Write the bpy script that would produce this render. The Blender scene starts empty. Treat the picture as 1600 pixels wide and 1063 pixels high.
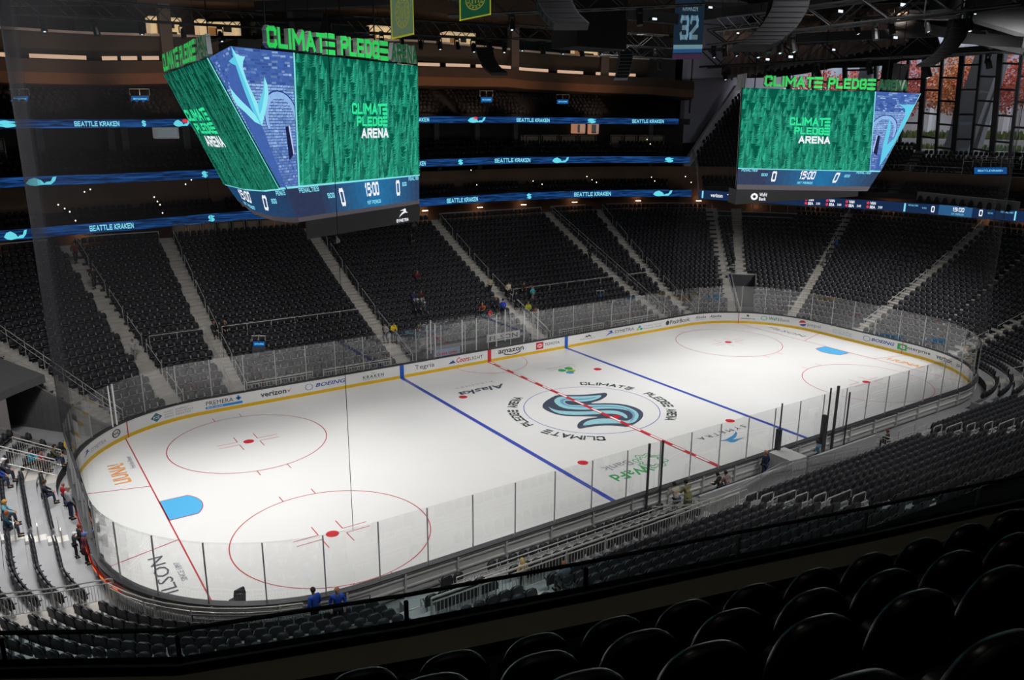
import bpy, math, random
import numpy as np
from mathutils import Vector, Matrix

random.seed(7)
SC = bpy.context.scene
COL = SC.collection
PI = math.pi

# ------------------------------------------------------------------ camera
CP = Vector((-32.887, -39.407, 18.596))
YAW, PIT, ROL, FPX = 0.5902, -0.2646, 0.0057, 1251.34
_f = Vector((math.sin(YAW) * math.cos(PIT), math.cos(YAW) * math.cos(PIT), math.sin(PIT)))
_r = Vector((math.cos(YAW), -math.sin(YAW), 0))
_u = _r.cross(_f)
CR = _r * math.cos(ROL) + _u * math.sin(ROL)
CU = -_r * math.sin(ROL) + _u * math.cos(ROL)
CF = _f
cam = bpy.data.cameras.new('camera')
cam.sensor_fit = 'HORIZONTAL'
cam.sensor_width = 36
cam.lens = FPX / 1600 * 36
cam.clip_start = 0.1
cam.clip_end = 600
camo = bpy.data.objects.new('camera', cam)
COL.objects.link(camo)
M = Matrix((CR, CU, -CF)).transposed().to_4x4()
M.translation = CP
camo.matrix_world = M
SC.camera = camo


def proj(P):
    d = Vector(P) - CP
    z = d.dot(CF)
    if z < 0.1:
        return (-9999, -9999, z)
    return (800 + FPX * d.dot(CR) / z, 531.5 - FPX * d.dot(CU) / z, z)


def ray(u, v):
    return CF + CR * ((u - 800) / FPX) + CU * ((531.5 - v) / FPX)


def at(u, v, dep):
    return CP + ray(u, v) * dep


def onz(u, v, z):
    d = ray(u, v)
    return CP + d * ((z - CP.z) / d.z)


def ony(u, v, y):
    d = ray(u, v)
    return CP + d * ((y - CP.y) / d.y)


def onx(u, v, x):
    d = ray(u, v)
    return CP + d * ((x - CP.x) / d.x)


# ------------------------------------------------------------------ light
SC.view_settings.view_transform = 'Standard'
SC.view_settings.look = 'None'
SC.view_settings.gamma = 1
SC.view_settings.use_curve_mapping = False
SC.view_settings.exposure = 0.1

w = bpy.data.worlds.new('overcast_sky')
SC.world = w
w.use_nodes = True
nt = w.node_tree
nt.nodes.clear()
wo = nt.nodes.new('ShaderNodeOutputWorld')
bg = nt.nodes.new('ShaderNodeBackground')
tc = nt.nodes.new('ShaderNodeTexCoord')
sx = nt.nodes.new('ShaderNodeSeparateXYZ')
cr = nt.nodes.new('ShaderNodeValToRGB')
cr.color_ramp.elements[0].color = (0.30, 0.31, 0.33, 1)
cr.color_ramp.elements[1].color = (0.80, 0.84, 0.90, 1)
nt.links.new(tc.outputs['Generated'], sx.inputs[0])
nt.links.new(sx.outputs['Z'], cr.inputs[0])
nt.links.new(cr.outputs[0], bg.inputs[0])
bg.inputs[1].default_value = 2.6
nt.links.new(bg.outputs[0], wo.inputs[0])


def lamp(kind, name, loc, target, energy, color=(1, 1, 1), size=1.0, cone=60, blend=0.5, sy=None):
    l = bpy.data.lights.new(name, kind)
    l.energy = energy
    l.color = color
    if kind == 'SPOT':
        l.spot_size = math.radians(cone)
        l.spot_blend = blend
        l.shadow_soft_size = size
    elif kind == 'AREA':
        l.size = size
        if sy:
            l.shape = 'RECTANGLE'
            l.size_y = sy
    o = bpy.data.objects.new(name, l)
    COL.objects.link(o)
    o.location = loc
    d = Vector(target) - Vector(loc)
    o.rotation_euler = d.to_track_quat('-Z', 'Y').to_euler()
    return o


# rink floodlights hung from the roof steel, aimed at the ice
ICE_E = 15000
for px_, tx_, k_ in ((-33, -27, 1.5), (-17, -17, 0.74), (-6, -6, 0.66), (6, 7, 1.0), (18, 18, 1.5), (32, 29, 2.2)):
    for sy_ in (-17, 17):
        lamp('SPOT', 'rink_floodlight', (px_, sy_ * (0.8 if abs(px_) > 30 else 1), 29), (tx_, -sy_ * 0.42, 0), ICE_E * k_ * (0.92 if px_ > 0 else 1), (1, 0.985, 0.965), 3.0, 62, 0.85)
for x_ in (-20, -9, 2, 13, 24):
    lamp('SPOT', 'walkway_fill_spot', (x_, -30, 27), (x_, -14.2, 0), 5200, (1, 0.985, 0.96), 0.6, 34, 1.0)  # added unseen fill, stands in for floodlight spill on the near walkway
# house lights over the bowl, dimmed
for x_, y_, tx, ty, e_ in ((-22, 10, -26, 26, 6500), (-6, 8, -8, 25, 6000), (10, 8, 10, 25, 6000), (24, 8, 27, 26, 6500), (22, 2, 42, 6, 7500), (22, -6, 38, -12, 7500),
                           (0, -30, 4, -22, 11000), (14, -30, 18, -21, 11000), (-12, -30, -12, -20, 9500), (-31, 0, -34, -1, 9000), (-29, -14, -30, -15, 7500), (-24, -18, -24, -19, 5000)):
    lamp('SPOT', 'house_light', (x_, y_, 28), (tx, ty, 2), e_ * 0.42, (1, 0.98, 0.95), 0.6, 70, 1.0)
# unseen fill spots added to lift the foreground seats, rigging and corner wall
lamp('SPOT', 'foreground_fill_spot', (-30.5, -31.0, 30), (-28.5, -36.0, 14.5), 150, (1, 0.95, 0.85), 0.5, 80, 1.0)
lamp('SPOT', 'roof_fill_spot', (-28, -34, 33), (6, 20, 29), 2300, (0.9, 0.95, 1.0), 1.0, 80, 1.0)
lamp('SPOT', 'roof_fill_spot', (30, 0, 27), (60, 12, 33), 4200, (1.0, 0.85, 0.7), 1.0, 110, 1.0)  # added up-light for the brown roof ribs
lamp('SPOT', 'corner_fill_spot', (40, 14, 27), (58, 44, 22), 7000, (0.95, 0.95, 1.0), 1.0, 70, 1.0)


# ------------------------------------------------------------------ materials
MATS = {}


def mat(name, col, rough=0.6, metal=0.0, var=0.12, scale=3.0, spec=0.5, emit=None, es=1.0, alpha=None):
    if name in MATS:
        return MATS[name]
    m = bpy.data.materials.new(name)
    m.use_nodes = True
    nt = m.node_tree
    b = nt.nodes['Principled BSDF']
    b.inputs['Roughness'].default_value = rough
    b.inputs['Metallic'].default_value = metal
    b.inputs['Specular IOR Level'].default_value = spec
    if var:
        n = nt.nodes.new('ShaderNodeTexNoise')
        n.inputs['Scale'].default_value = scale
        n.inputs['Detail'].default_value = 4
        t = nt.nodes.new('ShaderNodeTexCoord')
        nt.links.new(t.outputs['Object'], n.inputs['Vector'])
        mx = nt.nodes.new('ShaderNodeMix')
        mx.data_type = 'RGBA'
        mx.inputs['A'].default_value = (*[c * (1 - var) for c in col], 1)
        mx.inputs['B'].default_value = (*[min(1, c * (1 + var)) for c in col], 1)
        nt.links.new(n.outputs['Fac'], mx.inputs['Factor'])
        nt.links.new(mx.outputs['Result'], b.inputs['Base Color'])
    else:
        b.inputs['Base Color'].default_value = (*col, 1)
    if emit:
        b.inputs['Emission Color'].default_value = (*emit, 1)
        b.inputs['Emission Strength'].default_value = es
    MATS[name] = m
    return m


def emat(name, col, s=1.0):
    if name in MATS:
        return MATS[name]
    m = bpy.data.materials.new(name)
    m.use_nodes = True
    nt = m.node_tree
    nt.nodes.clear()
    o = nt.nodes.new('ShaderNodeOutputMaterial')
    e = nt.nodes.new('ShaderNodeEmission')
    e.inputs[0].default_value = (*col, 1)
    e.inputs[1].default_value = s
    nt.links.new(e.outputs[0], o.inputs[0])
    MATS[name] = m
    return m


def glassmat(name, tint, refl, rough=0.0):
    m = bpy.data.materials.new(name)
    m.use_nodes = True
    nt = m.node_tree
    nt.nodes.clear()
    o = nt.nodes.new('ShaderNodeOutputMaterial')
    t = nt.nodes.new('ShaderNodeBsdfTransparent')
    t.inputs[0].default_value = (*tint, 1)
    g = nt.nodes.new('ShaderNodeBsdfGlossy')
    g.inputs['Roughness'].default_value = rough
    geo = nt.nodes.new('ShaderNodeNewGeometry')
    dt = nt.nodes.new('ShaderNodeVectorMath'); dt.operation = 'DOT_PRODUCT'
    nt.links.new(geo.outputs['Normal'], dt.inputs[0]); nt.links.new(geo.outputs['Incoming'], dt.inputs[1])
    prev = dt.outputs['Value']
    for op, v0, v1 in (('ABSOLUTE', None, None), ('SUBTRACT', 1.0, None), ('POWER', None, 5.0), ('MULTIPLY', None, 0.96 * refl), ('ADD', None, 0.04 * refl)):
        mnode = nt.nodes.new('ShaderNodeMath'); mnode.operation = op
        if v0 is not None:
            mnode.inputs[0].default_value = v0
            nt.links.new(prev, mnode.inputs[1])
        else:
            nt.links.new(prev, mnode.inputs[0])
            if v1 is not None:
                mnode.inputs[1].default_value = v1
        mnode.use_clamp = op == 'ADD'
        prev = mnode.outputs[0]
    mx = nt.nodes.new('ShaderNodeMixShader')
    nt.links.new(prev, mx.inputs[0])
    nt.links.new(t.outputs[0], mx.inputs[1])
    nt.links.new(g.outputs[0], mx.inputs[2])
    nt.links.new(mx.outputs[0], o.inputs[0])
    MATS[name] = m
    return m


def srgb(r, g, b):
    return tuple((c / 255 / 12.92) if c / 255 <= 0.04045 else ((c / 255 + 0.055) / 1.055) ** 2.4 for c in (r, g, b))


RISER = mat('shade_dark_riser', (0.05, 0.05, 0.055), 0.85)  # riser colour carries the shade of the gaps between seats
CONC = mat('tier_concrete', (0.34, 0.345, 0.36), 0.85, var=0.15, scale=1.2)
STEP = mat('step_concrete', (0.50, 0.475, 0.44), 0.8, var=0.15, scale=2)
DARKC = mat('dark_concrete', (0.045, 0.045, 0.05), 0.9)
BLACK = mat('black_paint', (0.008, 0.008, 0.009), 0.6)
STEEL = mat('galvanised_rail', (0.52, 0.52, 0.53), 0.4, 0.6, var=0.08)
WHITE = mat('white_board_plastic', (0.80, 0.80, 0.80), 0.4, var=0.03)
YEL = mat('yellow_kick_plate', srgb(222, 180, 20), 0.4, var=0.04)
ALU = mat('aluminium', (0.55, 0.56, 0.57), 0.4, 0.5, var=0.05)
GREYP = mat('grey_board_back', (0.55, 0.55, 0.55), 0.55, var=0.1)
CAPM = mat('dark_cap_rail', (0.05, 0.05, 0.055), 0.45)
SEATF = mat('seat_fabric', (0.022, 0.024, 0.032), 0.75, var=0.3, scale=6)
SEATP = mat('seat_plastic', (0.020, 0.020, 0.023), 0.42, var=0.15)
SEATB = mat('seat_shell_back', (0.026, 0.027, 0.033), 0.5, var=0.15)
SEATC = mat('seat_bracket_metal', (0.35, 0.35, 0.37), 0.35, 0.6)
GLASS = glassmat('rink_glass', (0.992, 0.994, 0.994), 1.8)
RGLASS = glassmat('balustrade_glass', (0.85, 0.93, 0.93), 1.0)
GREYW = mat('grey_wall_paint', (0.085, 0.085, 0.10), 0.8, var=0.08, scale=0.5)
WOOD = mat('brown_timber_panel', (0.085, 0.042, 0.022), 0.7, var=0.3, scale=2)
WOODL = mat('brown_timber_soffit', (0.16, 0.075, 0.035), 0.7, var=0.25, scale=1.5)
DWALL = mat('dark_fascia', (0.022, 0.020, 0.018), 0.8, var=0.2)
PALE = mat('pale_plaster', (0.50, 0.45, 0.40), 0.8, var=0.05)

# ------------------------------------------------------------------ helpers


def tag(o, label=None, cat=None, group=None, kind=None):
    if label:
        o['label'] = label
    if cat:
        o['category'] = cat
    if group:
        o['group'] = group
    if kind:
        o['kind'] = kind
    return o


def link(o, parent=None):
    COL.objects.link(o)
    if parent is not None:
        o.parent = parent
    return o


def empty(name, loc=(0, 0, 0), rz=0.0, label=None, cat=None, group=None, kind=None):
    o = bpy.data.objects.new(name, None)
    o.empty_display_size = 0.2
    COL.objects.link(o)
    o.location = loc
    o.rotation_euler = (0, 0, rz)
    o['ox'] = 0
    del o['ox']
    return tag(o, label, cat, group, kind)


class MB:
    def __init__(s):
        s.v = []
        s.f = []
        s.m = []

    def add(s, vs, fs, mi=0):
        b = len(s.v)
        s.v += [tuple(q) for q in vs]
        s.f += [tuple(i + b for i in q) for q in fs]
        s.m += [mi] * len(fs)
        return s

    def box(s, c, sz, M=None, mi=0):
        x, y, z = [q / 2 for q in sz]
        vs = [Vector((a * x, b * y, e * z)) for a in (-1, 1) for b in (-1, 1) for e in (-1, 1)]
        if M is not None:
            vs = [M @ q for q in vs]
        vs = [q + Vector(c) for q in vs]
        return s.add(vs, [(0, 1, 3, 2), (4, 6, 7, 5), (0, 4, 5, 1), (2, 3, 7, 6), (0, 2, 6, 4), (1, 5, 7, 3)], mi)

    def bar(s, p, q, w, h, mi=0, up=Vector((0, 0, 1))):
        p = Vector(p); q = Vector(q)
        d = (q - p)
        L = d.length
        if L < 1e-6:
            return s
        d.normalize()
        sd = d.cross(up)
        if sd.length < 1e-3:
            sd = Vector((1, 0, 0))
        sd.normalize()
        uu = sd.cross(d)
        vs = []
        for e in (p, q):
            for a, b in ((-1, -1), (1, -1), (1, 1), (-1, 1)):
                vs.append(e + sd * (a * w / 2) + uu * (b * h / 2))
        return s.add(vs, [(0, 1, 2, 3), (7, 6, 5, 4), (0, 4, 5, 1), (1, 5, 6, 2), (2, 6, 7, 3), (3, 7, 4, 0)], mi)

    def tube(s, pts, r, n=6, mi=0):
        pts = [Vector(p) for p in pts]
        rings = []
        for i, p in enumerate(pts):
            d = (pts[min(i + 1, len(pts) - 1)] - pts[max(i - 1, 0)]).normalized()
            a = d.cross(Vector((0, 0, 1)))
            if a.length < 0.05:
                a = d.cross(Vector((1, 0, 0)))
            a.normalize()
            b = a.cross(d)
            rr = r[i] if isinstance(r, (list, tuple)) else r
            rings.append([p + a * (rr * math.cos(2 * PI * k / n)) + b * (rr * math.sin(2 * PI * k / n)) for k in range(n)])
        vs = [q for g in rings for q in g]
        fs = []
        for i in range(len(pts) - 1):
            for k in range(n):
                fs.append((i * n + k, i * n + (k + 1) % n, (i + 1) * n + (k + 1) % n, (i + 1) * n + k))
        fs.append(tuple(range(n - 1, -1, -1)))
        fs.append(tuple((len(pts) - 1) * n + k for k in range(n)))
        return s.add(vs, fs, mi)

    def loft(s, rings, mi=0, closed=False, cap=True):
        """rings: list of point lists of the same length, joined in order"""
        n = len(rings[0])
        vs = [q for g in rings for q in g]
        fs = []
        R = len(rings)
        for i in range(R if closed else R - 1):
            j = (i + 1) % R
            for k in range(n):
                fs.append((i * n + k, i * n + (k + 1) % n, j * n + (k + 1) % n, j * n + k))
        if cap and not closed:
            fs.append(tuple(range(n - 1, -1, -1)))
            fs.append(tuple((R - 1) * n + k for k in range(n)))
        return s.add(vs, fs, mi)

    def prism(s, poly, vec, mi=0):
        n = len(poly)
        vec = Vector(vec)
        vs = [Vector(p) for p in poly] + [Vector(p) + vec for p in poly]
        fs = [tuple(range(n - 1, -1, -1)), tuple(range(n, 2 * n))]
        for k in range(n):
            fs.append((k, (k + 1) % n, n + (k + 1) % n, n + k))
        return s.add(vs, fs, mi)

    def mesh(s, name, mats):
        me = bpy.data.meshes.new(name)
        me.from_pydata(s.v, [], s.f)
        for m in (mats if isinstance(mats, (list, tuple)) else [mats]):
            me.materials.append(m)
        if any(s.m):
            me.polygons.foreach_set('material_index', s.m)
        me.update()
        return me

    def build(s, name, mats, parent=None, smooth=False):
        me = s.mesh(name, mats)
        if smooth:
            me.polygons.foreach_set('use_smooth', [True] * len(me.polygons))
        return link(bpy.data.objects.new(name, me), parent)


def struct(o, label=None):
    o['kind'] = 'structure'
    if label:
        o['label'] = label
    return o


# rink path: s metres along the boards from the far centre, positive to +X; d metres outward
CX, CY, RR = 21.95, 4.42, 8.53
ARC = RR * PI / 2


def rkn(s):
    """point on boards and outward normal"""
    sg = 1 if s >= 0 else -1
    t = abs(s)
    if t <= CX:
        p, n = (t, CY + RR), (0, 1)
    elif t <= CX + ARC:
        a = (t - CX) / RR
        n = (math.sin(a), math.cos(a))
        p = (CX + RR * n[0], CY + RR * n[1])
    elif t <= CX + ARC + 2 * CY:
        q = t - CX - ARC
        p, n = (CX + RR, CY - q), (1, 0)
    elif t <= CX + 2 * ARC + 2 * CY:
        a = (t - CX - ARC - 2 * CY) / RR
        n = (math.cos(a), -math.sin(a))
        p = (CX + RR * n[0], -CY + RR * n[1])
    else:
        q = t - CX - 2 * ARC - 2 * CY
        p, n = (CX - q, -CY - RR), (0, -1)
    return Vector((p[0] * sg, p[1], 0)), Vector((n[0] * sg, n[1], 0))


def rk(s, d, z=0.0):
    p, n = rkn(s)
    q = p + n * d
    return Vector((q.x, q.y, z))


def srange(s0, s1, step=1.0):
    """sample points of s, denser in the corners"""
    marks = [s0, s1]
    for sg in (-1, 1):
        for m in (CX, CX + ARC, CX + ARC + 2 * CY, CX + 2 * ARC + 2 * CY):
            if s0 < sg * m < s1:
                marks.append(sg * m)
    marks.sort()
    out = []
    for a, b in zip(marks, marks[1:]):
        mid = abs((a + b) / 2)
        curved = (CX < mid < CX + ARC) or (CX + ARC + 2 * CY < mid < CX + 2 * ARC + 2 * CY)
        n = max(1, int(math.ceil((b - a) / (step if curved else step * 4))))
        out += [a + (b - a) * k / n for k in range(n)]
    out.append(s1)
    return out


def sweep(prof, s0, s1, step=1.0, mb=None, mi=0, zf=None):
    """closed (d,z) outline swept along the boards path"""
    mb = mb or MB()
    rings = []
    for s in srange(s0, s1, step):
        dz = zf(s) if zf else 0
        rings.append([rk(s, d, z + dz) for d, z in prof])
    mb.loft(rings, mi)
    return mb


def bowl_z(i):
    return 0.35 + 0.30 * i + 0.0026 * i * i


def bowl_d(i):
    return 0.88 + 0.84 * i


# ------------------------------------------------------------------ text
TXT = {}


def text2d(s, bold=0.0, shear=0.0, res=2):
    key = (s, bold, shear)
    if key in TXT:
        return TXT[key]
    c = bpy.data.curves.new('t', 'FONT')
    c.body = s
    c.offset = bold
    c.shear = shear
    c.resolution_u = res
    c.fill_mode = 'FRONT' if False else 'BOTH'
    c.dimensions = '2D'
    o = bpy.data.objects.new('t', c)
    COL.objects.link(o)
    dg = bpy.context.evaluated_depsgraph_get()
    me = bpy.data.meshes.new_from_object(o.evaluated_get(dg))
    vs = [(v.co.x, v.co.y) for v in me.vertices]
    fs = [tuple(p.vertices) for p in me.polygons]
    bpy.data.objects.remove(o)
    bpy.data.curves.remove(c)
    bpy.data.meshes.remove(me)
    x0 = min(v[0] for v in vs); x1 = max(v[0] for v in vs)
    y0 = min(v[1] for v in vs); y1 = max(v[1] for v in vs)
    vs = [((x - x0) / (x1 - x0), (y - y0) / (y1 - y0)) for x, y in vs]
    TXT[key] = (vs, fs)
    return TXT[key]


def put2d(mb, shape, box, fn, mi=0):
    """shape=(verts in 0..1, faces), box=(x0,y0,x1,y1) in map units, fn(x,y)->3D"""
    vs, fs = shape
    x0, y0, x1, y1 = box
    mb.add([fn(x0 + (x1 - x0) * a, y0 + (y1 - y0) * b) for a, b in vs], fs, mi)
    return mb


def poly2(pts):
    return (pts, [tuple(range(len(pts)))])


def tri_poly(pts):
    """triangulate a simple (possibly concave) polygon"""
    from mathutils.geometry import tessellate_polygon
    t = tessellate_polygon([[Vector((p[0], p[1], 0)) for p in pts]])
    return (pts, [tuple(q) for q in t])


def smooth_poly(pts, it=2):
    for _ in range(it):
        out = []
        n = len(pts)
        for i in range(n):
            a = pts[i]; b = pts[(i + 1) % n]
            out.append((a[0] * .75 + b[0] * .25, a[1] * .75 + b[1] * .25))
            out.append((a[0] * .25 + b[0] * .75, a[1] * .25 + b[1] * .75))
        pts = out
    return pts


def disc2(n=20):
    return ([(0.5 + 0.5 * math.cos(2 * PI * k / n), 0.5 + 0.5 * math.sin(2 * PI * k / n)) for k in range(n)], [tuple(range(n))])


def ring2(n=24, t=0.15):
    vs = []
    for k in range(n):
        a = 2 * PI * k / n
        vs.append((0.5 + 0.5 * math.cos(a), 0.5 + 0.5 * math.sin(a)))
        vs.append((0.5 + (0.5 - t) * math.cos(a), 0.5 + (0.5 - t) * math.sin(a)))
    fs = [(2 * k, 2 * ((k + 1) % n), 2 * ((k + 1) % n) + 1, 2 * k + 1) for k in range(n)]
    return (vs, fs)


SQN = ([(k / 24, y) for k in range(25) for y in (0, 1)], [(2 * k, 2 * k + 2, 2 * k + 3, 2 * k + 1) for k in range(24)])
SQ = ([(0, 0), (1, 0), (1, 1), (0, 1)], [(0, 1, 2, 3)])
BARS3 = ([(x, y) for y0 in (0, .38, .76) for x, y in ((0, y0), (1, y0), (1, y0 + .24), (0, y0 + .24))], [(0, 1, 2, 3), (4, 5, 6, 7), (8, 9, 10, 11)])
# heavy condensed block letters drawn as overlapping bars (cell 0..1 by 0..1)
_o8 = [(.12, .0), (.88, .0), (1, .12), (1, .88), (.88, 1), (.12, 1), (0, .88), (0, .12), (.12, 0)]
GLY = {
    'A': [[(0, 0), (.5, 1), (1, 0)], [(.2, .3), (.8, .3)]], 'B': [[(0, 0), (0, 1), (.8, 1), (1, .85), (1, .65), (.8, .52), (0, .52)], [(.8, .52), (1, .4), (1, .15), (.8, 0), (0, 0)]],
    'C': [[(1, .75), (1, .88), (.85, 1), (.15, 1), (0, .88), (0, .12), (.15, 0), (.85, 0), (1, .12), (1, .25)]], 'D': [[(0, 0), (0, 1), (.7, 1), (1, .8), (1, .2), (.7, 0), (0, 0)]],
    'E': [[(1, 1), (0, 1), (0, 0), (1, 0)], [(0, .5), (.85, .5)]], 'G': [[(1, .75), (1, .88), (.85, 1), (.15, 1), (0, .88), (0, .12), (.15, 0), (.85, 0), (1, .12), (1, .48), (.55, .48)]],
    'I': [[(.5, 0), (.5, 1)]], 'K': [[(0, 0), (0, 1)], [(1, 1), (.1, .5), (1, 0)]], 'L': [[(0, 1), (0, 0), (1, 0)]], 'M': [[(0, 0), (0, 1), (.5, .35), (1, 1), (1, 0)]],
    'N': [[(0, 0), (0, 1), (1, 0), (1, 1)]], 'O': [_o8], 'P': [[(0, 0), (0, 1), (.8, 1), (1, .85), (1, .6), (.8, .45), (0, .45)]],
    'R': [[(0, 0), (0, 1), (.8, 1), (1, .85), (1, .62), (.8, .48), (0, .48)], [(.5, .48), (1, 0)]], 'S': [[(1, .8), (.9, 1), (.1, 1), (0, .88), (0, .62), (.15, .5), (.85, .5), (1, .38), (1, .12), (.9, 0), (.1, 0), (0, .2)]],
    'T': [[(0, 1), (1, 1)], [(.5, 1), (.5, 0)]], 'Y': [[(0, 1), (.5, .45), (1, 1)], [(.5, .45), (.5, 0)]], 'H': [[(0, 0), (0, 1)], [(1, 0), (1, 1)], [(0, .5), (1, .5)]],
    '0': [_o8], '1': [[(.2, .8), (.6, 1), (.6, 0)]], '2': [[(0, .8), (.1, 1), (.9, 1), (1, .88), (1, .62), (0, .15), (0, 0), (1, 0)]], '3': [[(0, .85), (.1, 1), (.9, 1), (1, .88), (1, .62), (.85, .5), (.3, .5)], [(.85, .5), (1, .38), (1, .12), (.9, 0), (.1, 0), (0, .15)]],
    '5': [[(1, 1), (0, 1), (0, .55), (.85, .6), (1, .45), (1, .12), (.85, 0), (0, 0)]],
}


def block(s, t=0.2, gap=0.24, adv=0.62):
    vs, fs = [], []
    x = 0.0
    cw = adv

    def seg(a, b, w_):
        d = (b[0] - a[0], b[1] - a[1]); L = math.hypot(*d) or 1
        ux, uy = d[0] / L * w_ / 2, d[1] / L * w_ / 2
        n = len(vs)
        vs.extend([(a[0] - ux - uy, a[1] - uy + ux), (b[0] + ux - uy, b[1] + uy + ux), (b[0] + ux + uy, b[1] + uy - ux), (a[0] - ux + uy, a[1] - uy - ux)])
        fs.append((n, n + 3, n + 2, n + 1))
    for ch in s:
        if ch == ' ':
            x += cw * .7; continue
        if ch == ':':
            for y in (.3, .7):
                seg((x + t * .5, y - .02), (x + t * .5, y + .02), t)
            x += t + gap; continue
        wd = cw * (1.45 if ch in 'M' else 0.0 if ch == 'I' else .55 if ch == '1' else 1.15 if ch == 'A' else 1)
        for pl in GLY[ch]:
            for a, b in zip(pl, pl[1:]):
                seg((x + t / 2 + a[0] * wd, t / 2 + a[1] * (1 - t)), (x + t / 2 + b[0] * wd, t / 2 + b[1] * (1 - t)), t)
        x += wd + t + gap * .45
    xs = [p[0] for p in vs]; ys = [p[1] for p in vs]
    x0, x1, y0, y1 = min(xs), max(xs), min(ys), max(ys)
    return ([((a - x0) / (x1 - x0), (b - y0) / (y1 - y0)) for a, b in vs], fs)


# the team's tentacle letter, outline in ice metres (3.0 wide, 7.3 long)
S_DARK = smooth_poly([(2.97, 2.0), (2.78, 1.6), (2.31, 1.26), (1.5, 0.93), (0.57, 0.89), (0.79, 0.68), (1.75, 0.13), (2.38, -0.49), (2.66, -1.36), (2.58, -2.15), (2.14, -2.85), (1.33, -3.44), (0.45, -3.8), (-0.28, -3.93), (-0.5, -3.63), (-1.08, -3.04), (-1.78, -2.73), (-2.36, -2.58), (-3.08, -2.53), (-2.88, -2.09), (-2.47, -1.68), (-1.87, -1.37), (-1.26, -1.37), (-0.62, -1.55), (-0.85, -1.32), (-1.39, -0.92), (-2.09, -0.44), (-2.65, 0.16), (-2.8, 1.0), (-2.76, 1.72), (-2.5, 2.23), (-1.95, 2.75), (-1.12, 3.2), (-0.3, 3.5), (0.32, 3.1), (1.09, 2.6), (1.9, 2.3), (2.6, 2.12)], 1)
S_LIGHT = smooth_poly([(-1.23, 2.64), (-0.65, 3.02), (-0.18, 3.05), (0.4, 2.66), (1.07, 2.25), (1.75, 1.95), (2.38, 1.76), (1.96, 1.39), (1.2, 1.19), (0.47, 1.31), (-0.02, 1.59), (-0.38, 2.09), (-0.66, 2.13), (-0.85, 1.77), (-0.82, 1.37), (-0.39, 0.95), (0.43, 0.56), (1.39, 0.02), (2.1, -0.66), (2.29, -1.54), (2.09, -2.33), (1.67, -2.87), (1.01, -3.39), (0.42, -3.6), (-0.21, -3.22), (-0.95, -2.74), (-1.73, -2.38), (-2.55, -2.23), (-2.16, -1.88), (-1.63, -1.68), (-1.06, -1.71), (-0.43, -1.99), (0.1, -2.52), (0.33, -3.1), (0.91, -3.01), (1.41, -2.7), (1.81, -2.15), (1.77, -1.55), (1.35, -0.93), (0.61, -0.46), (-0.27, -0.14), (-1.0, 0.33), (-1.53, 0.92), (-1.59, 1.73)], 1)
S_LIGHT2 = smooth_poly([(-2.17, 2.02), (-2.31, 1.43), (-2.11, 0.8), (-1.46, 0.21), (-0.65, -0.31), (0.3, -0.67), (0.97, -1.08), (1.25, -1.63), (1.17, -2.22), (0.84, -2.73), (0.68, -2.71), (0.8, -2.15), (0.62, -1.63), (0.06, -1.26), (-0.68, -0.95), (-1.57, -0.54), (-2.37, 0.14), (-2.56, 1.0)], 1)
S_MID = smooth_poly([(-0.84, 2.48), (-0.27, 2.65), (0.32, 2.18), (1.0, 1.74), (1.89, 1.62), (1.56, 1.47), (0.68, 1.58), (-0.04, 2.05), (-0.46, 2.32), (-0.81, 2.1), (-1.0, 1.61), (-0.81, 1.05), (0.08, 0.44), (1.23, -0.17), (1.91, -0.87), (2.02, -1.7), (1.84, -2.33), (1.16, -3.01), (0.64, -3.31), (0.39, -3.38), (1.04, -2.94), (1.53, -2.46), (1.79, -1.81), (1.85, -1.09), (1.08, -0.34), (-0.06, 0.26), (-1.0, 0.97), (-1.21, 1.75)], 1)
S_RED = [(0.43, -1.78), (0.73, -1.94), (0.62, -2.35), (0.25, -2.35), (0.18, -2.07)]
SWOOSH = [(2.8, -8.69), (3.44, -8.76), (4.19, -8.58), (4.73, -8.34), (5.02, -8.12), (4.77, -8.46), (4.27, -8.82), (3.71, -9.0), (4.12, -9.11), (4.74, -9.13), (3.93, -9.27), (3.48, -9.36), (3.28, -9.23), (3.31, -8.96)]
_sw = [((5.02 - x) / 2.22, (-8.12 - y) / 1.24) for x, y in SWOOSH]
SW2 = tri_poly(_sw)
_sv = [(x / 7.5 + 0.5, y / 6.2 + 0.5) for x, y in [(y, -x) for x, y in S_DARK]]
SICON = tri_poly([(p[0], p[1]) for p in _sv])
S_UP = tri_poly([(0.5 + (q[0] - 0.0) / 6.4 * 1.0, 0.5 + q[1] / 7.6) for q in [(x, y) for x, y in S_DARK]])
# ------------------------------------------------------------------ ice
ICEM = bpy.data.materials.new('ice_surface')
ICEM.use_nodes = True
_n = ICEM.node_tree
_b = _n.nodes['Principled BSDF']
_t = _n.nodes.new('ShaderNodeTexNoise'); _t.inputs['Scale'].default_value = 0.22; _t.inputs['Detail'].default_value = 5
_c = _n.nodes.new('ShaderNodeTexCoord')
_r2 = _n.nodes.new('ShaderNodeValToRGB')
_r2.color_ramp.elements[0].color = (0.77, 0.77, 0.765, 1); _r2.color_ramp.elements[1].color = (0.84, 0.84, 0.835, 1)
_n.links.new(_c.outputs['Object'], _t.inputs['Vector']); _n.links.new(_t.outputs['Fac'], _r2.inputs[0])
_n.links.new(_r2.outputs[0], _b.inputs['Base Color'])
_b.inputs['Roughness'].default_value = 0.12
_b.inputs['Specular IOR Level'].default_value = 0.22
P_RED = mat('ice_red_paint', srgb(205, 40, 52), 0.3, var=0.06)
P_RED2 = mat('thin_red_line_paint', srgb(190, 60, 68), 0.3, var=0.06)
P_BLUE = mat('ice_blue_paint', srgb(62, 82, 180), 0.3, var=0.06)
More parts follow.
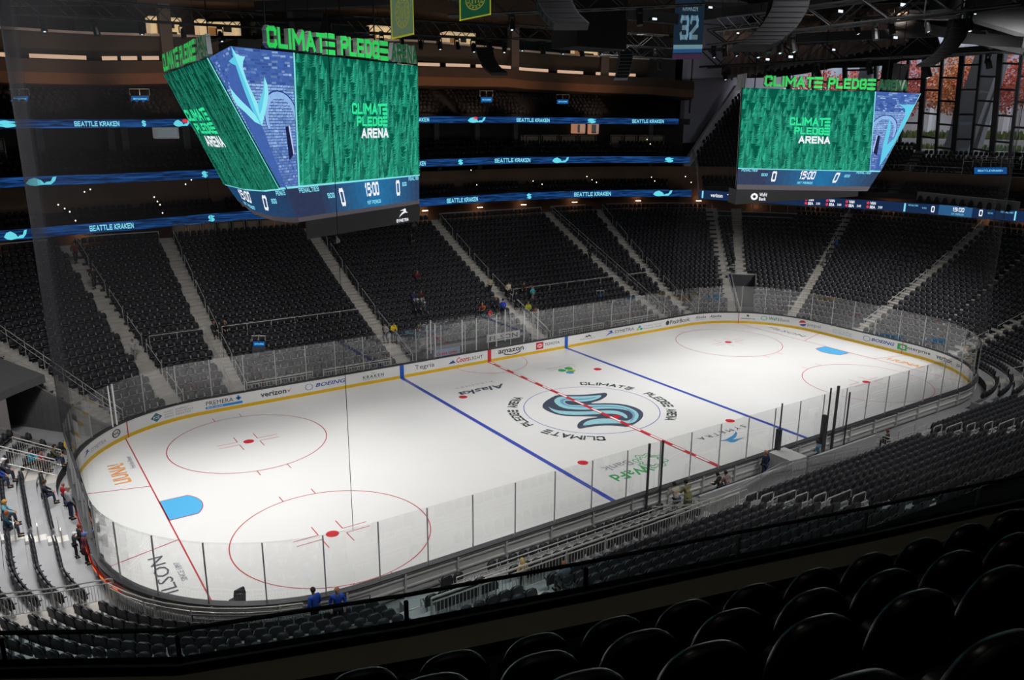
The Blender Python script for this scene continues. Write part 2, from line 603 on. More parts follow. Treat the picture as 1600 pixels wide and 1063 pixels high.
P_CREASE = mat('crease_blue_paint', srgb(86, 180, 232), 0.3, var=0.04)
P_NAVY = mat('navy_logo_paint', srgb(62, 70, 90), 0.4, var=0.2, scale=1)
P_TEAL = mat('pale_teal_logo_paint', srgb(150, 205, 215), 0.4, var=0.05)
P_TEAL2 = mat('mid_teal_logo_paint', srgb(108, 160, 192), 0.4, var=0.05)
P_CHAR = mat('charcoal_lettering', srgb(70, 84, 84), 0.4, var=0.1)
P_DK = mat('dark_lettering', srgb(58, 60, 66), 0.4, var=0.1)
P_GRN = mat('green_lettering', srgb(50, 168, 92), 0.4, var=0.05)
P_SYB = mat('mid_blue_lettering', srgb(66, 150, 208), 0.4, var=0.05)
P_ORA = mat('orange_lettering', srgb(238, 160, 80), 0.4, var=0.05)
P_BOE = mat('deep_blue_lettering', srgb(40, 80, 170), 0.4, var=0.05)
P_GRY = mat('grey_lettering', srgb(140, 145, 150), 0.4, var=0.05)
P_LIME = mat('lime_lettering', srgb(176, 200, 70), 0.4, var=0.05)
P_WHT = mat('white_lettering', srgb(240, 240, 240), 0.4, var=0.02)
P_FIL = mat('grey_black_lettering', srgb(80, 84, 92), 0.4, var=0.05)

path = [rk(s, 0) for s in srange(-79.53, 79.53, 0.8)][:-1]
mb = MB()
mb.prism([(p.x, p.y, -0.15) for p in path], (0, 0, 0.15))
ice = struct(mb.build('floor_ice', ICEM), 'white painted hockey ice inside the boards')
Z1, Z2, Z3, Z4 = 0.006, 0.012, 0.018, 0.024


def flat(name, m, mb):
    return mb.build(name, m, ice)


def rect(mb, x0, y0, x1, y1, z, mi=0):
    mb.add([(x0, y0, z), (x1, y0, z), (x1, y1, z), (x0, y1, z)], [(0, 1, 2, 3)], mi)


def arcband(mb, cx, cy, r, w, a0, a1, z, mi=0, n=72):
    vs = []
    n = max(4, int(n * abs(a1 - a0) / (2 * PI)))
    for k in range(n + 1):
        a = a0 + (a1 - a0) * k / n
        vs.append((cx + (r - w / 2) * math.cos(a), cy + (r - w / 2) * math.sin(a), z))
        vs.append((cx + (r + w / 2) * math.cos(a), cy + (r + w / 2) * math.sin(a), z))
    mb.add(vs, [(2 * k, 2 * k + 1, 2 * k + 3, 2 * k + 2) for k in range(n)], mi)


WY = CY + RR
for x in (-7.77, 7.77):
    mb = MB(); rect(mb, x - 0.155, -WY, x + 0.155, WY, Z1); flat('blue_line', P_BLUE, mb)
mb = MB()
rect(mb, -0.15, -WY, 0.15, WY, Z3, 0)
y = -WY + 0.5
while y < WY - 0.3:
    mb.add([(-0.085, y, Z4), (0.085, y, Z4), (0.085, y + 1.0, Z4), (-0.085, y + 1.0, Z4)], [(0, 1, 2, 3)], 1)
    y += 1.9
flat('centre_line', [P_RED, P_WHT], mb)
mb = MB()
for sx_ in (-1, 1):
    gx = 27.13 * sx_
    yy = CY + math.sqrt(RR ** 2 - (27.13 - CX) ** 2)
    rect(mb, gx - 0.035, -yy, gx + 0.035, yy, Z1)
    for sy_ in (-1, 1):
        a = Vector((gx, 3.35 * sy_, Z1)); b = Vector((30.48 * sx_, 4.27 * sy_, Z1))
        mb.add([a + Vector((0, -0.03, 0)), b + Vector((0, -0.03, 0)), b + Vector((0, 0.03, 0)), a + Vector((0, 0.03, 0))], [(0, 1, 2, 3)])
flat('goal_line_and_trapezoid', P_RED2, mb)
mb = MB()
for sx_ in (-1, 1):
    for sy_ in (-1, 1):
        cx, cy = 21.03 * sx_, 6.71 * sy_
        arcband(mb, cx, cy, 4.57, 0.055, 0, 2 * PI, Z1)
        for qx in (-1, 1):
            for qy in (-1, 1):
                x0 = cx + qx * 0.6; y0 = cy + qy * 0.24
                rect(mb, x0, y0 - 0.025, x0 + qx * 1.2, y0 + 0.025, Z1)
                rect(mb, x0 - 0.025, y0, x0 + 0.025, y0 + qy * 0.9, Z1)
            for qy in (-1, 1):
                rect(mb, cx + qx * 0.85 - 0.025, cy + qy * 4.5, cx + qx * 0.85 + 0.025, cy + qy * 5.15, Z1)
flat('face_off_circle_lines', P_RED2, mb)
for cx, cy, e in [(21.03 * a, 6.71 * b, 1) for a in (-1, 1) for b in (-1, 1)] + [(6.1 * a, 6.71 * b, 0) for a in (-1, 1) for b in (-1, 1)]:
    mb = MB()
    mb.add([(cx + 0.31 * math.cos(2 * PI * k / 24), cy + 0.31 * math.sin(2 * PI * k / 24), Z1) for k in range(24)], [tuple(range(24))])
    flat('face_off_spot', P_RED, mb)
mb = MB(); arcband(mb, 0, 0, 4.57, 0.05, 0, 2 * PI, Z1); flat('centre_circle', P_BLUE, mb)
mb = MB(); arcband(mb, 0, WY, 3.05, 0.05, PI, 2 * PI, Z1); flat('referee_crease', P_RED2, mb)
for sx_ in (-1, 1):
    pts = [(27.13 * sx_, -1.22), (25.76 * sx_, -1.22)]
    for k in range(13):
        t = -math.asin(1.22 / 1.83) + 2 * math.asin(1.22 / 1.83) * k / 12
        pts.append(((27.13 - 1.83 * math.cos(t)) * sx_, 1.83 * math.sin(t)))
    pts += [(25.76 * sx_, 1.22), (27.13 * sx_, 1.22)]
    cxm = 26.2 * sx_
    mb = MB()
    mb.add([(x, y, Z1) for x, y in pts], [tuple(range(len(pts)))], 0)
    mb.add([(cxm + (x - cxm) * 0.955, y * 0.955, Z2) for x, y in pts], [tuple(range(len(pts)))], 1)
    flat('goal_crease', [P_RED2, P_CREASE], mb)

for nm, pts, z, m in (('tentacle_letter_outline', S_DARK, Z1, P_NAVY), ('tentacle_letter_pale_bands', S_LIGHT, Z2, P_TEAL),
                      ('tentacle_letter_pale_bands', S_LIGHT2, Z2, P_TEAL), ('tentacle_letter_mid_bands', S_MID, Z2 + 0.003, P_TEAL2),
                      ('tentacle_letter_eye', S_RED, Z2, P_RED)):
    mb = MB(); vs, fs = tri_poly(pts)
    mb.add([(x, y, z) for x, y in vs], fs); flat(nm, m, mb)


def ice_text(s, o, right, up, width, height, m, bold=0.0, shear=0.0, name='ice_lettering', z=Z2, bars=None):
    o = Vector((o[0], o[1], 0)); R = Vector((right[0], right[1], 0)); U = Vector((up[0], up[1], 0))
    mb = MB()
    put2d(mb, text2d(s, bold, shear), (0, 0, width, height), lambda x, y: o + R * x + U * y + Vector((0, 0, z)))
    return flat(name, m, mb)


# lettering of the centre ring, twice around
mb = MB()
for rot in (0, PI):
    for word, a0, a1, bars in (('CLIMAT', 60, 24, 1), ('PLEDG', 4, -24, 1), ('ARENA', -34, -58, 0)):
        sh = block(word, .2)
        x1 = 1.0
        A0, A1 = math.radians(a0), math.radians(a1)

        def f(x, y, A0=A0, A1=A1, rot=rot):
            a = A0 + (A1 - A0) * x + rot
            r = 4.98 + 0.72 * y
            return (r * math.cos(a), r * math.sin(a), Z2)
        put2d(mb, sh, (0, 0, 1, 1), f)
        if bars:
            put2d(mb, BARS3, (1.04, 0, 1.2, 1), f)
flat('centre_ring_lettering', P_CHAR, mb)

R_, U_ = (-1, 0), (0, -1)
ice_text('WaFd', (-3.35, -8.85), R_, U_, 2.7, 0.85, P_GRN, 0.02)
ice_text('Bank', (-3.75, -7.8), R_, U_, 2.0, 0.65, P_GRY)
mb = MB()
for k in range(8):
    a0 = k * PI / 4
    for r0 in (0.62, 0.88):
        pts = []
        for q in range(9):
            t = q / 8
            a = a0 + t * PI / 4 * 1.15
            r = r0 * (1 + 0.16 * math.sin(t * 2 * PI))
            pts.append((a, r))
        vs = []
        for a, r in pts:
            for dr in (-0.035, 0.035):
                vs.append((-2.68 + (r + dr) * math.cos(a), -8.6 + (r + dr) * math.sin(a), Z2))
        mb.add(vs, [(2 * i, 2 * i + 1, 2 * i + 3, 2 * i + 2) for i in range(8)])
flat('interlaced_star_emblem', P_GRN, mb)
mb = MB(); vs, fs = tri_poly(SWOOSH); mb.add([(x, y, Z2) for x, y in vs], fs); flat('swoosh_emblem', P_SYB, mb)
ice_text('S Y M E T R A', (6.15, -7.65), R_, U_, 4.1, 0.42, P_DK)
ice_text('Alaska', (-2.1, 7.75), R_, U_, 3.9, 0.85, P_NAVY, 0.02, 0.3)
ice_text('A I R L I N E S', (-2.4, 8.72), R_, U_, 3.2, 0.25, P_GRY)
ice_text('LIUNA!', (-27.85, 4.5), (0, 1), (-1, 0), 2.9, 0.85, P_ORA, 0.02)
ice_text('Feel the Power', (-27.35, 6.3), (0, 1), (-1, 0), 1.9, 0.28, P_GRY)
ice_text('FILSON', (-28.05, -8.35), (0, 1), (-1, 0), 3.9, 0.62, P_FIL)
ice_text('SINCE 1897', (-27.55, -7.1), (0, 1), (-1, 0), 1.7, 0.25, P_GRY)
ice_text('LIUNA!', (27.85, -4.0), (0, -1), (1, 0), 2.9, 0.75, P_ORA, 0.02)
ice_text('FILSON', (28.1, 8.2), (0, -1), (1, 0), 3.9, 0.62, P_FIL)
mb = MB()
for x, y, m in ((3.55, 7.95, 0), (4.15, 7.55, 1), (3.75, 7.2, 2), (4.3, 8.1, 0)):
    put2d(mb, disc2(12), (x - .33, y - .33, x + .33, y + .33), lambda a, b: (a, b, Z2), m)
flat('three_petal_emblem', [P_GRN, P_LIME, P_SYB], mb)
ice_text('Virginia Mason', (5.3, 8.55), R_, U_, 2.6, 0.22, P_GRY)
ice_text('Franciscan Health', (5.3, 8.95), R_, U_, 2.6, 0.22, P_GRY)

# ------------------------------------------------------------------ ground and seating tiers
mb = MB()
mb.box((6, 0, -0.35), (150, 130, 0.3))
struct(mb.build('floor', CONC), 'grey concrete floor around the rink')

# s of aisle centre lines around the bowl
AISLES = [-73.6, -61.5, -47.4, -40.9, -33.7, -26.9, -23.4, -19.45, -6.75, 6.45, 20.8, 23.6, 27.7, 28.55, 32.2, 38.5, 46.9, 52.6, 57.9, 70.3, 79.5]
NR = 24
ZONES = [  # s0, s1, first row, last row, missing rows
    (-79.53, -73.0, 4, NR, 'near benches'),
    (-73.0, -57.5, 5, NR, ''),
    (-57.5, -30.8, 0, NR, ''),
    (-30.8, -27.6, 11, NR, 'portal'),
    (-27.6, -5.6, 0, NR, ''),
    (-5.6, 5.6, 2, NR, 'penalty boxes'),
    (5.6, 27.95, 0, NR, ''),
    (27.95, 29.25, 9, NR, 'portal'),
    (29.25, 57.5, 0, NR, ''),
    (57.5, 68.5, 3, NR, ''),
    (68.5, 79.53, 4, NR, 'near benches'),
]


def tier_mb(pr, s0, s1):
    """stepped block: treads in pale concrete, risers darkened to stand for shade between seats"""
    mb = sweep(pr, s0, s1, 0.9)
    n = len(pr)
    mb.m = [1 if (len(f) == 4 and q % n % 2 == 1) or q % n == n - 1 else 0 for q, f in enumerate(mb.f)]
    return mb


def tier_profile(a, b, base=-0.2):
    pr = []
    for i in range(a, b):
        pr.append((bowl_d(i), bowl_z(i)))
        pr.append((bowl_d(i + 1), bowl_z(i)))
    pr.append((bowl_d(b), base))
    pr.append((bowl_d(a), base))
    return pr


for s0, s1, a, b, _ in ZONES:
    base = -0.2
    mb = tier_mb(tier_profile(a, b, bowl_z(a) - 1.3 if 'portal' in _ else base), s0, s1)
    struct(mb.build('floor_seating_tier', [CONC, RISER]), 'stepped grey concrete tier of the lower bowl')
# single retractable rows beside the near boards
mb = sweep(tier_profile(0, 1), -73.0, -58.5, 0.9)
struct(mb.build('floor_seating_tier', CONC))
mb = sweep(tier_profile(2, 5, -0.2), -73.0, -57.5, 0.9)
struct(mb.build('floor_seating_tier', CONC))
# portal walls
for s0, s1, rows, hh in ((-30.8, -27.6, 11, 0), (27.95, 29.25, 9, 0)):
    for s in (s0, s1):
        mb = MB()
        pr = [rk(s, bowl_d(0), -0.2)] + [rk(s, bowl_d(i), bowl_z(i) + 0.25) for i in range(0, rows + 1)] + [rk(s, bowl_d(rows), -0.2)]
        nrm = (rk(s + 0.1, 5) - rk(s - 0.1, 5)).normalized() * 0.12
        mb.prism(pr, nrm)
        struct(mb.build('wall_portal', mat('portal_wall_paint', (0.20, 0.185, 0.185), 0.8)), 'plastered side wall of a tunnel entrance')
    mb = sweep([(bowl_d(rows) + 0.02, -0.2), (bowl_d(rows) + 0.02, bowl_z(rows) - 1.25), (bowl_d(rows) + 0.3, bowl_z(rows) - 1.25), (bowl_d(rows) + 0.3, -0.2)], s0, s1)
    struct(mb.build('wall_tunnel_end', BLACK))
    if s0 < 0:
        mb = sweep([(5.6, -0.2), (5.6, 3.4), (5.9, 3.4), (5.9, -0.2)], -30.8, -29.45)
        struct(mb.build('wall_tunnel_side', mat('pinkish_plaster', (0.34, 0.30, 0.30), 0.8)), 'pinkish grey plaster wall beside the tunnel mouth')
        mb = sweep([(5.6, 3.0), (5.6, 3.5), (9.9, 4.4), (9.9, 4.1)], -30.8, -27.6)
        struct(mb.build('ceiling_tunnel', mat('grey_tunnel_soffit', (0.12, 0.12, 0.125), 0.8)))

# aisle steps: two steps per row, one structure per aisle
STEPW = mat('white_step_plate', (0.66, 0.65, 0.62), 0.7, var=0.06)


def tangent(s, d):
    a = rk(s - 0.05, d); b = rk(s + 0.05, d)
    return (b - a).normalized()


def zone_rows(s):
    for s0, s1, a, b, n in ZONES:
        if s0 <= s <= s1:
            return a, b
    return 0, NR


for s in AISLES:
    a, b = zone_rows(s)
    if s == 28.55:
        a = 9
    mb = MB()
    wd = 1.15 if s not in (27.7,) else 1.35
    if s in (-40.9, -73.6, 70.3):
        wd = 0.62
    for i in range(a, b):
        dz = bowl_z(i + 1) - bowl_z(i) if i < b - 1 else 0.3
        t = tangent(s, bowl_d(i) + 0.4); n = rkn(s)[1]
        for k, (dd, hh, dep) in enumerate(((0.0, 0.012, 0.84), (0.52, dz * 0.5, 0.32))):
            c = rk(s, bowl_d(i) + dd + dep / 2, bowl_z(i) + hh / 2)
            M3 = Matrix((t, n, Vector((0, 0, 1)))).transposed()
            mb.box(c, (wd, dep - 0.02, hh), M3, 0)
        mb.box(rk(s, bowl_d(i) + 0.825, bowl_z(i) + dz / 2), (wd, 0.02, dz), M3, 0)
    m = STEPW if s in (-40.9, -73.6, 70.3) else STEP
    struct(mb.build('floor_aisle_steps', m), 'pale concrete steps climbing between two seat blocks')

# ------------------------------------------------------------------ rink boards and glass
boards = empty('rink_boards', (0, 0, 0), label='white hockey boards with yellow kick plate and clear glass around the ice', cat='rink boards')
mb = sweep([(0.0, 0.0), (0.0, 1.03), (0.10, 1.03), (0.10, 0.0)], -79.53, 79.53, 0.7)
mb.build('board_panel', WHITE, boards)
mb = sweep([(0.10, 0.05), (0.10, 1.02), (0.16, 1.02), (0.16, 0.05)], -79.53, 79.53, 0.7)
mb.build('board_back_frame', GREYP, boards)
mb = sweep([(-0.02, 0.0), (-0.02, 0.22), (0.005, 0.22), (0.005, 0.0)], -79.53, 79.53, 0.7)
mb.build('kick_plate', YEL, boards)
mb = sweep([(-0.03, 1.02), (-0.03, 1.075), (0.30, 1.075), (0.30, 1.02)], -79.53, 79.53, 0.7)
mb.build('cap_rail', CAPM, boards)
s = -78.6
while s < 79:
    p = rk(s, 0.24, 0.55); t = tangent(s, 0); n = rkn(s)[1]
    mb = MB(); mb.box(p, (0.08, 0.16, 0.95), Matrix((t, n, Vector((0, 0, 1)))).transposed())
    mb.build('board_brace', GREYP, boards)
    s += 2.44
mb = MB()
for z in (0.35, 0.78):
    sweep([(0.16, z), (0.16, z + 0.07), (0.24, z + 0.07), (0.24, z)], -79.53, 79.53, 0.7, mb)
mb.build('horizontal_frame', mat('pale_board_frame', (0.66, 0.66, 0.65), 0.5), boards)
GT = 3.6
nst = 74
STs = [-79.53 + (159.06) * k / nst for k in range(nst)]
for k, s in enumerate(STs):
    s1 = s + 159.06 / nst
    mb = sweep([(0.115, 1.075), (0.115, GT), (0.130, GT), (0.130, 1.075)], s + 0.02, s1 - 0.02, 0.9)
    mb.build('glass_pane', GLASS, boards)
    mb = MB()
    t = tangent(s, 0); n = rkn(s)[1]
    M3 = Matrix((t, n, Vector((0, 0, 1)))).transposed()
    mb.box(rk(s, 0.155, (1.07 + GT) / 2), (0.045, 0.05, GT - 1.07), M3)
    mb.build('stanchion', ALU, boards)
# door jamb posts near the far left corner and painted line posts on the boards
mb = MB()
for s in (-28.35, -28.0):
    mb.box(rk(s, 0.02, 2.33), (0.07, 0.07, 2.6))
mb.build('door_post', mat('white_door_post', (0.75, 0.75, 0.75), 0.4), boards)
for s, m, wd in ((-7.77, P_BLUE, 0.32), (7.77, P_BLUE, 0.32), (0.0, P_RED, 0.32), (-27.3, P_RED2, 0.06), (27.75, P_RED2, 0.06), (43.55, P_RED2, 0.05)):
    if wd > 0.1:
        mb = sweep([(-0.032, 0.0), (-0.032, 1.02), (0.0, 1.02), (0.0, 0.0)], s - wd / 2, s + wd / 2)
    else:
        mb = sweep([(-0.03, 0.0), (-0.03, 1.02), (0.0, 1.02), (0.0, 0.0)], s - wd / 2, s + wd / 2)
    mb.build('painted_board_stripe', mat('board_blue', srgb(25, 90, 190), 0.4) if m is P_BLUE else m, boards)


def board_fn(x, y, off=-0.012):
    return rk(x, off, y)


def ad(shape, s0, s1, z0, z1, m, name='sponsor_lettering', off=-0.012, fn=None):
    # split long shapes finely enough by vertices themselves
    mb = MB()
    put2d(mb, shape, (s0, z0, s1, z1), lambda x, y: rk(x, off, y))
    return mb.build(name, m, boards)


ad(text2d('SYMETRA'), -30.7, -29.1, 0.42, 0.66, P_GRY)
ad(SW2, -31.6, -30.85, 0.40, 0.80, P_BOE, 'swoosh_mark')
ad(ring2(20, 0.12), -28.55, -27.85, 0.35, 0.85, P_DK, 'round_badge_mark')
ad(text2d('NHL', 0.02), -28.45, -27.95, 0.5, 0.7, P_DK)
mb = MB(); mb.add([rk(-25.6, -.012, .6), rk(-25.2, -.012, .3), rk(-24.8, -.012, .6), rk(-25.2, -.012, .9)], [(0, 1, 2, 3)])
mb.build('diamond_mark', mat('slate_teal', srgb(60, 110, 130), .4), boards)
ad(text2d('PSE', 0.02), -25.4, -25.0, 0.5, 0.68, P_WHT, off=-0.02)
for k, t in enumerate(('PUGET', 'SOUND', 'ENERGY')):
    ad(text2d(t), -24.65, -24.05, 0.72 - k * 0.17, 0.82 - k * 0.17, P_GRY)
for k, (t, e) in enumerate((('ENERGY', 0.85), ('EFFICIENCY', 1.15), ('REBATES', 0.95))):
    ad(text2d(t), -23.9, -23.9 + e, 0.72 - k * 0.17, 0.83 - k * 0.17, P_GRY)
ad(text2d('PREMERA'), -21.96, -20.2, 0.56, 0.84, P_DK)
ad(SQ, -22.0, -19.6, 0.32, 0.48, mat('bright_blue_bar', srgb(30, 140, 215), .4), 'blue_bar')
ad(text2d('BLUE CROSS', 0.02), -21.9, -20.9, 0.36, 0.44, P_WHT, off=-0.02)
mb = MB()
for a in (((-20.02, .66), (-19.68, .80)), ((-19.92, .57), (-19.78, .9))):
    put2d(mb, SQ, (a[0][0], a[0][1], a[1][0], a[1][1]), lambda x, y: rk(x, -.012, y))
mb.build('blue_cross_mark', P_SYB, boards)
ad(text2d('verizon', 0.02), -18.38, -16.6, 0.46, 0.82, P_DK)
ad(tri_poly([(0, .4), (.3, .0), (1, 1), (.35, .3), (.1, .5)]), -16.5, -16.2, 0.5, 0.86, P_RED, 'tick_mark')
ad(ring2(20, .07), -15.25, -14.7, 0.36, 0.84, P_BOE, 'globe_mark')
ad(text2d('BOEING', 0.02, 0.25), -14.5, -12.25, 0.50, 0.78, P_BOE)
ad(text2d('K R A K E N', 0.02), -10.9, -9.25, 0.46, 0.68, P_DK)
ad(text2d('BLACK SPICED RUM'), -10.9, -9.25, 0.34, 0.42, P_GRY)
ad(text2d('The'), -10.25, -9.95, 0.74, 0.86, P_GRY)
ad(text2d('Tegria'), -6.68, -5.0, 0.36, 0.82, P_DK)
ad(tri_poly([(0, 0), (.35, .7), (.45, .55), (.55, 1), (1, .1)]), -3.75, -3.1, 0.42, 0.72, P_BOE, 'mountain_mark')
ad(text2d('Coors', 0.02, 0.2), -3.05, -1.88, 0.42, 0.84, P_RED)
ad(text2d('LIGHT'), -1.82, -0.62, 0.44, 0.72, P_DK)
ad(text2d('amazon', 0.02), 0.85, 3.35, 0.54, 0.84, P_DK)
mb = MB()
pts = [(0.5 - 0.5 * math.cos(t), 0.5 - 0.45 * math.sin(t)) for t in [PI * k / 12 for k in range(13)]]
vs = pts + [(x * 0.9 + 0.05, y + 0.16) for x, y in pts]
ad((vs, [(k, k + 1, 14 + k, 13 + k) for k in range(12)]), 1.35, 3.05, 0.26, 0.72, P_DK, 'smile_arrow_mark')
ad(SQ, 4.6, 5.35, 0.32, 0.92, P_RED, 'red_square_mark')
ad(ring2(20, .12), 4.72, 5.23, 0.46, 0.78, P_WHT, 'oval_ring_mark', off=-0.02)
ad(ring2(20, .2), 4.86, 5.09, 0.5, 0.76, P_WHT, 'oval_ring_mark', off=-0.02)
ad(text2d('TOYOTA', 0.01), 5.5, 7.05, 0.52, 0.76, P_DK)
ad(tri_poly([(0, 0), (.3, .8), (.45, .4), (.6, 1), (1, .1), (.6, .35), (.4, .1), (.2, .3)]), 9.7, 10.6, 0.6, 0.86, P_DK, 'mountain_sketch_mark')
ad(text2d('RESORT'), 9.3, 11.0, 0.46, 0.56, P_GRY)
ad(SW2, 12.2, 13.1, 0.36, 0.86, P_BOE, 'swoosh_mark')
ad(text2d('SYMETRA'), 13.2, 15.5, 0.52, 0.8, P_DK)
ad(disc2(10), 16.0, 16.35, 0.62, 0.84, P_SYB, 'petal_mark')
ad(disc2(10), 15.82, 16.15, 0.40, 0.62, P_LIME, 'petal_mark')
ad(disc2(10), 16.2, 16.55, 0.40, 0.62, P_GRN, 'petal_mark')
ad(text2d('Virginia Mason'), 16.7, 18.9, 0.64, 0.78, P_GRY)
ad(text2d('Franciscan Health'), 16.7, 18.9, 0.42, 0.56, P_GRY)
ad(disc2(10), 19.45, 19.9, 0.4, 0.86, P_DK, 'leaf_mark')
ad(text2d('PitchBook', 0.01), 20.0, 22.6, 0.44, 0.82, P_DK)
for a in (23.2, 24.8):
    ad(text2d('Alaska', 0.01, 0.4), a, a + 1.25, 0.56, 0.84, P_NAVY)
    ad(text2d('AIRLINES'), a + 0.1, a + 1.1, 0.4, 0.47, P_GRY)
ad(S_UP, 28.45, 28.75, 0.66, 0.88, P_DK, 'small_emblem')
ad(text2d('NHLSHOP.com', 0.02), 27.95, 29.3, 0.42, 0.54, P_DK)
ad(ring2(8, .2), 29.75, 30.45, 0.4, 0.86, mat('mint_mark', srgb(150, 200, 190), .4), 'octagon_mark')
ad(text2d('WaFd', 0.02), 30.55, 31.5, 0.5, 0.8, mat('teal_green_letters', srgb(60, 140, 110), .4))
ad(text2d('Bank'), 31.6, 32.5, 0.5, 0.8, P_GRY)
mb = MB()
n = 20
for (a0, a1, mi) in ((0.12 * PI, 1.02 * PI, 0), (1.18 * PI, 2.0 * PI, 1)):
    pp = [(0.5 + 0.5 * math.cos(a0 + (a1 - a0) * k / n), 0.5 + 0.5 * math.sin(a0 + (a1 - a0) * k / n)) for k in range(n + 1)]
    put2d(mb, (pp, [tuple(range(n + 1))]), (33.4, 0.36, 34.1, 0.9), lambda x, y: rk(x, -.012, y), mi)
mb.build('red_and_blue_ball_mark', [P_RED, P_BOE], boards)
ad(text2d('pepsi'), 34.25, 35.6, 0.4, 0.78, P_GRY)
for k, t in enumerate(('Seattle Kraken', 'Energy Savings', 'Partnership')):
    ad(text2d(t), 36.9, 38.8, 0.72 - 0.16 * k, 0.83 - 0.16 * k, P_SYB if k else P_LIME)
ad(ring2(20, .07), 39.9, 40.6, 0.36, 0.84, P_BOE, 'globe_mark')
ad(text2d('BOEING', 0.02, 0.25), 40.7, 42.85, 0.50, 0.78, P_BOE)
ad(SQ, 43.1, 43.95, 0.34, 0.86, P_GRN, 'green_square_mark')
ad(text2d('e', 0.02), 43.35, 43.8, 0.45, 0.75, P_WHT, off=-0.02)
ad(text2d('nterprise', 0.01), 44.0, 46.1, 0.44, 0.78, P_DK)
ad(text2d('verizon', 0.02), 46.7, 48.5, 0.46, 0.82, P_DK)
ad(text2d('ESPN', 0.02, 0.15), 49.1, 49.95, 0.52, 0.72, P_DK)


def inv(x, y):
    sg = 1 if x >= 0 else -1
    ax = abs(x) - CX
    if ax <= 0:
        return (x, y - WY) if y > 0 else (sg * (CX + 2 * ARC + 2 * CY + CX - abs(x)), -y - WY)
    if abs(y) <= CY:
        return sg * (CX + ARC + CY - y), abs(x) - CX - RR
    ay = abs(y) - CY
    r = math.hypot(ax, ay)
    if y > 0:
        a = math.atan2(ax, ay); return sg * (CX + RR * a), r - RR
    a = math.atan2(ay, ax); return sg * (CX + ARC + 2 * CY + RR * a), r - RR


def floor_h(x, y):
    s, d = inv(x, y)
    if d < 0:
        return 0.0
    i = int((d - 0.88) / 0.84) if d > 0.88 else -1
    a, b = zone_rows(s)
    if -73.0 < s < -57.5 and i in (0, 2, 3, 4):
        return bowl_z(i)
    if i < a:
        return -0.2
    return bowl_z(min(i, NR))


# ------------------------------------------------------------------ seats


def seat_back_outline(w, h, n=8, sq=0.5):
    """rounded-top outline in x,z, counter-clockwise, starting bottom left"""
    pts = [(-w * 0.46, 0.0), (w * 0.46, 0.0)]
    for k in range(n + 1):
        a = PI * k / n
        c, s_ = math.cos(a), math.sin(a)
        pts.append((w * 0.5 * math.copysign(abs(c) ** 0.72, c), h - sq * h + sq * h * abs(s_) ** 0.85))
    return pts


def seat_meshes(n=8, big=False):
    """local frame: +y faces the ice, origin on the tread"""
    w, h = (0.46, 0.50)
    out = {}
    ol = seat_back_outline(w, h, n)

    def lay(scale, y, lean=0.10, zb=0.36):
        return [Vector((x * scale, y - z * lean * 1.6, zb + z * scale + (1 - scale) * h * 0.5)) for x, z in ol]
    mb = MB()
    mb.loft([lay(0.94, -0.075), lay(1.0, -0.06), lay(1.0, -0.02), lay(0.93, 0.0)] if not big else
            [lay(0.90, -0.095), lay(0.97, -0.088), lay(1.0, -0.065), lay(1.0, -0.03), lay(0.97, -0.008), lay(0.9, 0.0)], 0)
    out['backrest'] = mb
    # tipped-up seat pan
    mb = MB()
    po = [(-0.22, 0.0), (0.22, 0.0), (0.235, 0.18), (0.22, 0.36), (0.15, 0.42), (-0.15, 0.42), (-0.22, 0.36), (-0.235, 0.18)]

    def lp(sc, y):
        return [Vector((x * sc, y - z * 0.12, (0.22 if big else 0.36) + z * sc)) for x, z in po]
    mb.loft([lp(1.0, 0.035), lp(1.0, 0.085), lp(0.88, 0.11)], 0)
    out['seat_pan'] = mb
    for nm_, sx_ in (('armrest', -0.262), ('armrest_b', 0.262)):
        mb = MB()
        mb.loft([[Vector((sx_ + x, y, z)) for x, z in ((-.018, z0), (.018, z0), (.018, z1), (-.018, z1))] for y, z0, z1 in ((-.07, .36, .60), (-.03, .36, .62), (.02, .56, .62), (.16, .585, .615))])
        out[nm_] = mb
    mb = MB()
    mb.box((0, -0.02, 0.38), (0.52, 0.05, 0.05))
    for sx_ in (-0.2, 0.2):
        mb.box((sx_, -0.02, 0.18), (0.05, 0.07, 0.36))
        mb.box((sx_, 0.02, 0.012), (0.07, 0.18, 0.02))
    out['seat_support'] = mb
    return out


SM = seat_meshes()
SME = {'backrest': SM['backrest'].mesh('backrest', SEATB), 'seat_pan': SM['seat_pan'].mesh('seat_pan', SEATF),
       'armrest': SM['armrest'].mesh('armrest', SEATP), 'armrest_b': SM['armrest_b'].mesh('armrest', SEATP), 'seat_support': SM['seat_support'].mesh('seat_support', SEATC)}

# light-weight seat for the uncountable far rows
lo = MB()
ol = seat_back_outline(0.43, 0.47, 6, .6)
lo.loft([[Vector((x, -0.06 - z * 0.16, 0.36 + z)) for x, z in ol], [Vector((x * 0.97, -0.01 - z * 0.16, 0.37 + z * 0.95)) for x, z in ol]], 0)
lo.loft([[Vector((x * .86, 0.03 + dy - z * 0.12, 0.42 + z * .8)) for x, z in seat_back_outline(0.43, 0.45, 4, .5)] for dy in (0, .05)], 1)
lo.box((0, 0.03, 0.385), (0.30, 0.10, 0.03), None, 2)
LV = np.array(lo.v, dtype=np.float64)
LF = lo.f
LM = np.array(lo.m, dtype=np.int32)


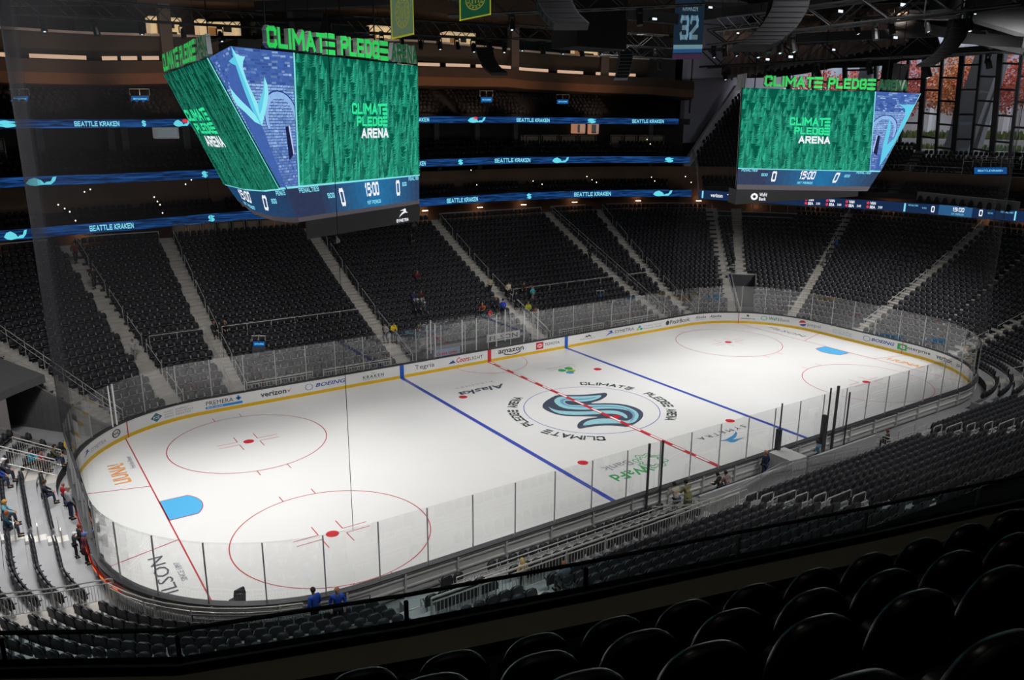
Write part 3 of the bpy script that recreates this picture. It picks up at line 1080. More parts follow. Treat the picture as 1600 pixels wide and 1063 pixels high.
def seat_mass(name, places, label, group, cat='seats', mats=None):
    n = len(places)
    if not n:
        return None
    P = np.array([(p[0], p[1], p[2]) for p in places]); A = np.array([p[3] for p in places])
    c, s_ = np.cos(A), np.sin(A)
    X = LV[None, :, 0] * c[:, None] - LV[None, :, 1] * s_[:, None] + P[:, 0:1]
    Y = LV[None, :, 0] * s_[:, None] + LV[None, :, 1] * c[:, None] + P[:, 1:2]
    Z = LV[None, :, 2] + P[:, 2:3]
    V = np.stack([X, Y, Z], 2).reshape(-1, 3)
    nv = len(LV)
    loops = np.array([i for f in LF for i in f], dtype=np.int32)
    sizes = np.array([len(f) for f in LF], dtype=np.int32)
    L = (loops[None, :] + (np.arange(n) * nv)[:, None]).reshape(-1).astype(np.int32)
    T = np.tile(sizes, n)
    starts = np.concatenate([[0], np.cumsum(T)[:-1]]).astype(np.int32)
    me = bpy.data.meshes.new(name)
    me.vertices.add(len(V)); me.vertices.foreach_set('co', V.reshape(-1))
    me.loops.add(len(L)); me.loops.foreach_set('vertex_index', L)
    me.polygons.add(len(T)); me.polygons.foreach_set('loop_start', starts)
    me.polygons.foreach_set('material_index', np.tile(LM, n))
    for m in (mats or (SEATB, SEATF, SEATC)):
        me.materials.append(m)
    me.update(calc_edges=True)
    o = link(bpy.data.objects.new(name, me))
    tag(o, label, cat, group, 'stuff')
    return o


def rz_in(s):
    n = rkn(s)[1]
    return math.atan2(-n.y, -n.x) - PI / 2


def ledge_v(u):
    xs = [-400, 0, 275, 634, 916, 1155, 1355, 1600, 2000]
    ys = [1018, 1018, 1019, 968, 924, 874, 832, 766, 640]
    for a, b, c, d in zip(xs, xs[1:], ys, ys[1:]):
        if u <= b:
            return c + (d - c) * (u - a) / (b - a)
    return 700


ORD = ['first', 'second', 'third', 'fourth', 'fifth', 'sixth', 'seventh', 'eighth', 'ninth', 'tenth', 'eleventh', 'twelfth', 'thirteenth',
       'fourteenth', 'fifteenth', 'sixteenth', 'seventeenth', 'eighteenth', 'nineteenth', 'twentieth', 'twenty-first', 'twenty-second',
       'twenty-third', 'twenty-fourth', 'twenty-fifth', 'twenty-sixth', 'twenty-seventh', 'twenty-eighth', 'twenty-ninth', 'thirtieth',
       'thirty-first', 'thirty-second', 'thirty-third', 'thirty-fourth', 'thirty-fifth', 'thirty-sixth', 'thirty-seventh', 'thirty-eighth', 'thirty-ninth', 'fortieth']
seats = []   # (depth, x, y, z, rz, row, section, index)
SECT = {0: 'near-side block left of the white-stepped aisle', 1: 'near-side block by the railed corner walkway',
        2: 'near left corner block', 3: 'left end block nearer the camera', 4: 'left end block beyond the white-stepped aisle',
        5: 'small block beside the tunnel at far left', 6: 'far left corner block', 7: 'far block in the left bend', 8: 'far block left of the scoreboard',
        9: 'far block behind the scoreboard', 10: 'far block by the centre line', 11: 'far block right of centre', 12: 'narrow far block', 13: 'far right bend block'}
for k in range(len(AISLES) - 1):
    s0, s1 = AISLES[k], AISLES[k + 1]
    for i in range(NR):
        d = bowl_d(i) + 0.56
        def real(s):  # metres along the row per metre of s, local
            return (rk(s + 0.01, d) - rk(s - 0.01, d)).length / 0.02
        g0 = 0.66 / real(s0 + 0.02); g1 = 0.66 / real(s1 - 0.02)
        s = s0 + g0
        idx = 0
        step = 0.525
        while s < s1 - g1:
            m = real(s)
            a, b = zone_rows(s)
            ok = a <= i < b
            if -73.0 < s < -57.5 and i in (0, 2, 3, 4):
                ok = (i == 0 and -72.0 < s < -60) or i in (2, 3) and -72.3 < s < -58.5
                if i == 4:
                    ok = False
            if abs(s) > 78.9:
                ok = True and ok
            if -27.8 < s < -26.9:
                ok = False
            if i >= 21 and s > 27.7 and s < 30.5:
                ok = False
            if ok:
                p = rk(s, d, bowl_z(i))
                seats.append((p.x, p.y, p.z, rz_in(s), i, k, idx))
            idx += 1
            s += step / m
# wrap: block between the aisle at s=70.3 and x=-5.95 crosses s=79.53
for i in range(4, NR):
    d = bowl_d(i) + 0.56
    x = -5.3; idx = 0
    seats = [q for q in seats if not (q[4] == i and q[1] < -13 and -5.3 < q[0] < 8.6)]
    while x < 8.6:
        seats.append((x, -WY - d, bowl_z(i), 0.0, i, 20, idx)); idx += 1
        x += 0.525
vis, rest = [], []
for q in seats:
    u, v, z = proj((q[0], q[1], q[2] + 0.6))
    if z < 1 or u < -260 or u > 1860 or v < -50 or v > ledge_v(u) + 150:
        continue
    if -20 < u < 1620 and v < ledge_v(u) - 6 and v < 1050:
        vis.append((z, q))
    else:
        rest.append(q)
vis.sort(key=lambda t: t[0])
near = vis[:298]
rest += [q for _, q in vis[298:]]


def dup_seat(src, loc, rz, label, group):
    r = src.copy(); COL.objects.link(r); r.location = loc; r.rotation_euler = (0, 0, rz)
    r['label'] = label; r['group'] = group
    for ch in list(src.children):
        c = ch.copy(); COL.objects.link(c); c.parent = r
    return r


proto = empty('stadium_seat', (0, 0, 0), 0, 'x', 'seat', 'folding seats in the lower bowl')
for nm in ('backrest', 'seat_pan', 'armrest', 'armrest_b', 'seat_support'):
    link(bpy.data.objects.new(nm.replace('_b', '') if nm == 'armrest_b' else nm, SME[nm]), proto)
sect_near = {20: 'near-side block right of the white-stepped aisle', 0: 'near-side corner block left of the white-stepped aisle'}
first = True
for z, q in near:
    x, y, zz, rz, i, k, idx = q
    nm = {20: 'near block right of the white steps', 19: 'near block right of the white steps', 0: 'near block left of the white steps',
          1: 'near left corner block', 2: 'left end block nearest the camera', 3: 'left end block between two stairs',
          4: 'small block beside the tunnel'}.get(k, 'near block at far right')
    lab = 'dark seat, %s along the %s row, %s' % (ORD[idx] if idx < 40 else 'place %d' % (idx + 1), ORD[i], nm)
    if first:
        proto.location = (x, y, zz); proto.rotation_euler = (0, 0, rz); proto['label'] = lab
        first = False
    else:
        dup_seat(proto, (x, y, zz), rz, lab, 'folding seats in the lower bowl')
seat_mass('stadium_seats', rest, 'thousands of empty dark folding seats filling the lower bowl around the ice', 'distant folding seats')

# ------------------------------------------------------------------ foreground deck: black seats, floor, parapet and glass rail
FG = [(23.6, 15.28), (24.52, 15.86), (25.31, 16.35), (26.3, 16.95)]
FS = mat('foreground_seat_vinyl', (0.010, 0.010, 0.012), 0.32, var=0.1)
FSR = mat('foreground_seat_shell', (0.008, 0.008, 0.009), 0.5, var=0.1)
bm = seat_meshes(14, True)
w_, h_ = 0.50, 0.62
olb = seat_back_outline(w_, h_, 24, 0.50)


def layb(sc, y, dz=0):
    return [Vector((x * sc, y - z * 0.16, 0.26 + z * (1 - (1 - sc) * 0.6) + dz)) for x, z in olb]


mb1 = MB(); mb1.loft([layb(0.9, -0.10), layb(0.965, -0.097), layb(1.0, -0.08), layb(1.0, -0.055)], 0)
mb2 = MB(); mb2.loft([layb(0.975, -0.053), layb(0.99, -0.03), layb(0.96, 0.0), layb(0.86, 0.018)], 0)
FB = {'back_shell': mb1.mesh('back_shell', FSR), 'back_cushion': mb2.mesh('back_cushion', FS)}
FB['seat_pan'] = bm['seat_pan'].mesh('seat_pan', FS)
mb3 = MB()
mb3.box((0.285, 0.0, 0.50), (0.04, 0.26, 0.03)); mb3.box((0.285, -0.08, 0.32), (0.035, 0.07, 0.36))
FB['armrest'] = mb3.mesh('armrest', FSR)
mb4 = MB()
r0 = [[Vector((0.285 + rr * math.cos(2 * PI * k / 20), 0.13 + rr * math.sin(2 * PI * k / 20), zz)) for k in range(20)] for rr, zz in ((0.034, 0.42), (0.045, 0.515), (0.055, 0.52), (0.055, 0.53), (0.04, 0.53), (0.032, 0.44))]
mb4.loft(r0, 0)
FB['cup_holder'] = mb4.mesh('cup_holder', FSR)
for k in FB.values():
    k.polygons.foreach_set('use_smooth', [True] * len(k.polygons))
    k.set_sharp_from_angle(angle=math.radians(50))
fproto = empty('padded_seat', (0, 0, 0), 0, 'x', 'seat', 'padded black seats in the foreground')
for nm in FB:
    link(bpy.data.objects.new(nm, FB[nm]), fproto)
fgl = []
ph = [-55.40, -55.47, -55.44, -55.56]
for r, (d, zt) in enumerate(FG):
    for k in range(-12, 26):
        s = ph[r] - k * 0.1545
        if s < -57.59:
            s = -57.59 + (s + 57.59) * (RR + d) / RR
        p = rk(s, d, zt - 0.88)
        u, v, z = proj((p.x, p.y, zt))
        u2, v2, z2 = proj((p.x, p.y, zt - 0.1))
        if z > 1.2 and -120 < u < 1750 and v < 1130:
            fgl.append((r, u, p, s))
cnt = {}
for r in range(4):
    L = sorted([q for q in fgl if q[0] == r], key=lambda q: q[1])
    vis_i = 0
    for (rr, u, p, s) in L:
        vis_i += 1
        lab = 'black padded seat, %s from the left in the %s foreground row' % (ORD[vis_i - 1], ORD[r])
        if 'done' not in cnt:
            cnt['done'] = 1
            fproto.location = p; fproto.rotation_euler = (0, 0, rz_in(s)); fproto['label'] = lab
        else:
            dup_seat(fproto, p, rz_in(s), lab, 'padded black seats in the foreground')
# deck floor
prof = []
dd = [22.75, 23.95, 24.85, 25.65, 26.65, 29.5]
zz = [14.40, 14.98, 15.47, 16.07, 16.8]
for k in range(5):
    prof += [(dd[k], zz[k]), (dd[k + 1], zz[k])]
prof += [(29.5, 13.6), (22.3, 13.6), (22.3, 14.40)]
struct(sweep(prof, -64, -50, 0.5).build('floor_upper_deck', BLACK), 'black stepped floor under the foreground seats')
RV = []
for (u, v) in [(-260, 1000), (0, 987), (275, 983), (634, 928), (916, 877), (1155, 830), (1355, 792), (1532, 755), (1700, 722), (1900, 690)]:
    RV.append(onz(u, v, 14.85))
RV[0] = RV[1] + (RV[1] - RV[2]) * 1.1
LEDGE = mat('olive_brown_ledge', (0.42, 0.39, 0.28), 0.7, var=0.15)


def offs(pts, o):
    out = []
    for i, p in enumerate(pts):
        a = pts[max(i - 1, 0)]; b = pts[min(i + 1, len(pts) - 1)]
        t = (b - a).normalized()
        n = Vector((-t.y, t.x, 0)) * -1   # towards the seats
        if n.dot(Vector((CP.x, CP.y, 0)) - Vector((p.x, p.y, 0))) < 0:
            n = -n
        out.append(p + n * o)
    return out


def rail_loft(prof, pts, name, m, parent=None):
    """prof: (offset towards the seats, z)"""
    cols = [offs(pts, o) for o, z in prof]
    mb = MB()
    mb.loft([[Vector((cols[k][i].x, cols[k][i].y, prof[k][1])) for k in range(len(prof))] for i in range(len(pts))], 0)
    return mb.build(name, m, parent)


struct(rail_loft([(-0.05, 13.2), (-0.05, 14.50), (0.38, 14.50), (0.38, 14.38), (0.45, 13.9), (0.45, 13.2)], RV, 'wall_parapet', LEDGE), 'olive-brown ledge in front of the foreground seats')
fr = empty('glass_balustrade', RV[3], label='clear glass balustrade with black top rail in front of the foreground seats', cat='railing')
fr.location = (0, 0, 0)
rail_loft([(-0.010, 14.83), (-0.010, 14.85), (0.022, 14.85), (0.022, 14.83)], RV, 'top_rail', BLACK, fr)
rail_loft([(-0.045, 14.50), (-0.045, 14.57), (0.06, 14.57), (0.06, 14.50)], RV, 'base_channel', mat('black_anodised_channel', (0.02, 0.02, 0.022), 0.25, 0.7), fr)
rail_loft([(0.055, 14.572), (0.055, 14.582), (0.075, 14.582), (0.075, 14.572)], RV, 'channel_trim', ALU, fr)
for i in range(len(RV) - 1):
    a, b = RV[i], RV[i + 1]
    t = (b - a).normalized()
    a2, b2 = a + t * 0.012, b - t * 0.012
    rail_loft([(0.0, 14.57), (0.0, 14.83), (0.014, 14.83), (0.014, 14.57)], [a2, b2], 'glass_panel', RGLASS, fr)
    if i:
        mb = MB(); mb.box((a.x, a.y, 14.67), (0.03, 0.03, 0.22))
        mb.build('joint_clip', BLACK if i < 5 else ALU, fr)
# ------------------------------------------------------------------ decks over the far side and the right end


def lerp_tab(tab, s):
    if s <= tab[0][0]:
        return tab[0][1]
    for (a, za), (b, zb) in zip(tab, tab[1:]):
        if s <= b:
            return za + (zb - za) * (s - a) / (b - a)
    return tab[-1][1]


def dsweep(prof, s0, s1, name, m, label=None, zf=None, step=0.6, kind='structure', parent=None):
    mb = sweep(prof, s0, s1, step, zf=zf)
    o = mb.build(name, m, parent)
    if kind:
        struct(o, label)
    return o


# z of each ribbon's top edge along s, at d = 24
T1 = [(-32, 10.12), (-23.5, 10.2), (-14, 10.52), (6.8, 10.86), (18.2, 11.0), (23.3, 10.88), (27.2, 10.85)]
T1E = [(27.5, 10.85), (28.6, 10.6), (30.5, 10.36), (33.4, 10.3), (40, 10.4), (48, 10.4)]
T2 = [(-32, 14.2), (-24.3, 14.25), (-13.6, 14.44), (6.5, 14.88), (18.1, 15.0), (27.0, 14.8)]
T3 = [(-32, 18.65), (-24.1, 18.68), (-15.7, 18.84), (6.6, 19.25), (18.1, 19.3), (26.6, 19.25)]
RIBB = bpy.data.materials.new('led_water_picture')
RIBB.use_nodes = True
_n = RIBB.node_tree; _n.nodes.clear()
_o = _n.nodes.new('ShaderNodeOutputMaterial'); _e = _n.nodes.new('ShaderNodeEmission')
_t = _n.nodes.new('ShaderNodeTexCoord'); _m = _n.nodes.new('ShaderNodeMapping'); _x = _n.nodes.new('ShaderNodeTexNoise'); _cr = _n.nodes.new('ShaderNodeValToRGB')
_m.inputs['Scale'].default_value = (0.45, 0.45, 9.0)
_x.inputs['Scale'].default_value = 1.0; _x.inputs['Detail'].default_value = 5; _x.inputs['Distortion'].default_value = 0.8
_cr.color_ramp.elements[0].position = 0.42; _cr.color_ramp.elements[0].color = (*srgb(10, 30, 62), 1)
_cr.color_ramp.elements[1].position = 0.72; _cr.color_ramp.elements[1].color = (*srgb(34, 84, 150), 1)
_n.links.new(_t.outputs['Object'], _m.inputs[0]); _n.links.new(_m.outputs[0], _x.inputs['Vector']); _n.links.new(_x.outputs['Fac'], _cr.inputs[0])
_n.links.new(_cr.outputs[0], _e.inputs[0]); _n.links.new(_e.outputs[0], _o.inputs[0])
E_CYAN = emat('led_cyan', srgb(130, 215, 235), 1.0)
E_CYAN2 = emat('led_bright_cyan', srgb(100, 210, 225), 1.0)
E_WHITE = emat('led_white', srgb(235, 238, 245), 1.0)
E_RED = emat('led_red', srgb(215, 60, 75), 1.0)
E_NAVY = emat('led_navy', srgb(22, 42, 76), 1.0)
E_SCORE = emat('led_score_blue', srgb(42, 88, 130), 1.0)

SKT = block('SEATTLE KRAKEN')


def arc_len(s, d=24.0):
    sg = 1 if s >= 0 else -1
    t = abs(s)
    k = (RR + d) / RR
    if t <= CX:
        return sg * t
    if t <= CX + ARC:
        return sg * (CX + (t - CX) * k)
    return sg * (CX + ARC * k + t - CX - ARC)


def arc_inv(L, d=24.0):
    sg = 1 if L >= 0 else -1
    t = abs(L)
    k = (RR + d) / RR
    if t <= CX:
        return sg * t
    if t <= CX + ARC * k:
        return sg * (CX + (t - CX) / k)
    return sg * (CX + ARC + t - CX - ARC * k)


def even(a, b):
    A, B = arc_len(a), arc_len(b)
    return lambda x: arc_inv(A + (B - A) * x)

WAVE = tri_poly([(0, .35), (.12, .75), (.3, .9), (.5, .6), (.62, .1), (.8, .1), (.95, .5), (1, .95), (.88, .9), (.8, .45), (.66, .4), (.5, .1), (.3, .0), (.12, .1)])


def ribbon(s0, s1, T, h, label, items, dback=0.35):
    r = empty('led_ribbon_board', (0, 0, 0), label=label, cat='ribbon board', group=None)
    zf = lambda s: lerp_tab(T, s)
    sweep([(24.0, -h), (24.0, 0.0), (24.0 + dback, 0.0), (24.0 + dback, -h)], s0, s1, 0.6, zf=zf).build('cabinet', BLACK, r)
    mb = sweep([(23.965, -h + 0.02), (23.965, -0.02), (23.99, -0.02), (23.99, -h + 0.02)], s0, s1, 0.6, zf=zf)
    mb.build('display', RIBB if 'water' in label else E_NAVY, r)
    for shape, a, b, y0, y1, m in items:
        mb = MB()
        ev = even(a, b)
        put2d(mb, shape, (0, y0, 1, y1), lambda x, y: rk(ev(x), 23.90, lerp_tab(T, ev(x)) - h + h * y))
        mb.build('lettering' if shape is SKT else 'display_mark', m, r)
    return r


def letter(a, b):
    return (SKT, a, b, .2, .8, E_CYAN)


def sic(a, b):
    return (S_UP, a - 0.1, b + 0.1, .12, .9, E_CYAN2)


def tent(a, b):
    return (WAVE, a, b, .05, .95, E_CYAN2)


ribbon(-32, 26.62, T3, 0.72, 'top blue water-pattern LED ribbon across the far stand, above the seat boxes', [
    sic(-24.15, -23.9), letter(-22.76, -21.61), tent(-17.34, -15.9), (disc2(10), -16.6, -16.1, .5, .95, E_RED), letter(3.6, 7.73), tent(12.35, 14.61), (disc2(10), 13.0, 13.6, .5, .95, E_RED),
    letter(18.62, 22.27), sic(23.69, 23.82), letter(25.11, 26.15), sic(-19.8, -19.6)])
ribbon(-32, 27.05, T2, 0.80, 'middle blue water-pattern LED ribbon across the far stand', [
    tent(-23.84, -23.24), sic(-15.3, -14.9), sic(11.19, 11.66), letter(15.75, 20.58), tent(22.39, 22.99), sic(26.33, 26.45), letter(4.0, 7.2)])
ribbon(-32, 27.17, T1, 0.86, 'lowest blue water-pattern LED ribbon across the far stand', [
    tent(-24.4, -23.95), letter(-22.73, -21.44), sic(-15.1, -14.65), letter(9.64, 13.58), sic(20.19, 20.73), letter(23.2, 24.5), tent(25.92, 26.55)])
_z = block('0')
items = [(SQ, 27.5, 27.55, .1, .9, E_CYAN), (text2d('verizon', 0.02), 27.78, 28.16, .3, .7, E_WHITE), (block('TRAN'), 28.3, 28.8, .25, .75, E_WHITE)]
for a in (30.67, 31.29, 31.86, 32.47):
    for y in (.15, .55):
        items.append((text2d('SEA' if y < .3 else 'VAN', 0.04), a + .1, a + .26, y, y + .3, E_WHITE))
        items.append((disc2(8), a, a + .08, y, y + .3, E_RED))
    items.append((text2d('3:00', 0.02), a + .34, a + .46, .2, .45, E_WHITE))
items += [(SQ, 33.53, 33.58, .08, .92, E_CYAN), (text2d('PENALTIES'), 33.65, 33.92, .68, .84, E_CYAN), (text2d('SOG'), 34.04, 34.16, .5, .66, E_CYAN),
          (_z, 34.29, 34.39, .2, .85, E_WHITE), (block('15:00'), 34.88, 35.2, .45, .88, E_WHITE), (text2d('1ST PERIOD'), 34.86, 35.2, .14, .32, E_CYAN),
          (_z, 36.31, 36.7, .2, .85, E_WHITE), (text2d('SOG'), 37.2, 37.7, .5, .66, E_CYAN), (text2d('PENALTIES'), 38.45, 39.67, .68, .84, E_CYAN), (SQ, 39.8, 39.95, .08, .92, E_CYAN),
          (SQN, 34.5, 35.6, .0, 1.0, E_SCORE)]
items = items[-1:] + items[:-1]
ribbon(27.42, 48, T1E, 1.1, 'navy LED ribbon with scores along the right end stand', [])
re_ = bpy.data.objects['led_ribbon_board.003']
for k, (shape, a, b, y0, y1, m) in enumerate(items):
    mb = MB()
    off_ = 23.90 if k == 0 else 23.87
    ev = even(a, b)
    put2d(mb, shape, (0, y0, 1, y1), lambda x, y: rk(ev(x), off_, lerp_tab(T1E, ev(x)) - 1.1 + 1.1 * y))
    mb.build('display_mark', m, re_)

# slabs, soffits, back walls, columns
SL, SRR = -32, 27.0
dsweep([(24.35, -0.86), (24.35, -0.05), (24.9, -0.05), (27.5, -0.05), (27.5, -0.86)], SL, SRR, 'floor_club_level', DARKC, 'club level slab of the far stand', zf=lambda s: lerp_tab(T1, s))
dsweep([(24.35, -0.80), (24.35, -0.05), (28.0, -0.05), (28.0, -0.80)], SL, SRR, 'floor_suite_level', DARKC, 'suite level slab of the far stand', zf=lambda s: lerp_tab(T2, s))
dsweep([(24.35, -0.72), (24.35, -0.05), (33.5, -0.05), (33.5, -0.72)], SL, SRR, 'floor_upper_level', DARKC, 'upper level slab of the far stand', zf=lambda s: lerp_tab(T3, s))
dsweep([(22.05, 7.6), (22.05, 7.9), (28.0, 7.9), (28.0, 7.6)], -34, 48, 'floor_concourse', CONC, 'concourse floor behind the last row')
CW = mat('concourse_wall_paint', (0.20, 0.125, 0.08), 0.8, var=0.35, scale=0.35)
dsweep([(26.5, 7.9), (26.5, 13.5), (26.8, 13.5), (26.8, 7.9)], -34, 48, 'wall_concourse', CW, 'brown concourse wall behind the lower bowl')
dsweep([(27.5, 10.2), (27.5, 14.2), (27.8, 14.2), (27.8, 10.2)], SL, SRR, 'wall_club', DWALL, zf=None)
dsweep([(28.0, 14.3), (28.0, 18.7), (28.3, 18.7), (28.3, 14.3)], SL, SRR, 'wall_suite', DWALL)
dsweep([(33.4, 19.0), (33.4, 23.5), (33.7, 23.5), (33.7, 19.0)], SL, SRR, 'wall_upper', DWALL)
# brown cantilevered band below the press level
TB = [(-32, 23.6), (-24, 23.4), (-17, 23.75), (8, 24.3), (20, 24.5), (26, 24.0), (27.3, 23.6)]
dsweep([(27.0, -1.0), (27.0, 0.0), (34, 0.0), (34, -2.1), (29.2, -2.1), (27.3, -1.95)], SL, 27.2, 'wall_press_band', mat('dark_brown_fascia', (0.060, 0.038, 0.026), 0.75, var=0.3, scale=1.0), 'dark brown band under the press level', zf=lambda s: lerp_tab(TB, s))
dsweep([(26.98, -1.9), (26.98, -1.02), (27.35, -1.02), (27.35, -1.9)], SL, 27.2, 'trim_1', WOODL, 'brown timber lower edge of the press band', zf=lambda s: lerp_tab(TB, s))
TL = [(-32, 25.8), (-23.5, 25.8), (-14, 26.1), (9, 27.0), (21, 26.75), (27, 26.2)]
dsweep([(28.6, -2.0), (28.0, -0.35), (28.0, -0.1), (28.6, -0.1), (34, -0.1), (34, -2.0)], SL, 25.9, 'wall_press_front', mat('dark_bronze_fascia', (0.034, 0.026, 0.018), 0.7, var=0.4, scale=0.7), 'dark bronze front of the press level', zf=lambda s: lerp_tab(TL, s))
dsweep([(27.9, -0.14), (27.9, 0.06), (28.5, 0.06), (28.5, -0.14)], SL, 25.9, 'trim_2', mat('pale_ledge', (0.62, 0.57, 0.54), 0.6), 'pale ledge along the press level', zf=lambda s: lerp_tab(TL, s))
dsweep([(34.0, 20), (34.0, 34), (34.4, 34), (34.4, 20)], SL, 27.4, 'wall_press_back', DWALL)
dsweep([(29.5, 3.0), (29.5, 3.3), (36, 3.3), (36, 3.0)], SL, 26.8, 'ceiling_press', mat('brown_soffit', (0.075, 0.05, 0.035), 0.8, var=0.3), 'brown soffit over the press level', zf=lambda s: lerp_tab(TL, s))
dsweep([(28.4, 3.0), (28.4, 8.5), (29.5, 8.5), (29.5, 3.0)], SL, 26.8, 'wall_above_press', mat('brown_soffit', (0, 0, 0)), zf=lambda s: lerp_tab(TL, s))

# lamps under the band: a row of lit strips
LS = emat('warm_strip_light', (1.0, 0.66, 0.45), 0.55)
for k, (a, b) in enumerate([(-24.6, -23.6), (-23.2, -22.2), (-21.8, -20.6), (-20.3, -19.0), (-18.6, -17.2), (-16.9, -15.6), (6.2, 8.0), (8.6, 11.2), (12.0, 15.0), (15.8, 18.0), (18.8, 21.0), (21.4, 22.8), (23.1, 23.9), (24.3, 24.9), (25.1, 25.5)]):
    mb = sweep([(27.75, 0.10), (27.75, 0.42), (27.85, 0.42), (27.85, 0.10)], a, b, zf=lambda s: lerp_tab(TB, s) + 0.02)
    tag(mb.build('strip_lamp', LS), 'warm lit strip, number %d from the left above the brown band' % (k + 1), 'light', 'warm lit strips over the brown band')
# columns in front of the press level and between the suites
for s in (-16.4, 20.9, 24.55):
    mb = MB(); p = rk(s, 28.0, 0); mb.box((p.x, p.y, lerp_tab(TB, s) + 2.4), (1.0, 0.9, 4.9), Matrix.Rotation(rz_in(s), 3, 'Z'))
    struct(mb.build('column', mat('grey_brown_column', (0.13, 0.105, 0.09), 0.7)), 'grey brown column of the press level')
for T, dd_, hh in ((T1, 26.9, 3.0), (T2, 27.4, 3.4)):
    k = -24.6
    while k < 26.6:
        p = rk(k, dd_, 0)
        mb = MB(); mb.box((p.x, p.y, lerp_tab(T, k) + hh / 2 + 0.3), (0.55, 0.4, hh), Matrix.Rotation(rz_in(k), 3, 'Z'))
        struct(mb.build('column', mat('grey_column', (0.10, 0.105, 0.11), 0.7)), 'grey column between suites')
        k += 1.35 if k < -22 else (5.2 if abs(k) < 21.9 else 1.1)
# suites and press rooms, room light put into wall and door colours as glow
SUITE = emat('warm_room_light', srgb(255, 205, 150), 0.85)
ROOMW = mat('cream_room_wall', (0.75, 0.62, 0.45), 0.8, emit=(1.0, 0.68, 0.42), es=0.42)
ROOMD = mat('dim_green_room', (0.05, 0.07, 0.065), 0.8)


def room(u0, u1, v0, v1, y, m, label, door=True):
    a = ony(u0, v1, y); b = ony(u1, v1, y); c = ony(u1, v0, y)
    w_ = b.x - a.x; h_ = c.z - b.z
    r = empty('lit_room', (0, 0, 0), label=label, cat='room')
    x0, z0 = a.x, a.z
    mb = MB()
    mb.box((x0 + w_ / 2, y + 1.6, z0 + h_ / 2), (w_, 0.1, h_)); mb.box((x0, y + 0.9, z0 + h_ / 2), (0.1, 1.5, h_)); mb.box((x0 + w_, y + 0.9, z0 + h_ / 2), (0.1, 1.5, h_))
    mb.box((x0 + w_ / 2, y + 0.9, z0), (w_, 1.5, 0.1)); mb.box((x0 + w_ / 2, y + 0.9, z0 + h_), (w_, 1.5, 0.1))
    mb.build('room_shell', m, r)
    if door:
        mb = MB(); mb.box((x0 + w_ * 0.42, y + 1.5, z0 + h_ * 0.36), (w_ * 0.22, 0.08, h_ * 0.68)); mb.build('wooden_door', mat('orange_wood_door', (0.35, 0.16, 0.06), 0.6, emit=(0.5, 0.22, 0.08), es=0.25), r)
        mb = MB(); mb.box((x0 + w_ * 0.78, y + 1.45, z0 + h_ * 0.62), (w_ * 0.2, 0.08, h_ * 0.28)); mb.build('wall_screen', BLACK, r)
        mb = MB(); mb.box((x0 + w_ * 0.6, y + 0.5, z0 + h_ * 0.1), (w_ * 0.5, 0.5, h_ * 0.16)); mb.build('desk', BLACK, r)
    mb = MB(); mb.box((x0 + w_ / 2, y + 0.02, z0 + h_ / 2), (w_, 0.015, h_)); mb.build('window_glass', RGLASS, r)
    return r


YP = WY + 29.2
room(236, 285, 26, 52, YP, ROOMW, 'warm lit press room at far left above the left scoreboard')
room(313, 377, 31, 58, YP, ROOMW, 'warm lit press room just above the top of the left scoreboard')
room(581, 612, 40, 62, YP, ROOMW, 'narrow lit press room above the word arena')
room(700, 744, 50, 74, YP, ROOMW, 'warm lit press room right of the pale green banner')
room(898, 935, 62, 86, YP, ROOMW, 'warm lit press room with a wall screen left of the centre speaker')
room(938, 964, 66, 88, YP, mat('dim_blue_room', (0.16, 0.16, 0.18), 0.8), 'dim grey press room beside the centre speaker', False)
room(402, 460, 33, 62, YP, ROOMD, 'dim press room behind the word climate', False)
room(520, 578, 38, 64, YP, ROOMD, 'dim press room behind the word pledge', False)
room(820, 892, 60, 82, YP, ROOMD, 'dim green press room at centre', False)
room(120, 228, 24, 50, YP, mat('black_glazed_room', (0.02, 0.02, 0.022), 0.5), 'dark press box with black glazing at far left', False)
YS = WY + 26.0
room(903, 915, 194, 208, YS, mat('orange_suite', (0.4, 0.2, 0.12), 0.8, emit=(0.9, 0.42, 0.25), es=0.35), 'small orange lit suite doorway left of the two above the white rails', False)
room(925, 936, 194, 209, YS, mat('orange_suite', (0, 0, 0)), 'small orange lit suite doorway right of the two above the white rails', False)
room(246, 280, 199, 216, YS, mat('grey_lit_suite', (0.4, 0.4, 0.42), 0.8, emit=(0.5, 0.5, 0.52), es=0.2), 'grey lit suite window left of the left scoreboard', False)

# deck seats (stuff): rows on stepped blocks
deck = []
pr_rows = []


def deck_rows(s0, s1, d0, z0f, n, run, rise, gaps=(), name='floor_deck_tier', mat_=DARKC):
    for i in range(n):
        dsweep([(d0 + run * i, rise * i - 0.5), (d0 + run * i, rise * i), (d0 + run * (i + 1), rise * i), (d0 + run * (i + 1), rise * i - 0.5)],
               s0, s1, name, mat_, zf=z0f, step=0.9)
        d = d0 + run * i + 0.5
        s = s0
        while s < s1:
            m = (rk(s + 0.01, d) - rk(s - 0.01, d)).length / 0.02
            if not any(a < s < b for a, b in gaps):
                p = rk(s, d, z0f(s) + rise * i)
                u, v, z = proj((p.x, p.y, p.z + 0.6))
                if -150 < u < 1750 and v > -50:
                    deck.append((p.x, p.y, p.z, rz_in(s)))
            s += 0.53 / m


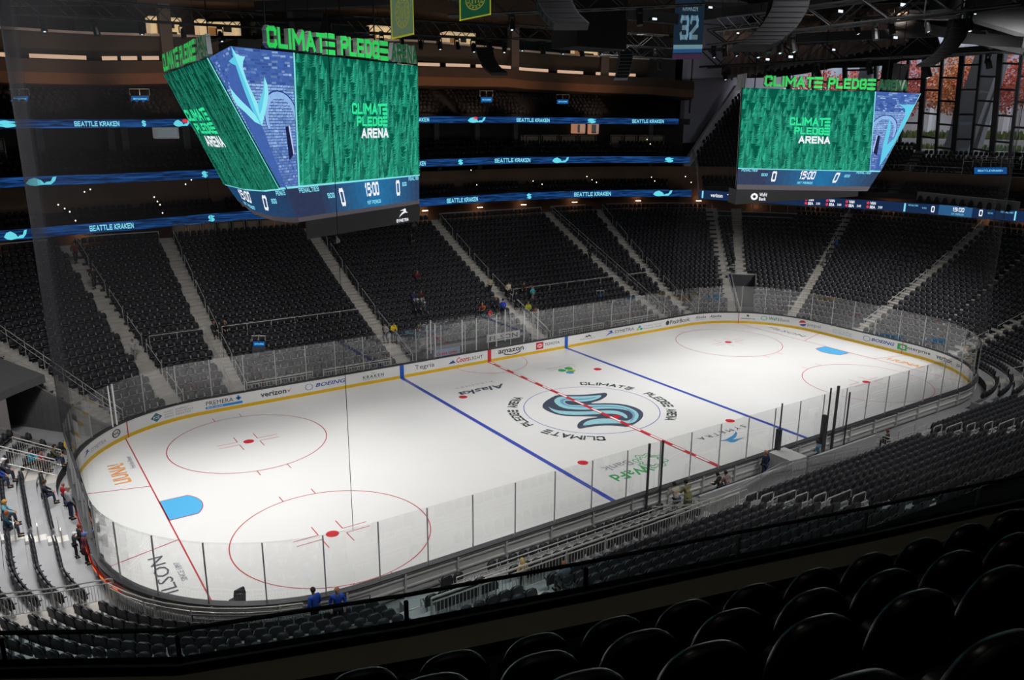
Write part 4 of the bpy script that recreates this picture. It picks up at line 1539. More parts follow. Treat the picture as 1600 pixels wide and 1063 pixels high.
deck_rows(-30, 26.5, 24.5, lambda s: lerp_tab(T1, s) - 0.05, 3, 0.85, 0.42, gaps=((-24.9, -24.3), (-23.5, -23.1), (-21.2, -20.7), (-14.3, -13.2), (-1, 0), (12, 13), (20.4, 21.1), (23.9, 24.1)))
deck_rows(-30, 26.5, 24.5, lambda s: lerp_tab(T2, s) - 0.05, 3, 0.85, 0.50, gaps=((-22.5, -22.2), (-6, -5), (7, 8), (18.8, 19.6), (24.7, 25.0)))
deck_rows(-30, 24.6, 24.6, lambda s: lerp_tab(T3, s) - 0.05, 9, 0.85, 0.40, gaps=((-22.4, -22.0), (-17.1, -16.4), (0.5, 2), (11.3, 12.8), (21.5, 22.2)))
# right end upper deck: rises to the windows
EA, EB = Vector((47.6, 36.5, 15.3)), Vector((62.8, 43.7, 23.1))


def dtop(ang):
    tab = [(-60, 32.2), (0, 32.2), (14, 32.8), (21, 35.2), (44, 47.5), (60, 47.5)]
    return lerp_tab(tab, ang)


ez = lambda d: 11.0 + 0.5 * (d - 24)
d = 24.4
i = 0
while d < 48:
    segs = []
    s = 27.6
    run = []
    while s < 56:
        n = rkn(s)[1]
        ang = math.degrees(math.atan2(n.y, n.x))
        p = rk(s, d, ez(24.4 + 0.84 * i))
        side = (EB.x - EA.x) * (p.y - EA.y) - (EB.y - EA.y) * (p.x - EA.x)
        okk = d < dtop(ang) and side < 0.5
        if okk:
            run.append(s)
        m = (rk(s + 0.01, d) - rk(s - 0.01, d)).length / 0.02
        skip = any(abs(s - g) < 0.65 / m for g in (31.0, 33.1, 38.6, 43.5, 49))
        vo = (36.4 < s < 40.5 and 31 > d > 26.5)
        if okk and not skip and not vo:
            deck.append((p.x + n.x * 0.5, p.y + n.y * 0.5, p.z, rz_in(s)))
        s += 0.53 / m
    if run:
        dsweep([(d, p.z - 0.6), (d, p.z), (d + 0.85, p.z), (d + 0.85, p.z - 0.6)], run[0], run[-1] + 0.05, 'floor_end_tier', DARKC, step=1.2)
        if i % 1 == 0:
            for g in (33.1, 38.6, 43.5):
                mb = MB(); q = rk(g, d + 0.4, p.z + 0.02); mb.box(q, (1.1, 0.8, 0.04), Matrix.Rotation(rz_in(g), 3, 'Z'))
                mb.box(rk(g, d + 0.65, p.z + 0.12), (1.1, 0.3, 0.2), Matrix.Rotation(rz_in(g), 3, 'Z'))
                if run[0] < g < run[-1] and not (36.4 < g < 40.5 and 31 > d > 26.5):
                    struct(mb.build('floor_end_step', mat('dim_step', (0.16, 0.16, 0.15), 0.8)))
    d += 0.84
    i += 1
seat_mass('upper_deck_seats', deck, 'rows of empty black seats on the balconies and the right end upper deck', 'distant balcony seats', mats=(mat('balcony_seat_black', (0.012, 0.012, 0.014), 0.6), SEATF, SEATP))
# white parapet beside the end deck, grey faceted wall, black rising handrail
mb = MB()
a, b = EA + Vector((-3.6, -1.7, -1.6)), EB + Vector((0, 0, 1.0))
nn = Vector((-(b - a).y, (b - a).x, 0)).normalized() * 0.35
a = a + nn * 2.2
b = b + nn * 2.2
mb.add([a, b, b + nn, a + nn, a + Vector((0, 0, -1.6)), b + Vector((0, 0, -1.6)), b + nn + Vector((0, 0, -1.6)), a + nn + Vector((0, 0, -1.6))],
       [(0, 1, 2, 3), (4, 7, 6, 5), (0, 4, 5, 1), (3, 2, 6, 7), (1, 5, 6, 2), (0, 3, 7, 4)])
mb2_ = MB(); a2 = a + Vector((0, 0, -1.6)); b2 = b + Vector((0, 0, -1.6))
mb2_.add([a2, b2, Vector((b2.x, b2.y, 7)), Vector((a2.x, a2.y, 7)), a2 + nn, b2 + nn, Vector((b2.x, b2.y, 7)) + nn, Vector((a2.x, a2.y, 7)) + nn],
         [(0, 1, 2, 3), (4, 7, 6, 5), (0, 4, 5, 1), (1, 5, 6, 2), (3, 2, 6, 7), (0, 3, 7, 4)])
struct(mb.build('trim_3', mat('pale_parapet', (0.55, 0.54, 0.56), 0.7)), 'pale sloping parapet at the left edge of the right end deck')
struct(mb2_.build('wall_end_deck_side', GREYW))
W0 = at(1070, 150, 103); W1 = at(1126, 150, 117); W2 = at(1225, 130, 133)
mb = MB()
for a, b in ((W0, W1), (W1, W2)):
    t = (b - a); t.z = 0
    nn = Vector((-t.y, t.x, 0)).normalized() * 0.5
    mb.prism([(a.x, a.y, 16.2), (b.x, b.y, 16.2), (b.x, b.y, 36), (a.x, a.y, 36)], nn)
struct(mb.build('wall_grey_corner', mat('grey_corner_wall', (0.30, 0.30, 0.35), 0.85, var=0.06, scale=0.3)), 'tall grey angled wall between the far stand and the right end')
mb = MB()
pp = [rk(27.15, 24.2, 15.2), rk(27.3, 24.0, 13.4), rk(27.35, 23.9, 11.4), rk(27.4, 23.9, 10.2)]
for dz_ in (0, 0.5):
    mb.tube([p + Vector((0, 0, dz_)) for p in pp], 0.06, 5)
for p in pp:
    mb.tube([p - Vector((0, 0, 0.7)), p + Vector((0, 0, 0.5))], 0.05, 5)
tag(mb.build('stair_handrail', STEEL), 'steel handrail descending at the right edge of the far balconies', 'handrail')

# ------------------------------------------------------------------ end window wall, view beyond
WX = 66.5
FR = mat('black_window_frame', (0.012, 0.012, 0.013), 0.5)


def wline(u0, v0, u1, v1, x=WX):
    return onx(u0, v0, x), onx(u1, v1, x)


wn = 0
win = empty('window_1', (0, 0, 0)); struct(win, 'tall glazed end wall with slanted black mullions')
bars = [((1232, 226), (1232, 98)), ((1272, 226), (1270, 95)), ((1322, 226), (1320, 94)), ((1368, 226), (1368, 92)), ((1393, 218), (1396, 92)), ((1404, 226), (1420, 90)), ((1435, 226), (1446, 88)), ((1462, 230), (1473, 85)), ((1489, 232), (1504, 84)),
        ((1517, 232), (1534, 82)), ((1549, 236), (1564, 80)), ((1577, 238), (1597, 80)), ((1612, 240), (1634, 80)), ((1650, 240), (1672, 80))]
for k, ((u0, v0), (u1, v1)) in enumerate(bars):
    a, b = wline(u0, v0 + 14, u1, v1)
    mb = MB(); mb.bar(a, b, 0.32 if k % 2 else 0.62, 0.3, up=Vector((1, 0, 0)))
    mb.build('mullion', FR, win)
for k in range(len(bars) - 1):
    (ua, va), (ub, vb) = bars[k]; (uc, vc), (ud, vd) = bars[k + 1]
    for j, f in enumerate((0.0, 0.25, 0.5, 0.75, 1.0) if k % 2 else (0.1, 0.36, 0.62, 0.88)):
        a = onx(ua + (ub - ua) * f, va + (vb - va) * f, WX); b = onx(uc + (ud - uc) * f, vc + (vd - vc) * f + 1, WX)
        mb = MB(); mb.bar(a, b, 0.22, 0.14, up=Vector((1, 0, 0))); mb.build('transom', FR, win)
a = onx(1225, 250, WX); b = onx(1700, 250, WX); c = onx(1700, 70, WX); dpt = onx(1225, 70, WX)
mb = MB(); mb.prism([a, b, c, dpt], (0.03, 0, 0)); mb.build('glazing', glassmat('end_window_glass', (0.86, 0.88, 0.90), 0.8), win)
mb = MB()   # wall below the glass
a = rk(30, 0); mb.box((WX + 0.2, 2, 11.0), (0.4, 70, 7.5)); struct(mb.build('wall_right', DARKC), 'dark wall under the end windows')
# ground terraces outside
mb = MB(); mb.box((110, 15, 9.0), (86, 150, 1.0)); struct(mb.build('ground_outside', mat('plaza_paving', (0.30, 0.29, 0.28), 0.9)), 'pale paving outside the window wall')
terr = mat('terrace_wall', (0.50, 0.48, 0.46), 0.9, var=0.2)
mb = MB(); mb.box((82, 15, 12.0), (1.2, 110, 6.6)); struct(mb.build('wall_terrace', terr), 'low pale planted terrace wall outside')
mb = MB(); mb.box((88, 15, 13.0), (1.2, 110, 7.4)); struct(mb.build('wall_terrace', terr))
GR = mat('terrace_greenery', (0.10, 0.13, 0.035), 0.9, var=0.6, scale=6)
random.seed(11)
for (x, z, n, h) in ((83.4, 15.2, 900, 0.9), (89.6, 16.6, 900, 1.3)):
    mb = MB()
    for _ in range(n * 2):
        y = random.uniform(-25, 60); xx = x + random.uniform(-1.0, 1.4); hh = h * random.uniform(0.5, 1.1); ww = random.uniform(0.1, 0.3); a_ = random.uniform(0, PI)
        c_, s_ = math.cos(a_) * ww, math.sin(a_) * ww; lx, ly = random.uniform(-.2, .2), random.uniform(-.2, .2)
        mb.add([(xx - c_, y - s_, z), (xx + c_, y + s_, z), (xx + lx + c_ * .5, y + ly + s_ * .5, z + hh), (xx + lx - c_ * .5, y + ly - s_ * .5, z + hh * 0.9)], [(0, 1, 2, 3)])
    tag(mb.build('planting', GR), 'band of low green planting on the %s terrace outside the windows' % ('lower' if z < 16 else 'upper'), 'planting', None, 'stuff')
# building with pale columns, brown backdrop
blg = empty('plaza_building', (0, 0, 0), label='long pale building with slim white columns seen through the end windows', cat='building')
mb = MB(); mb.box((128, 20, 19), (4, 170, 14)); mb.build('facade', mat('grey_facade', (0.30, 0.28, 0.28), 0.8, var=0.4, scale=0.15), blg)
for k in range(18):
    mb = MB(); mb.box((112, -28 + k * 6.4, 18.0), (0.9, 0.7, 8)); mb.build('column', mat('white_column', (0.7, 0.7, 0.72), 0.7), blg)
mb = MB(); mb.box((128, 20, 44), (10, 170, 34)); mb.build('upper_facade', mat('pale_glass_facade', (0.42, 0.47, 0.55), 0.4, var=0.45, scale=0.25), blg)
LEAFS = [mat('crimson_leaves', srgb(205, 100, 85), 0.8, var=0.4, scale=2), mat('orange_leaves', srgb(200, 130, 80), 0.8, var=0.4, scale=2), mat('pink_red_leaves', srgb(215, 125, 112), 0.8, var=0.35, scale=2), mat('bronze_leaves', srgb(150, 80, 50), 0.8, var=0.4, scale=2)]
BARK = mat('tree_bark', (0.10, 0.075, 0.06), 0.9)


def tree(x, y, z, h, r, m, label):
    t = empty('autumn_tree', (x, y, z), label=label, cat='tree', group='autumn trees outside the windows')
    mb = MB(); mb.tube([(0, 0, 0), (0.1, 0, h * .3), (0, 0.1, h * .6), (0.1, 0, h * .85)], [0.28, 0.22, 0.14, 0.06], 8)
    for k in range(6):
        a_ = k * 1.1; mb.tube([(0, 0, h * (.3 + .06 * k)), (r * .6 * math.cos(a_), r * .6 * math.sin(a_), h * (.5 + .07 * k))], [0.1, 0.03], 5)
    mb.build('trunk', BARK, t)
    mb = MB()
    for _ in range(2600):
        a_ = random.uniform(0, 2 * PI); q = random.uniform(-1, 1); rr = r * random.random() ** 0.4
        cl = 1 + 0.25 * math.sin(3 * a_ + 4 * q)
        p = Vector((rr * cl * math.cos(a_) * math.sqrt(1 - q * q), rr * cl * math.sin(a_) * math.sqrt(1 - q * q), h * .62 + rr * q * 0.9))
        e1 = Vector((random.gauss(0, 1), random.gauss(0, 1), random.gauss(0, 1))).normalized() * 0.22
        e2 = e1.cross(Vector((random.gauss(0, 1), random.gauss(0, 1), random.gauss(0, 1)))).normalized() * 0.16
        mb.add([p - e1, p - e2, p + e1, p + e2], [(0, 1, 2, 3)])
    mb.build('foliage', m, t)


spots = [(94, 46, 11, 4.5, 2), (95, 38, 12, 5, 0), (96, 30, 11.5, 4.6, 1), (94, 23, 12, 5, 0), (93, 16, 12.5, 5.2, 2), (95, 9.5, 12, 5, 0), (97, 3, 11, 5, 3), (95, 54, 11, 5, 0), (104, 34, 14, 6, 1), (104, 18, 14, 6, 0)]
tl = ['pink-red autumn tree behind the sign of the right scoreboard', 'crimson autumn tree behind the word pledge', 'orange autumn tree left of the grey slanted buttress', 'crimson autumn tree just right of the word arena',
      'large pink-red autumn tree left of the slanted buttress', 'crimson autumn tree behind the slanted buttress', 'bronze autumn tree at the far right of the windows', 'crimson tree at the left end of the windows',
      'tall orange tree in the back row', 'tall crimson tree in the back row']
for (x, y, h, r, k), lab in zip(spots, tl):
    tree(x, y, 16.2, h * 1.1, r, LEAFS[k], lab)
# slanted concrete buttresses outside
BUT = mat('buttress_concrete', (0.22, 0.22, 0.225), 0.85, var=0.12, scale=0.6)
mb = MB()
q = [onx(1440, 330, 76), onx(1478, 330, 76), onx(1570, 75, 76), onx(1527, 75, 76)]
mb.prism(q, (1.6, 0, 0)); o = mb.build('slanted_buttress', BUT); tag(o, 'wide grey slanted concrete buttress rising right outside the window', 'buttress')
mb = MB()
q = [onx(1312, 330, 76), onx(1334, 330, 76), onx(1365, 95, 76), onx(1345, 93, 76)]
mb.prism(q, (1.6, 0, 0)); tag(mb.build('slanted_buttress', BUT), 'slim grey slanted buttress behind the sign of the right scoreboard', 'buttress')
mb = MB()
q = [onx(1508, 232, 77), onx(1527, 232, 77), onx(1568, 100, 77), onx(1545, 100, 77)]
mb.prism(q, (1.2, 0, 0)); tag(mb.build('slanted_buttress', BUT), 'narrow grey prop just right of the wide slanted buttress', 'buttress')
# black scalloped drape over the window head
mb = MB()
pts_t, pts_b = [], []
for k in range(61):
    u = 1155 + k * 9
    v = (122 - (u - 1155) * 0.11 + 5 * abs(math.sin((u - 1155) / 46.0))) if u < 1400 else 96 - (u - 1400) * 0.08
    pts_b.append(onx(u, v, WX - 2.5)); pts_t.append(onx(u, v - (42 if u < 1470 else 14), WX - 2.5))
for k in range(60):
    pass
mb.loft([[pts_b[k], pts_t[k], pts_t[k] + Vector((0.25, 0, 0)), pts_b[k] + Vector((0.25 + 0.1 * math.sin(k * 1.3), 0, 0))] for k in range(61)])
tag(mb.build('black_drape', BLACK), 'black scalloped drape hanging over the head of the end windows', 'drape')

# ------------------------------------------------------------------ roof and enclosing walls
ROOF = mat('dark_roof_deck', (0.012, 0.012, 0.013), 0.9)
mb = MB(); mb.box((8, 0, 36.5), (122, 140, 0.5)); struct(mb.build('ceiling', ROOF), 'dark roof deck high over the arena')
mb = MB()
for k in range(34):
    a = onz(1188 + k * 9, 78 - k * 0.3, 31.0) if False else None
RIB = mat('brown_roof_panel', (0.20, 0.125, 0.095), 0.8, var=0.2)
A0, A1, A2, A3 = onx(1130, 125, 62), onx(1420, 66, 62), at(1420, 10, 62), at(1130, 50, 58)
mb.add([A0, A1, A2, A3, A0 + Vector((0, 0, .3)), A1 + Vector((0, 0, .3)), A2 + Vector((0, 0, .3)), A3 + Vector((0, 0, .3))], [(0, 3, 2, 1), (4, 5, 6, 7), (0, 1, 5, 4), (1, 2, 6, 5), (2, 3, 7, 6), (3, 0, 4, 7)])
for k in range(26):
    f = (k + 0.5) / 26
    a = A0.lerp(A1, f) - Vector((0, 0, .12)); b = A3.lerp(A2, f) - Vector((0, 0, .12))
    mb.bar(a, b, 0.32, 0.3)
struct(mb.build('ceiling_brown_ribs', RIB), 'brown ribbed roof panelling over the right end')
mb = MB()
mb.box((8, 66, 18), (122, 0.5, 37)); struct(mb.build('wall_far', BLACK))
mb = MB(); mb.box((8, -62, 18), (122, 0.5, 37)); struct(mb.build('wall_near', BLACK))
mb = MB(); mb.box((-53, 0, 18), (0.5, 130, 37)); struct(mb.build('wall_left', BLACK))
mb = MB(); mb.box((WX + 0.3, -40, 18), (0.5, 52, 37)); mb.box((WX + 0.3, 58, 18), (0.5, 14, 37)); mb.box((WX + 0.3, 15, 33), (0.5, 80, 8)); struct(mb.build('wall_window_surround', BLACK))

# warm concourse lighting
for s in (-24.5, -22.8, -16, -8, 0, 8, 15, 21, 23.5, 25.6, 27.5, 29.2, 31, 33, 36, 39.5):
    p = rk(s, 25.8, 9.35)
    mb = MB(); mb.box((0, 0, 0), (0.6, 0.2, 0.05))
    o = mb.build('concourse_lamp', emat('concourse_warm_light', (1.0, 0.58, 0.32), 12.0)); o.location = p; o.rotation_euler = (0, 0, rz_in(s))
    tag(o, 'warm ceiling lamp of the concourse behind the last row', 'lamp', 'concourse lamps')
# press-level glow on the brown bands
for s in (-23, -18, -10, 0, 8, 14, 20, 24):
    p = rk(s, 22, 20.2); t = rk(s, 27.5, 22.6)
    lamp('SPOT', 'band_light', p, t, 420, (1.0, 0.62, 0.4), 0.3, 90, 1.0)

for s in (-23.5, -20, -14, -6, 2, 10, 17, 22.5, 25):
    lamp('SPOT', 'press_ledge_fill_spot', rk(s, 19, 25.0), rk(s, 28.5, 26.6), 260, (1.0, 0.82, 0.66), 0.3, 80, 1.0)  # unseen spots added to brighten the pale press ledge
# ------------------------------------------------------------------ scoreboards


def picture_mesh(name, m, parent, quads, tris, cols):
    pass


def led_picture(name, polys, fn, parent):
    """polys: (list of (x,y), colour). One mesh with a colour attribute, emission = colour."""
    vs, fs, cs = [], [], []
    def nloc(x, y):
        x = min(.999, max(.001, x)); y = min(.99, max(.01, y))
        p = fn(x, y)
        n = (fn(x + 5e-4, y) - p).cross(fn(x, y + 5e-3) - p).normalized()
        return -n if n.dot(CP - p) < 0 else n
    for q_, (pts, col) in enumerate(polys):
        b = len(vs)
        n_ = nloc(sum(p[0] for p in pts) / len(pts), sum(p[1] for p in pts) / len(pts))
        vs += [fn(x, y) + n_ * (q_ * 2e-5) for x, y in pts]
        fs.append(tuple(range(b, b + len(pts))))
        cs += [col] * len(pts)
    me = bpy.data.meshes.new(name)
    me.from_pydata(vs, [], fs)
    ca = me.color_attributes.new('led', 'FLOAT_COLOR', 'POINT')
    ca.data.foreach_set('color', np.array([(*c, 1.0) for c in cs], dtype=np.float32).reshape(-1))
    me.materials.append(LEDM)
    return link(bpy.data.objects.new(name, me), parent)


LEDM = bpy.data.materials.new('led_screen_pixels')
LEDM.use_nodes = True
_n = LEDM.node_tree; _n.nodes.clear()
_o = _n.nodes.new('ShaderNodeOutputMaterial'); _e = _n.nodes.new('ShaderNodeEmission'); _a = _n.nodes.new('ShaderNodeVertexColor'); _a.layer_name = 'led'
_x = _n.nodes.new('ShaderNodeTexNoise'); _x.inputs['Scale'].default_value = 5; _x.inputs['Detail'].default_value = 4
_tc = _n.nodes.new('ShaderNodeTexCoord'); _mr = _n.nodes.new('ShaderNodeMapRange'); _mr.inputs[3].default_value = 0.78; _mr.inputs[4].default_value = 1.2
_mu = _n.nodes.new('ShaderNodeVectorMath'); _mu.operation = 'SCALE'
_n.links.new(_tc.outputs['Object'], _x.inputs['Vector']); _n.links.new(_x.outputs['Fac'], _mr.inputs[0]); _n.links.new(_a.outputs['Color'], _mu.inputs[0]); _n.links.new(_mr.outputs[0], _mu.inputs['Scale'])
_n.links.new(_mu.outputs[0], _e.inputs[0]); _n.links.new(_e.outputs[0], _o.inputs[0])


def mixc(a, b, t):
    return tuple(x + (y - x) * t for x, y in zip(a, b))


def forest(seed, rows=9, per=11, asp=1.0):
    rnd = random.Random(seed)
    P = [([(0, 0), (1, 0), (1, 1), (0, 1)], srgb(6, 84, 66))]
    dk, md, lt = srgb(3, 66, 56), srgb(14, 120, 96), srgb(70, 205, 165)
    for r in range(rows):
        yb = 1.0 - (r + 0.2) / rows * 1.12
        n = per + rnd.randint(-1, 2)
        for k in range(n):
            x = (k + rnd.random()) / n
            h = rnd.uniform(0.12, 0.24) * (0.7 + 0.6 * r / rows); w = h * 0.30 / asp
            base = mixc(dk, md, rnd.random())
            top = yb + h * 0.55
            lay = 8
            for j in range(lay):
                t = j / lay
                y1 = top - h * t; y0 = y1 - h / lay * 1.6
                ww = w * (0.12 + t * 0.95) * rnd.uniform(0.8, 1.15)
                for side in (-1, 1):
                    c = mixc(base, lt, (0.55 if side < 0 else 0.18) * rnd.uniform(0.5, 1.2) * (1 - 0.5 * t))
                    pts = [(x, y1), (x + side * ww, y0), (x + side * ww * 0.45, y0 + h * 0.02), (x, y0 - h * 0.015)]
                    pts = [(min(1, max(0, a)), min(1, max(0, b))) for a, b in pts]
                    P.append((pts, c))
    out = []
    for pts, c in P:
        if len({(round(a, 4), round(b, 4)) for a, b in pts}) >= 3:
            out.append((pts, c))
    return out


def stone(seed):
    rnd = random.Random(seed)
    P = [([(0, 0), (1, 0), (1, 1), (0, 1)], srgb(66, 98, 168))]
    for r in range(46):
        y = r / 46.0
        x = -0.05
        while x < 0.985:
            w_ = rnd.uniform(0.05, 0.14); h_ = 0.0185
            base = srgb(66, 98, 168) if y > 0.74 else (srgb(142, 176, 222) if y > 0.5 else (srgb(128, 160, 212) if y > 0.3 else srgb(98, 128, 188)))
            c = mixc(base, srgb(24, 40, 95), rnd.random() ** 2 * 0.5)
            c = mixc(c, srgb(170, 200, 235), rnd.random() ** 6 * .8)
            x2 = min(1, x + w_)
            P.append(([(max(0, x), y + rnd.uniform(0, .004)), (x2 - 0.006, y + rnd.uniform(0, .006)), (x2 - 0.004, y + h_), (max(0, x), y + h_ - rnd.uniform(0, .005))], c))
            x = x2 + 0.002
    # arch band and dark doorway
    for k in range(14):
        a = PI * k / 14; b = PI * (k + 1) / 14
        for r0, r1, c in ((0.30, 0.36, srgb(140, 180, 228)), (0.36, 0.375, srgb(36, 60, 130))):
            P.append(([(min(1, max(0, 0.62 + r * 1.3 * math.cos(t))), 0.44 + r * 0.75 * math.sin(t)) for r, t in ((r0, a), (r1, a), (r1, b), (r0, b))], c))
    P.append(([(0.64, 0.20), (0.86, 0.24), (0.78, 0.46), (0.68, 0.45)], srgb(28, 34, 72)))
    P.append(([(0.86, 0.24), (0.90, 0.25), (0.82, 0.46), (0.78, 0.46)], srgb(190, 205, 240)))
    return P


BSC = mat('scoreboard_casing', (0.035, 0.035, 0.04), 0.6)
BSC2 = mat('scoreboard_band_off', (0.045, 0.045, 0.055), 0.7)
E_GRN = emat('led_lime_green', srgb(60, 235, 130), 1.0)
E_GRN2 = emat('led_mint_green', srgb(50, 225, 150), 1.0)
E_LTR = emat('letter_face_green', srgb(50, 215, 90), 1.0)
E_BAND = emat('led_teal_line', srgb(130, 220, 230), 1.0)
LSIDE = mat('letter_side_white', (0.60, 0.62, 0.60), 0.6)
LDARK = mat('letter_face_dark_green', srgb(30, 84, 50), 0.5, emit=srgb(16, 80, 45), es=0.6)
LTOP = mat('letter_face_lime', srgb(50, 190, 90), 0.5, emit=srgb(40, 190, 85), es=0.6)


def quad_fn(P00, P10, P11, P01, off=0.0):
    n = (P10 - P00).cross(P01 - P00).normalized()

    def f(x, y):
        return P00 * (1 - x) * (1 - y) + P10 * x * (1 - y) + P11 * x * y + P01 * (1 - x) * y + n * off
    return f


def scoreboard(name_label, P, side, seedf, left=True):
    """P: dict of corner points. Front face green picture, blue stone picture, score band, lower skirt."""
    sb = empty('scoreboard', (0, 0, 0), label=name_label, cat='scoreboard', group=None)
    return sb


def band_colour_polys(n=24, c0=srgb(46, 56, 84), c1=srgb(36, 110, 160), ctr=0.55):
    P = []
    for k in range(n):
        x0, x1 = k / n, (k + 1) / n
        t = max(0, 1 - abs((x0 + x1) / 2 - ctr) / 0.42)
        P.append(([(x0, 0), (x1, 0), (x1, 1), (x0, 1)], mixc(c0, c1, t)))
    return P


def band_text(sb, f, mirror=False, narrow=False):
    T = [('PENALTIES', .02 + .08, .235, .80, .95, E_CYAN), ('SOG', .33, .405, .52, .70, E_CYAN), ('0', .46, .515, .28, .88, E_WHITE), ('15:00', .635, .76, .48, .92, E_WHITE),
         ('1ST PERIOD', .635, .765, .20, .34, E_CYAN), ('0', .90 - .005, .935, .35, .9, E_WHITE), ('SOG', .955, .99, .6, .75, E_CYAN)]
    for s_, a, b, y0, y1, m in T:
        mb = MB(); put2d(mb, block(s_, .2), (a, y0, b, y1), f); mb.build('score_lettering', m, sb)


def logo_stack(sb, f, x0, x1, y0, y1):
    """three stacked words, the E drawn as three bars"""
    H = y1 - y0
    w_ = x1 - x0
    for word, a, b, ya, yb, bars, m in (('CLIMAT', 0, .86, .67, 1, True, E_GRN2), ('PLEDG', .13, .86, .34, .63, True, E_GRN2), ('ARENA', .24, 1.03, 0, .3, False, E_WHITE)):
        mb = MB()
        put2d(mb, block(word, .22), (x0 + w_ * a, y0 + H * ya, x0 + w_ * b, y0 + H * yb), f)
        if bars:
            put2d(mb, BARS3, (x0 + w_ * (b + .0), y0 + H * ya, x0 + w_ * 1.0, y0 + H * yb), f)
        mb.build('screen_lettering', m, sb)


def sign(sb, A, B, up, name, back):
    """3D letters along the segment A-B, standing on its top edge"""
    L = B - A
    dirn = L.normalized()
    words = [('CLIMAT', 0.0, .335, True, LTOP), ('PLEDG', .435, .705, True, LTOP), ('ARENA', .79, 1.0, False, LDARK)]
    for word, a, b, bars, m in words:
        vs, fs = block(word, .22)
        mb = MB()
        sets = [((vs, fs), a, b)]
        if bars:
            sets.append((BARS3, b + 0.004, b + 0.062))
        for (v2, f2), a_, b_ in sets:
            front = [A + L * (a_ + (b_ - a_) * x) + Vector((0, 0, up * y)) for x, y in v2]
            bk = [p + back for p in front]
            mb.add(front, f2, 0)
            # edges of the outline
            cnt_ = {}
            for q in f2:
                for i in range(len(q)):
                    e = (q[i], q[(i + 1) % len(q)])
                    k_ = tuple(sorted(e))
                    cnt_[k_] = cnt_.get(k_, []) + [e]
            for k_, es in cnt_.items():
                if len(es) == 1:
                    i, j = es[0]
                    mb.add([front[i], bk[i], bk[j], front[j]], [(0, 1, 2, 3)], 1)
        mb.build('sign_letters', [m, LSIDE], sb)


def V(x, y, z):
    return Vector((x, y, z))


# ---- left scoreboard
R0, N0 = V(-13.28, -1.5, 21.34), V(-23.93, -6.83, 21.34)
R1, N1 = V(-13.38, -1.55, 16.0), V(-21.82, -5.77, 15.94)     # teal line level
R2, N2 = V(-13.43, -1.58, 14.5), V(-21.27, -5.5, 14.42)      # band bottom
G0 = V(-21.04, -5.39, 21.34)                                  # blue/green boundary top
G1 = V(-21.21, -5.47, 15.97)
sbL = empty('scoreboard', (0, 0, 0), label='left hanging scoreboard nearer the camera, green forest screen with a curved tapering left side', cat='scoreboard', group='twin hanging scoreboards')
led_picture('forest_screen', forest(3, 13, 17), quad_fn(G1, R1, R0, G0, 0.0), sbL)
logo_stack(sbL, quad_fn(G1, R1, R0, G0, 0.06), .405, .70, .35, .65)
# blue stone picture on the front face (right of the fold)
led_picture('stone_screen', [(p, c) for p, c in stone(5)], quad_fn(N1, G1, G0, N0, 0.0), sbL)
# left face, curved: ruled between top and teal curves
topL = [N0, V(-23.62, -3.4, 21.28), V(-23.4, 0.2, 21.2), V(-23.3, 3.4, 21.1), V(-23.6, 6.8, 21.0)]
for i, (u, v, yy) in enumerate([(360, 72, -6.83), (327, 90, -3.4), (303, 99, 0.2), (279, 108, 3.4), (255, 116, 6.8)]):
    topL[i] = ony(u, v, yy)
midL = [N1] + [ony(u, v, y_) for u, v, y_ in ((439, 294, -5.5), (415, 297, -4.4), (385, 295, -2.4), (352, 287, 0.6))]
botL = [N2] + [ony(u, v, y_) for u, v, y_ in ((455, 348, -5.2), (425, 344, -4.2), (398, 335, -2.2), (372, 314, 0.4))]


def curve_fn(rows, off=0.0):
    """rows: list of bottom points and top points; x along, y up"""
    B, T_ = rows

    def f(x, y):
        t = x * (len(B) - 1); i = min(int(t), len(B) - 2); q = t - i
        b_ = B[i].lerp(B[i + 1], q); t_ = T_[i].lerp(T_[i + 1], q)
        p = b_.lerp(t_, y)
        e = (B[i + 1] - B[i]); n = e.cross(t_ - b_).normalized()
        if n.dot(CP - p) < 0:
            n = -n
        return p + n * off
    return f


fl = curve_fn((midL[::-1], topL[::-1]))      # x 0 = far left, 1 = fold


def dense(polys, nx=4):
    out = []
    for pts, c in polys:
        out.append((pts, c))
    return out


led_picture('forest_screen', [([(x * .75, y) for x, y in p], tuple(q * .62 for q in c)) for p, c in forest(8, 13, 18) if True][1:] + [([(k / 16 * .75, 0), ((k + 1) / 16 * .75, 0), ((k + 1) / 16 * .75, 1), (k / 16 * .75, 1)], srgb(5, 86, 68)) for k in range(0)], curve_fn((midL[::-1], topL[::-1]), 0.03), sbL)  # LED dimming at grazing view put into the colours
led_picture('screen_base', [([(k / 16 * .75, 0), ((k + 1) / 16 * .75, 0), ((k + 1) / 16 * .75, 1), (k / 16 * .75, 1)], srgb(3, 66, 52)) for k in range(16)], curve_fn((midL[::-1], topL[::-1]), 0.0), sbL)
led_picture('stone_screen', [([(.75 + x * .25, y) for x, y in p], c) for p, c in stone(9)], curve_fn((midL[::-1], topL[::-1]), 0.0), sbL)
logo_stack(sbL, curve_fn((midL[::-1], topL[::-1]), 0.12), .03, .33, .33, .66)
# trident across the fold
TRR = [(0.0, 1.0), (.10, .82), (.22, .80), (.16, .70), (.14, .66), (.05, .36), (.28, .72), (.46, .40), (.30, .18), (.28, .02), (.0, .3)]


def both(x, y, off=0.02):
    if x >= 0:
        return quad_fn(N1, G1, G0, N0, off + .05)(x, y)
    return curve_fn((midL[::-1], topL[::-1]), off + .06)(1 + x * .25, y)


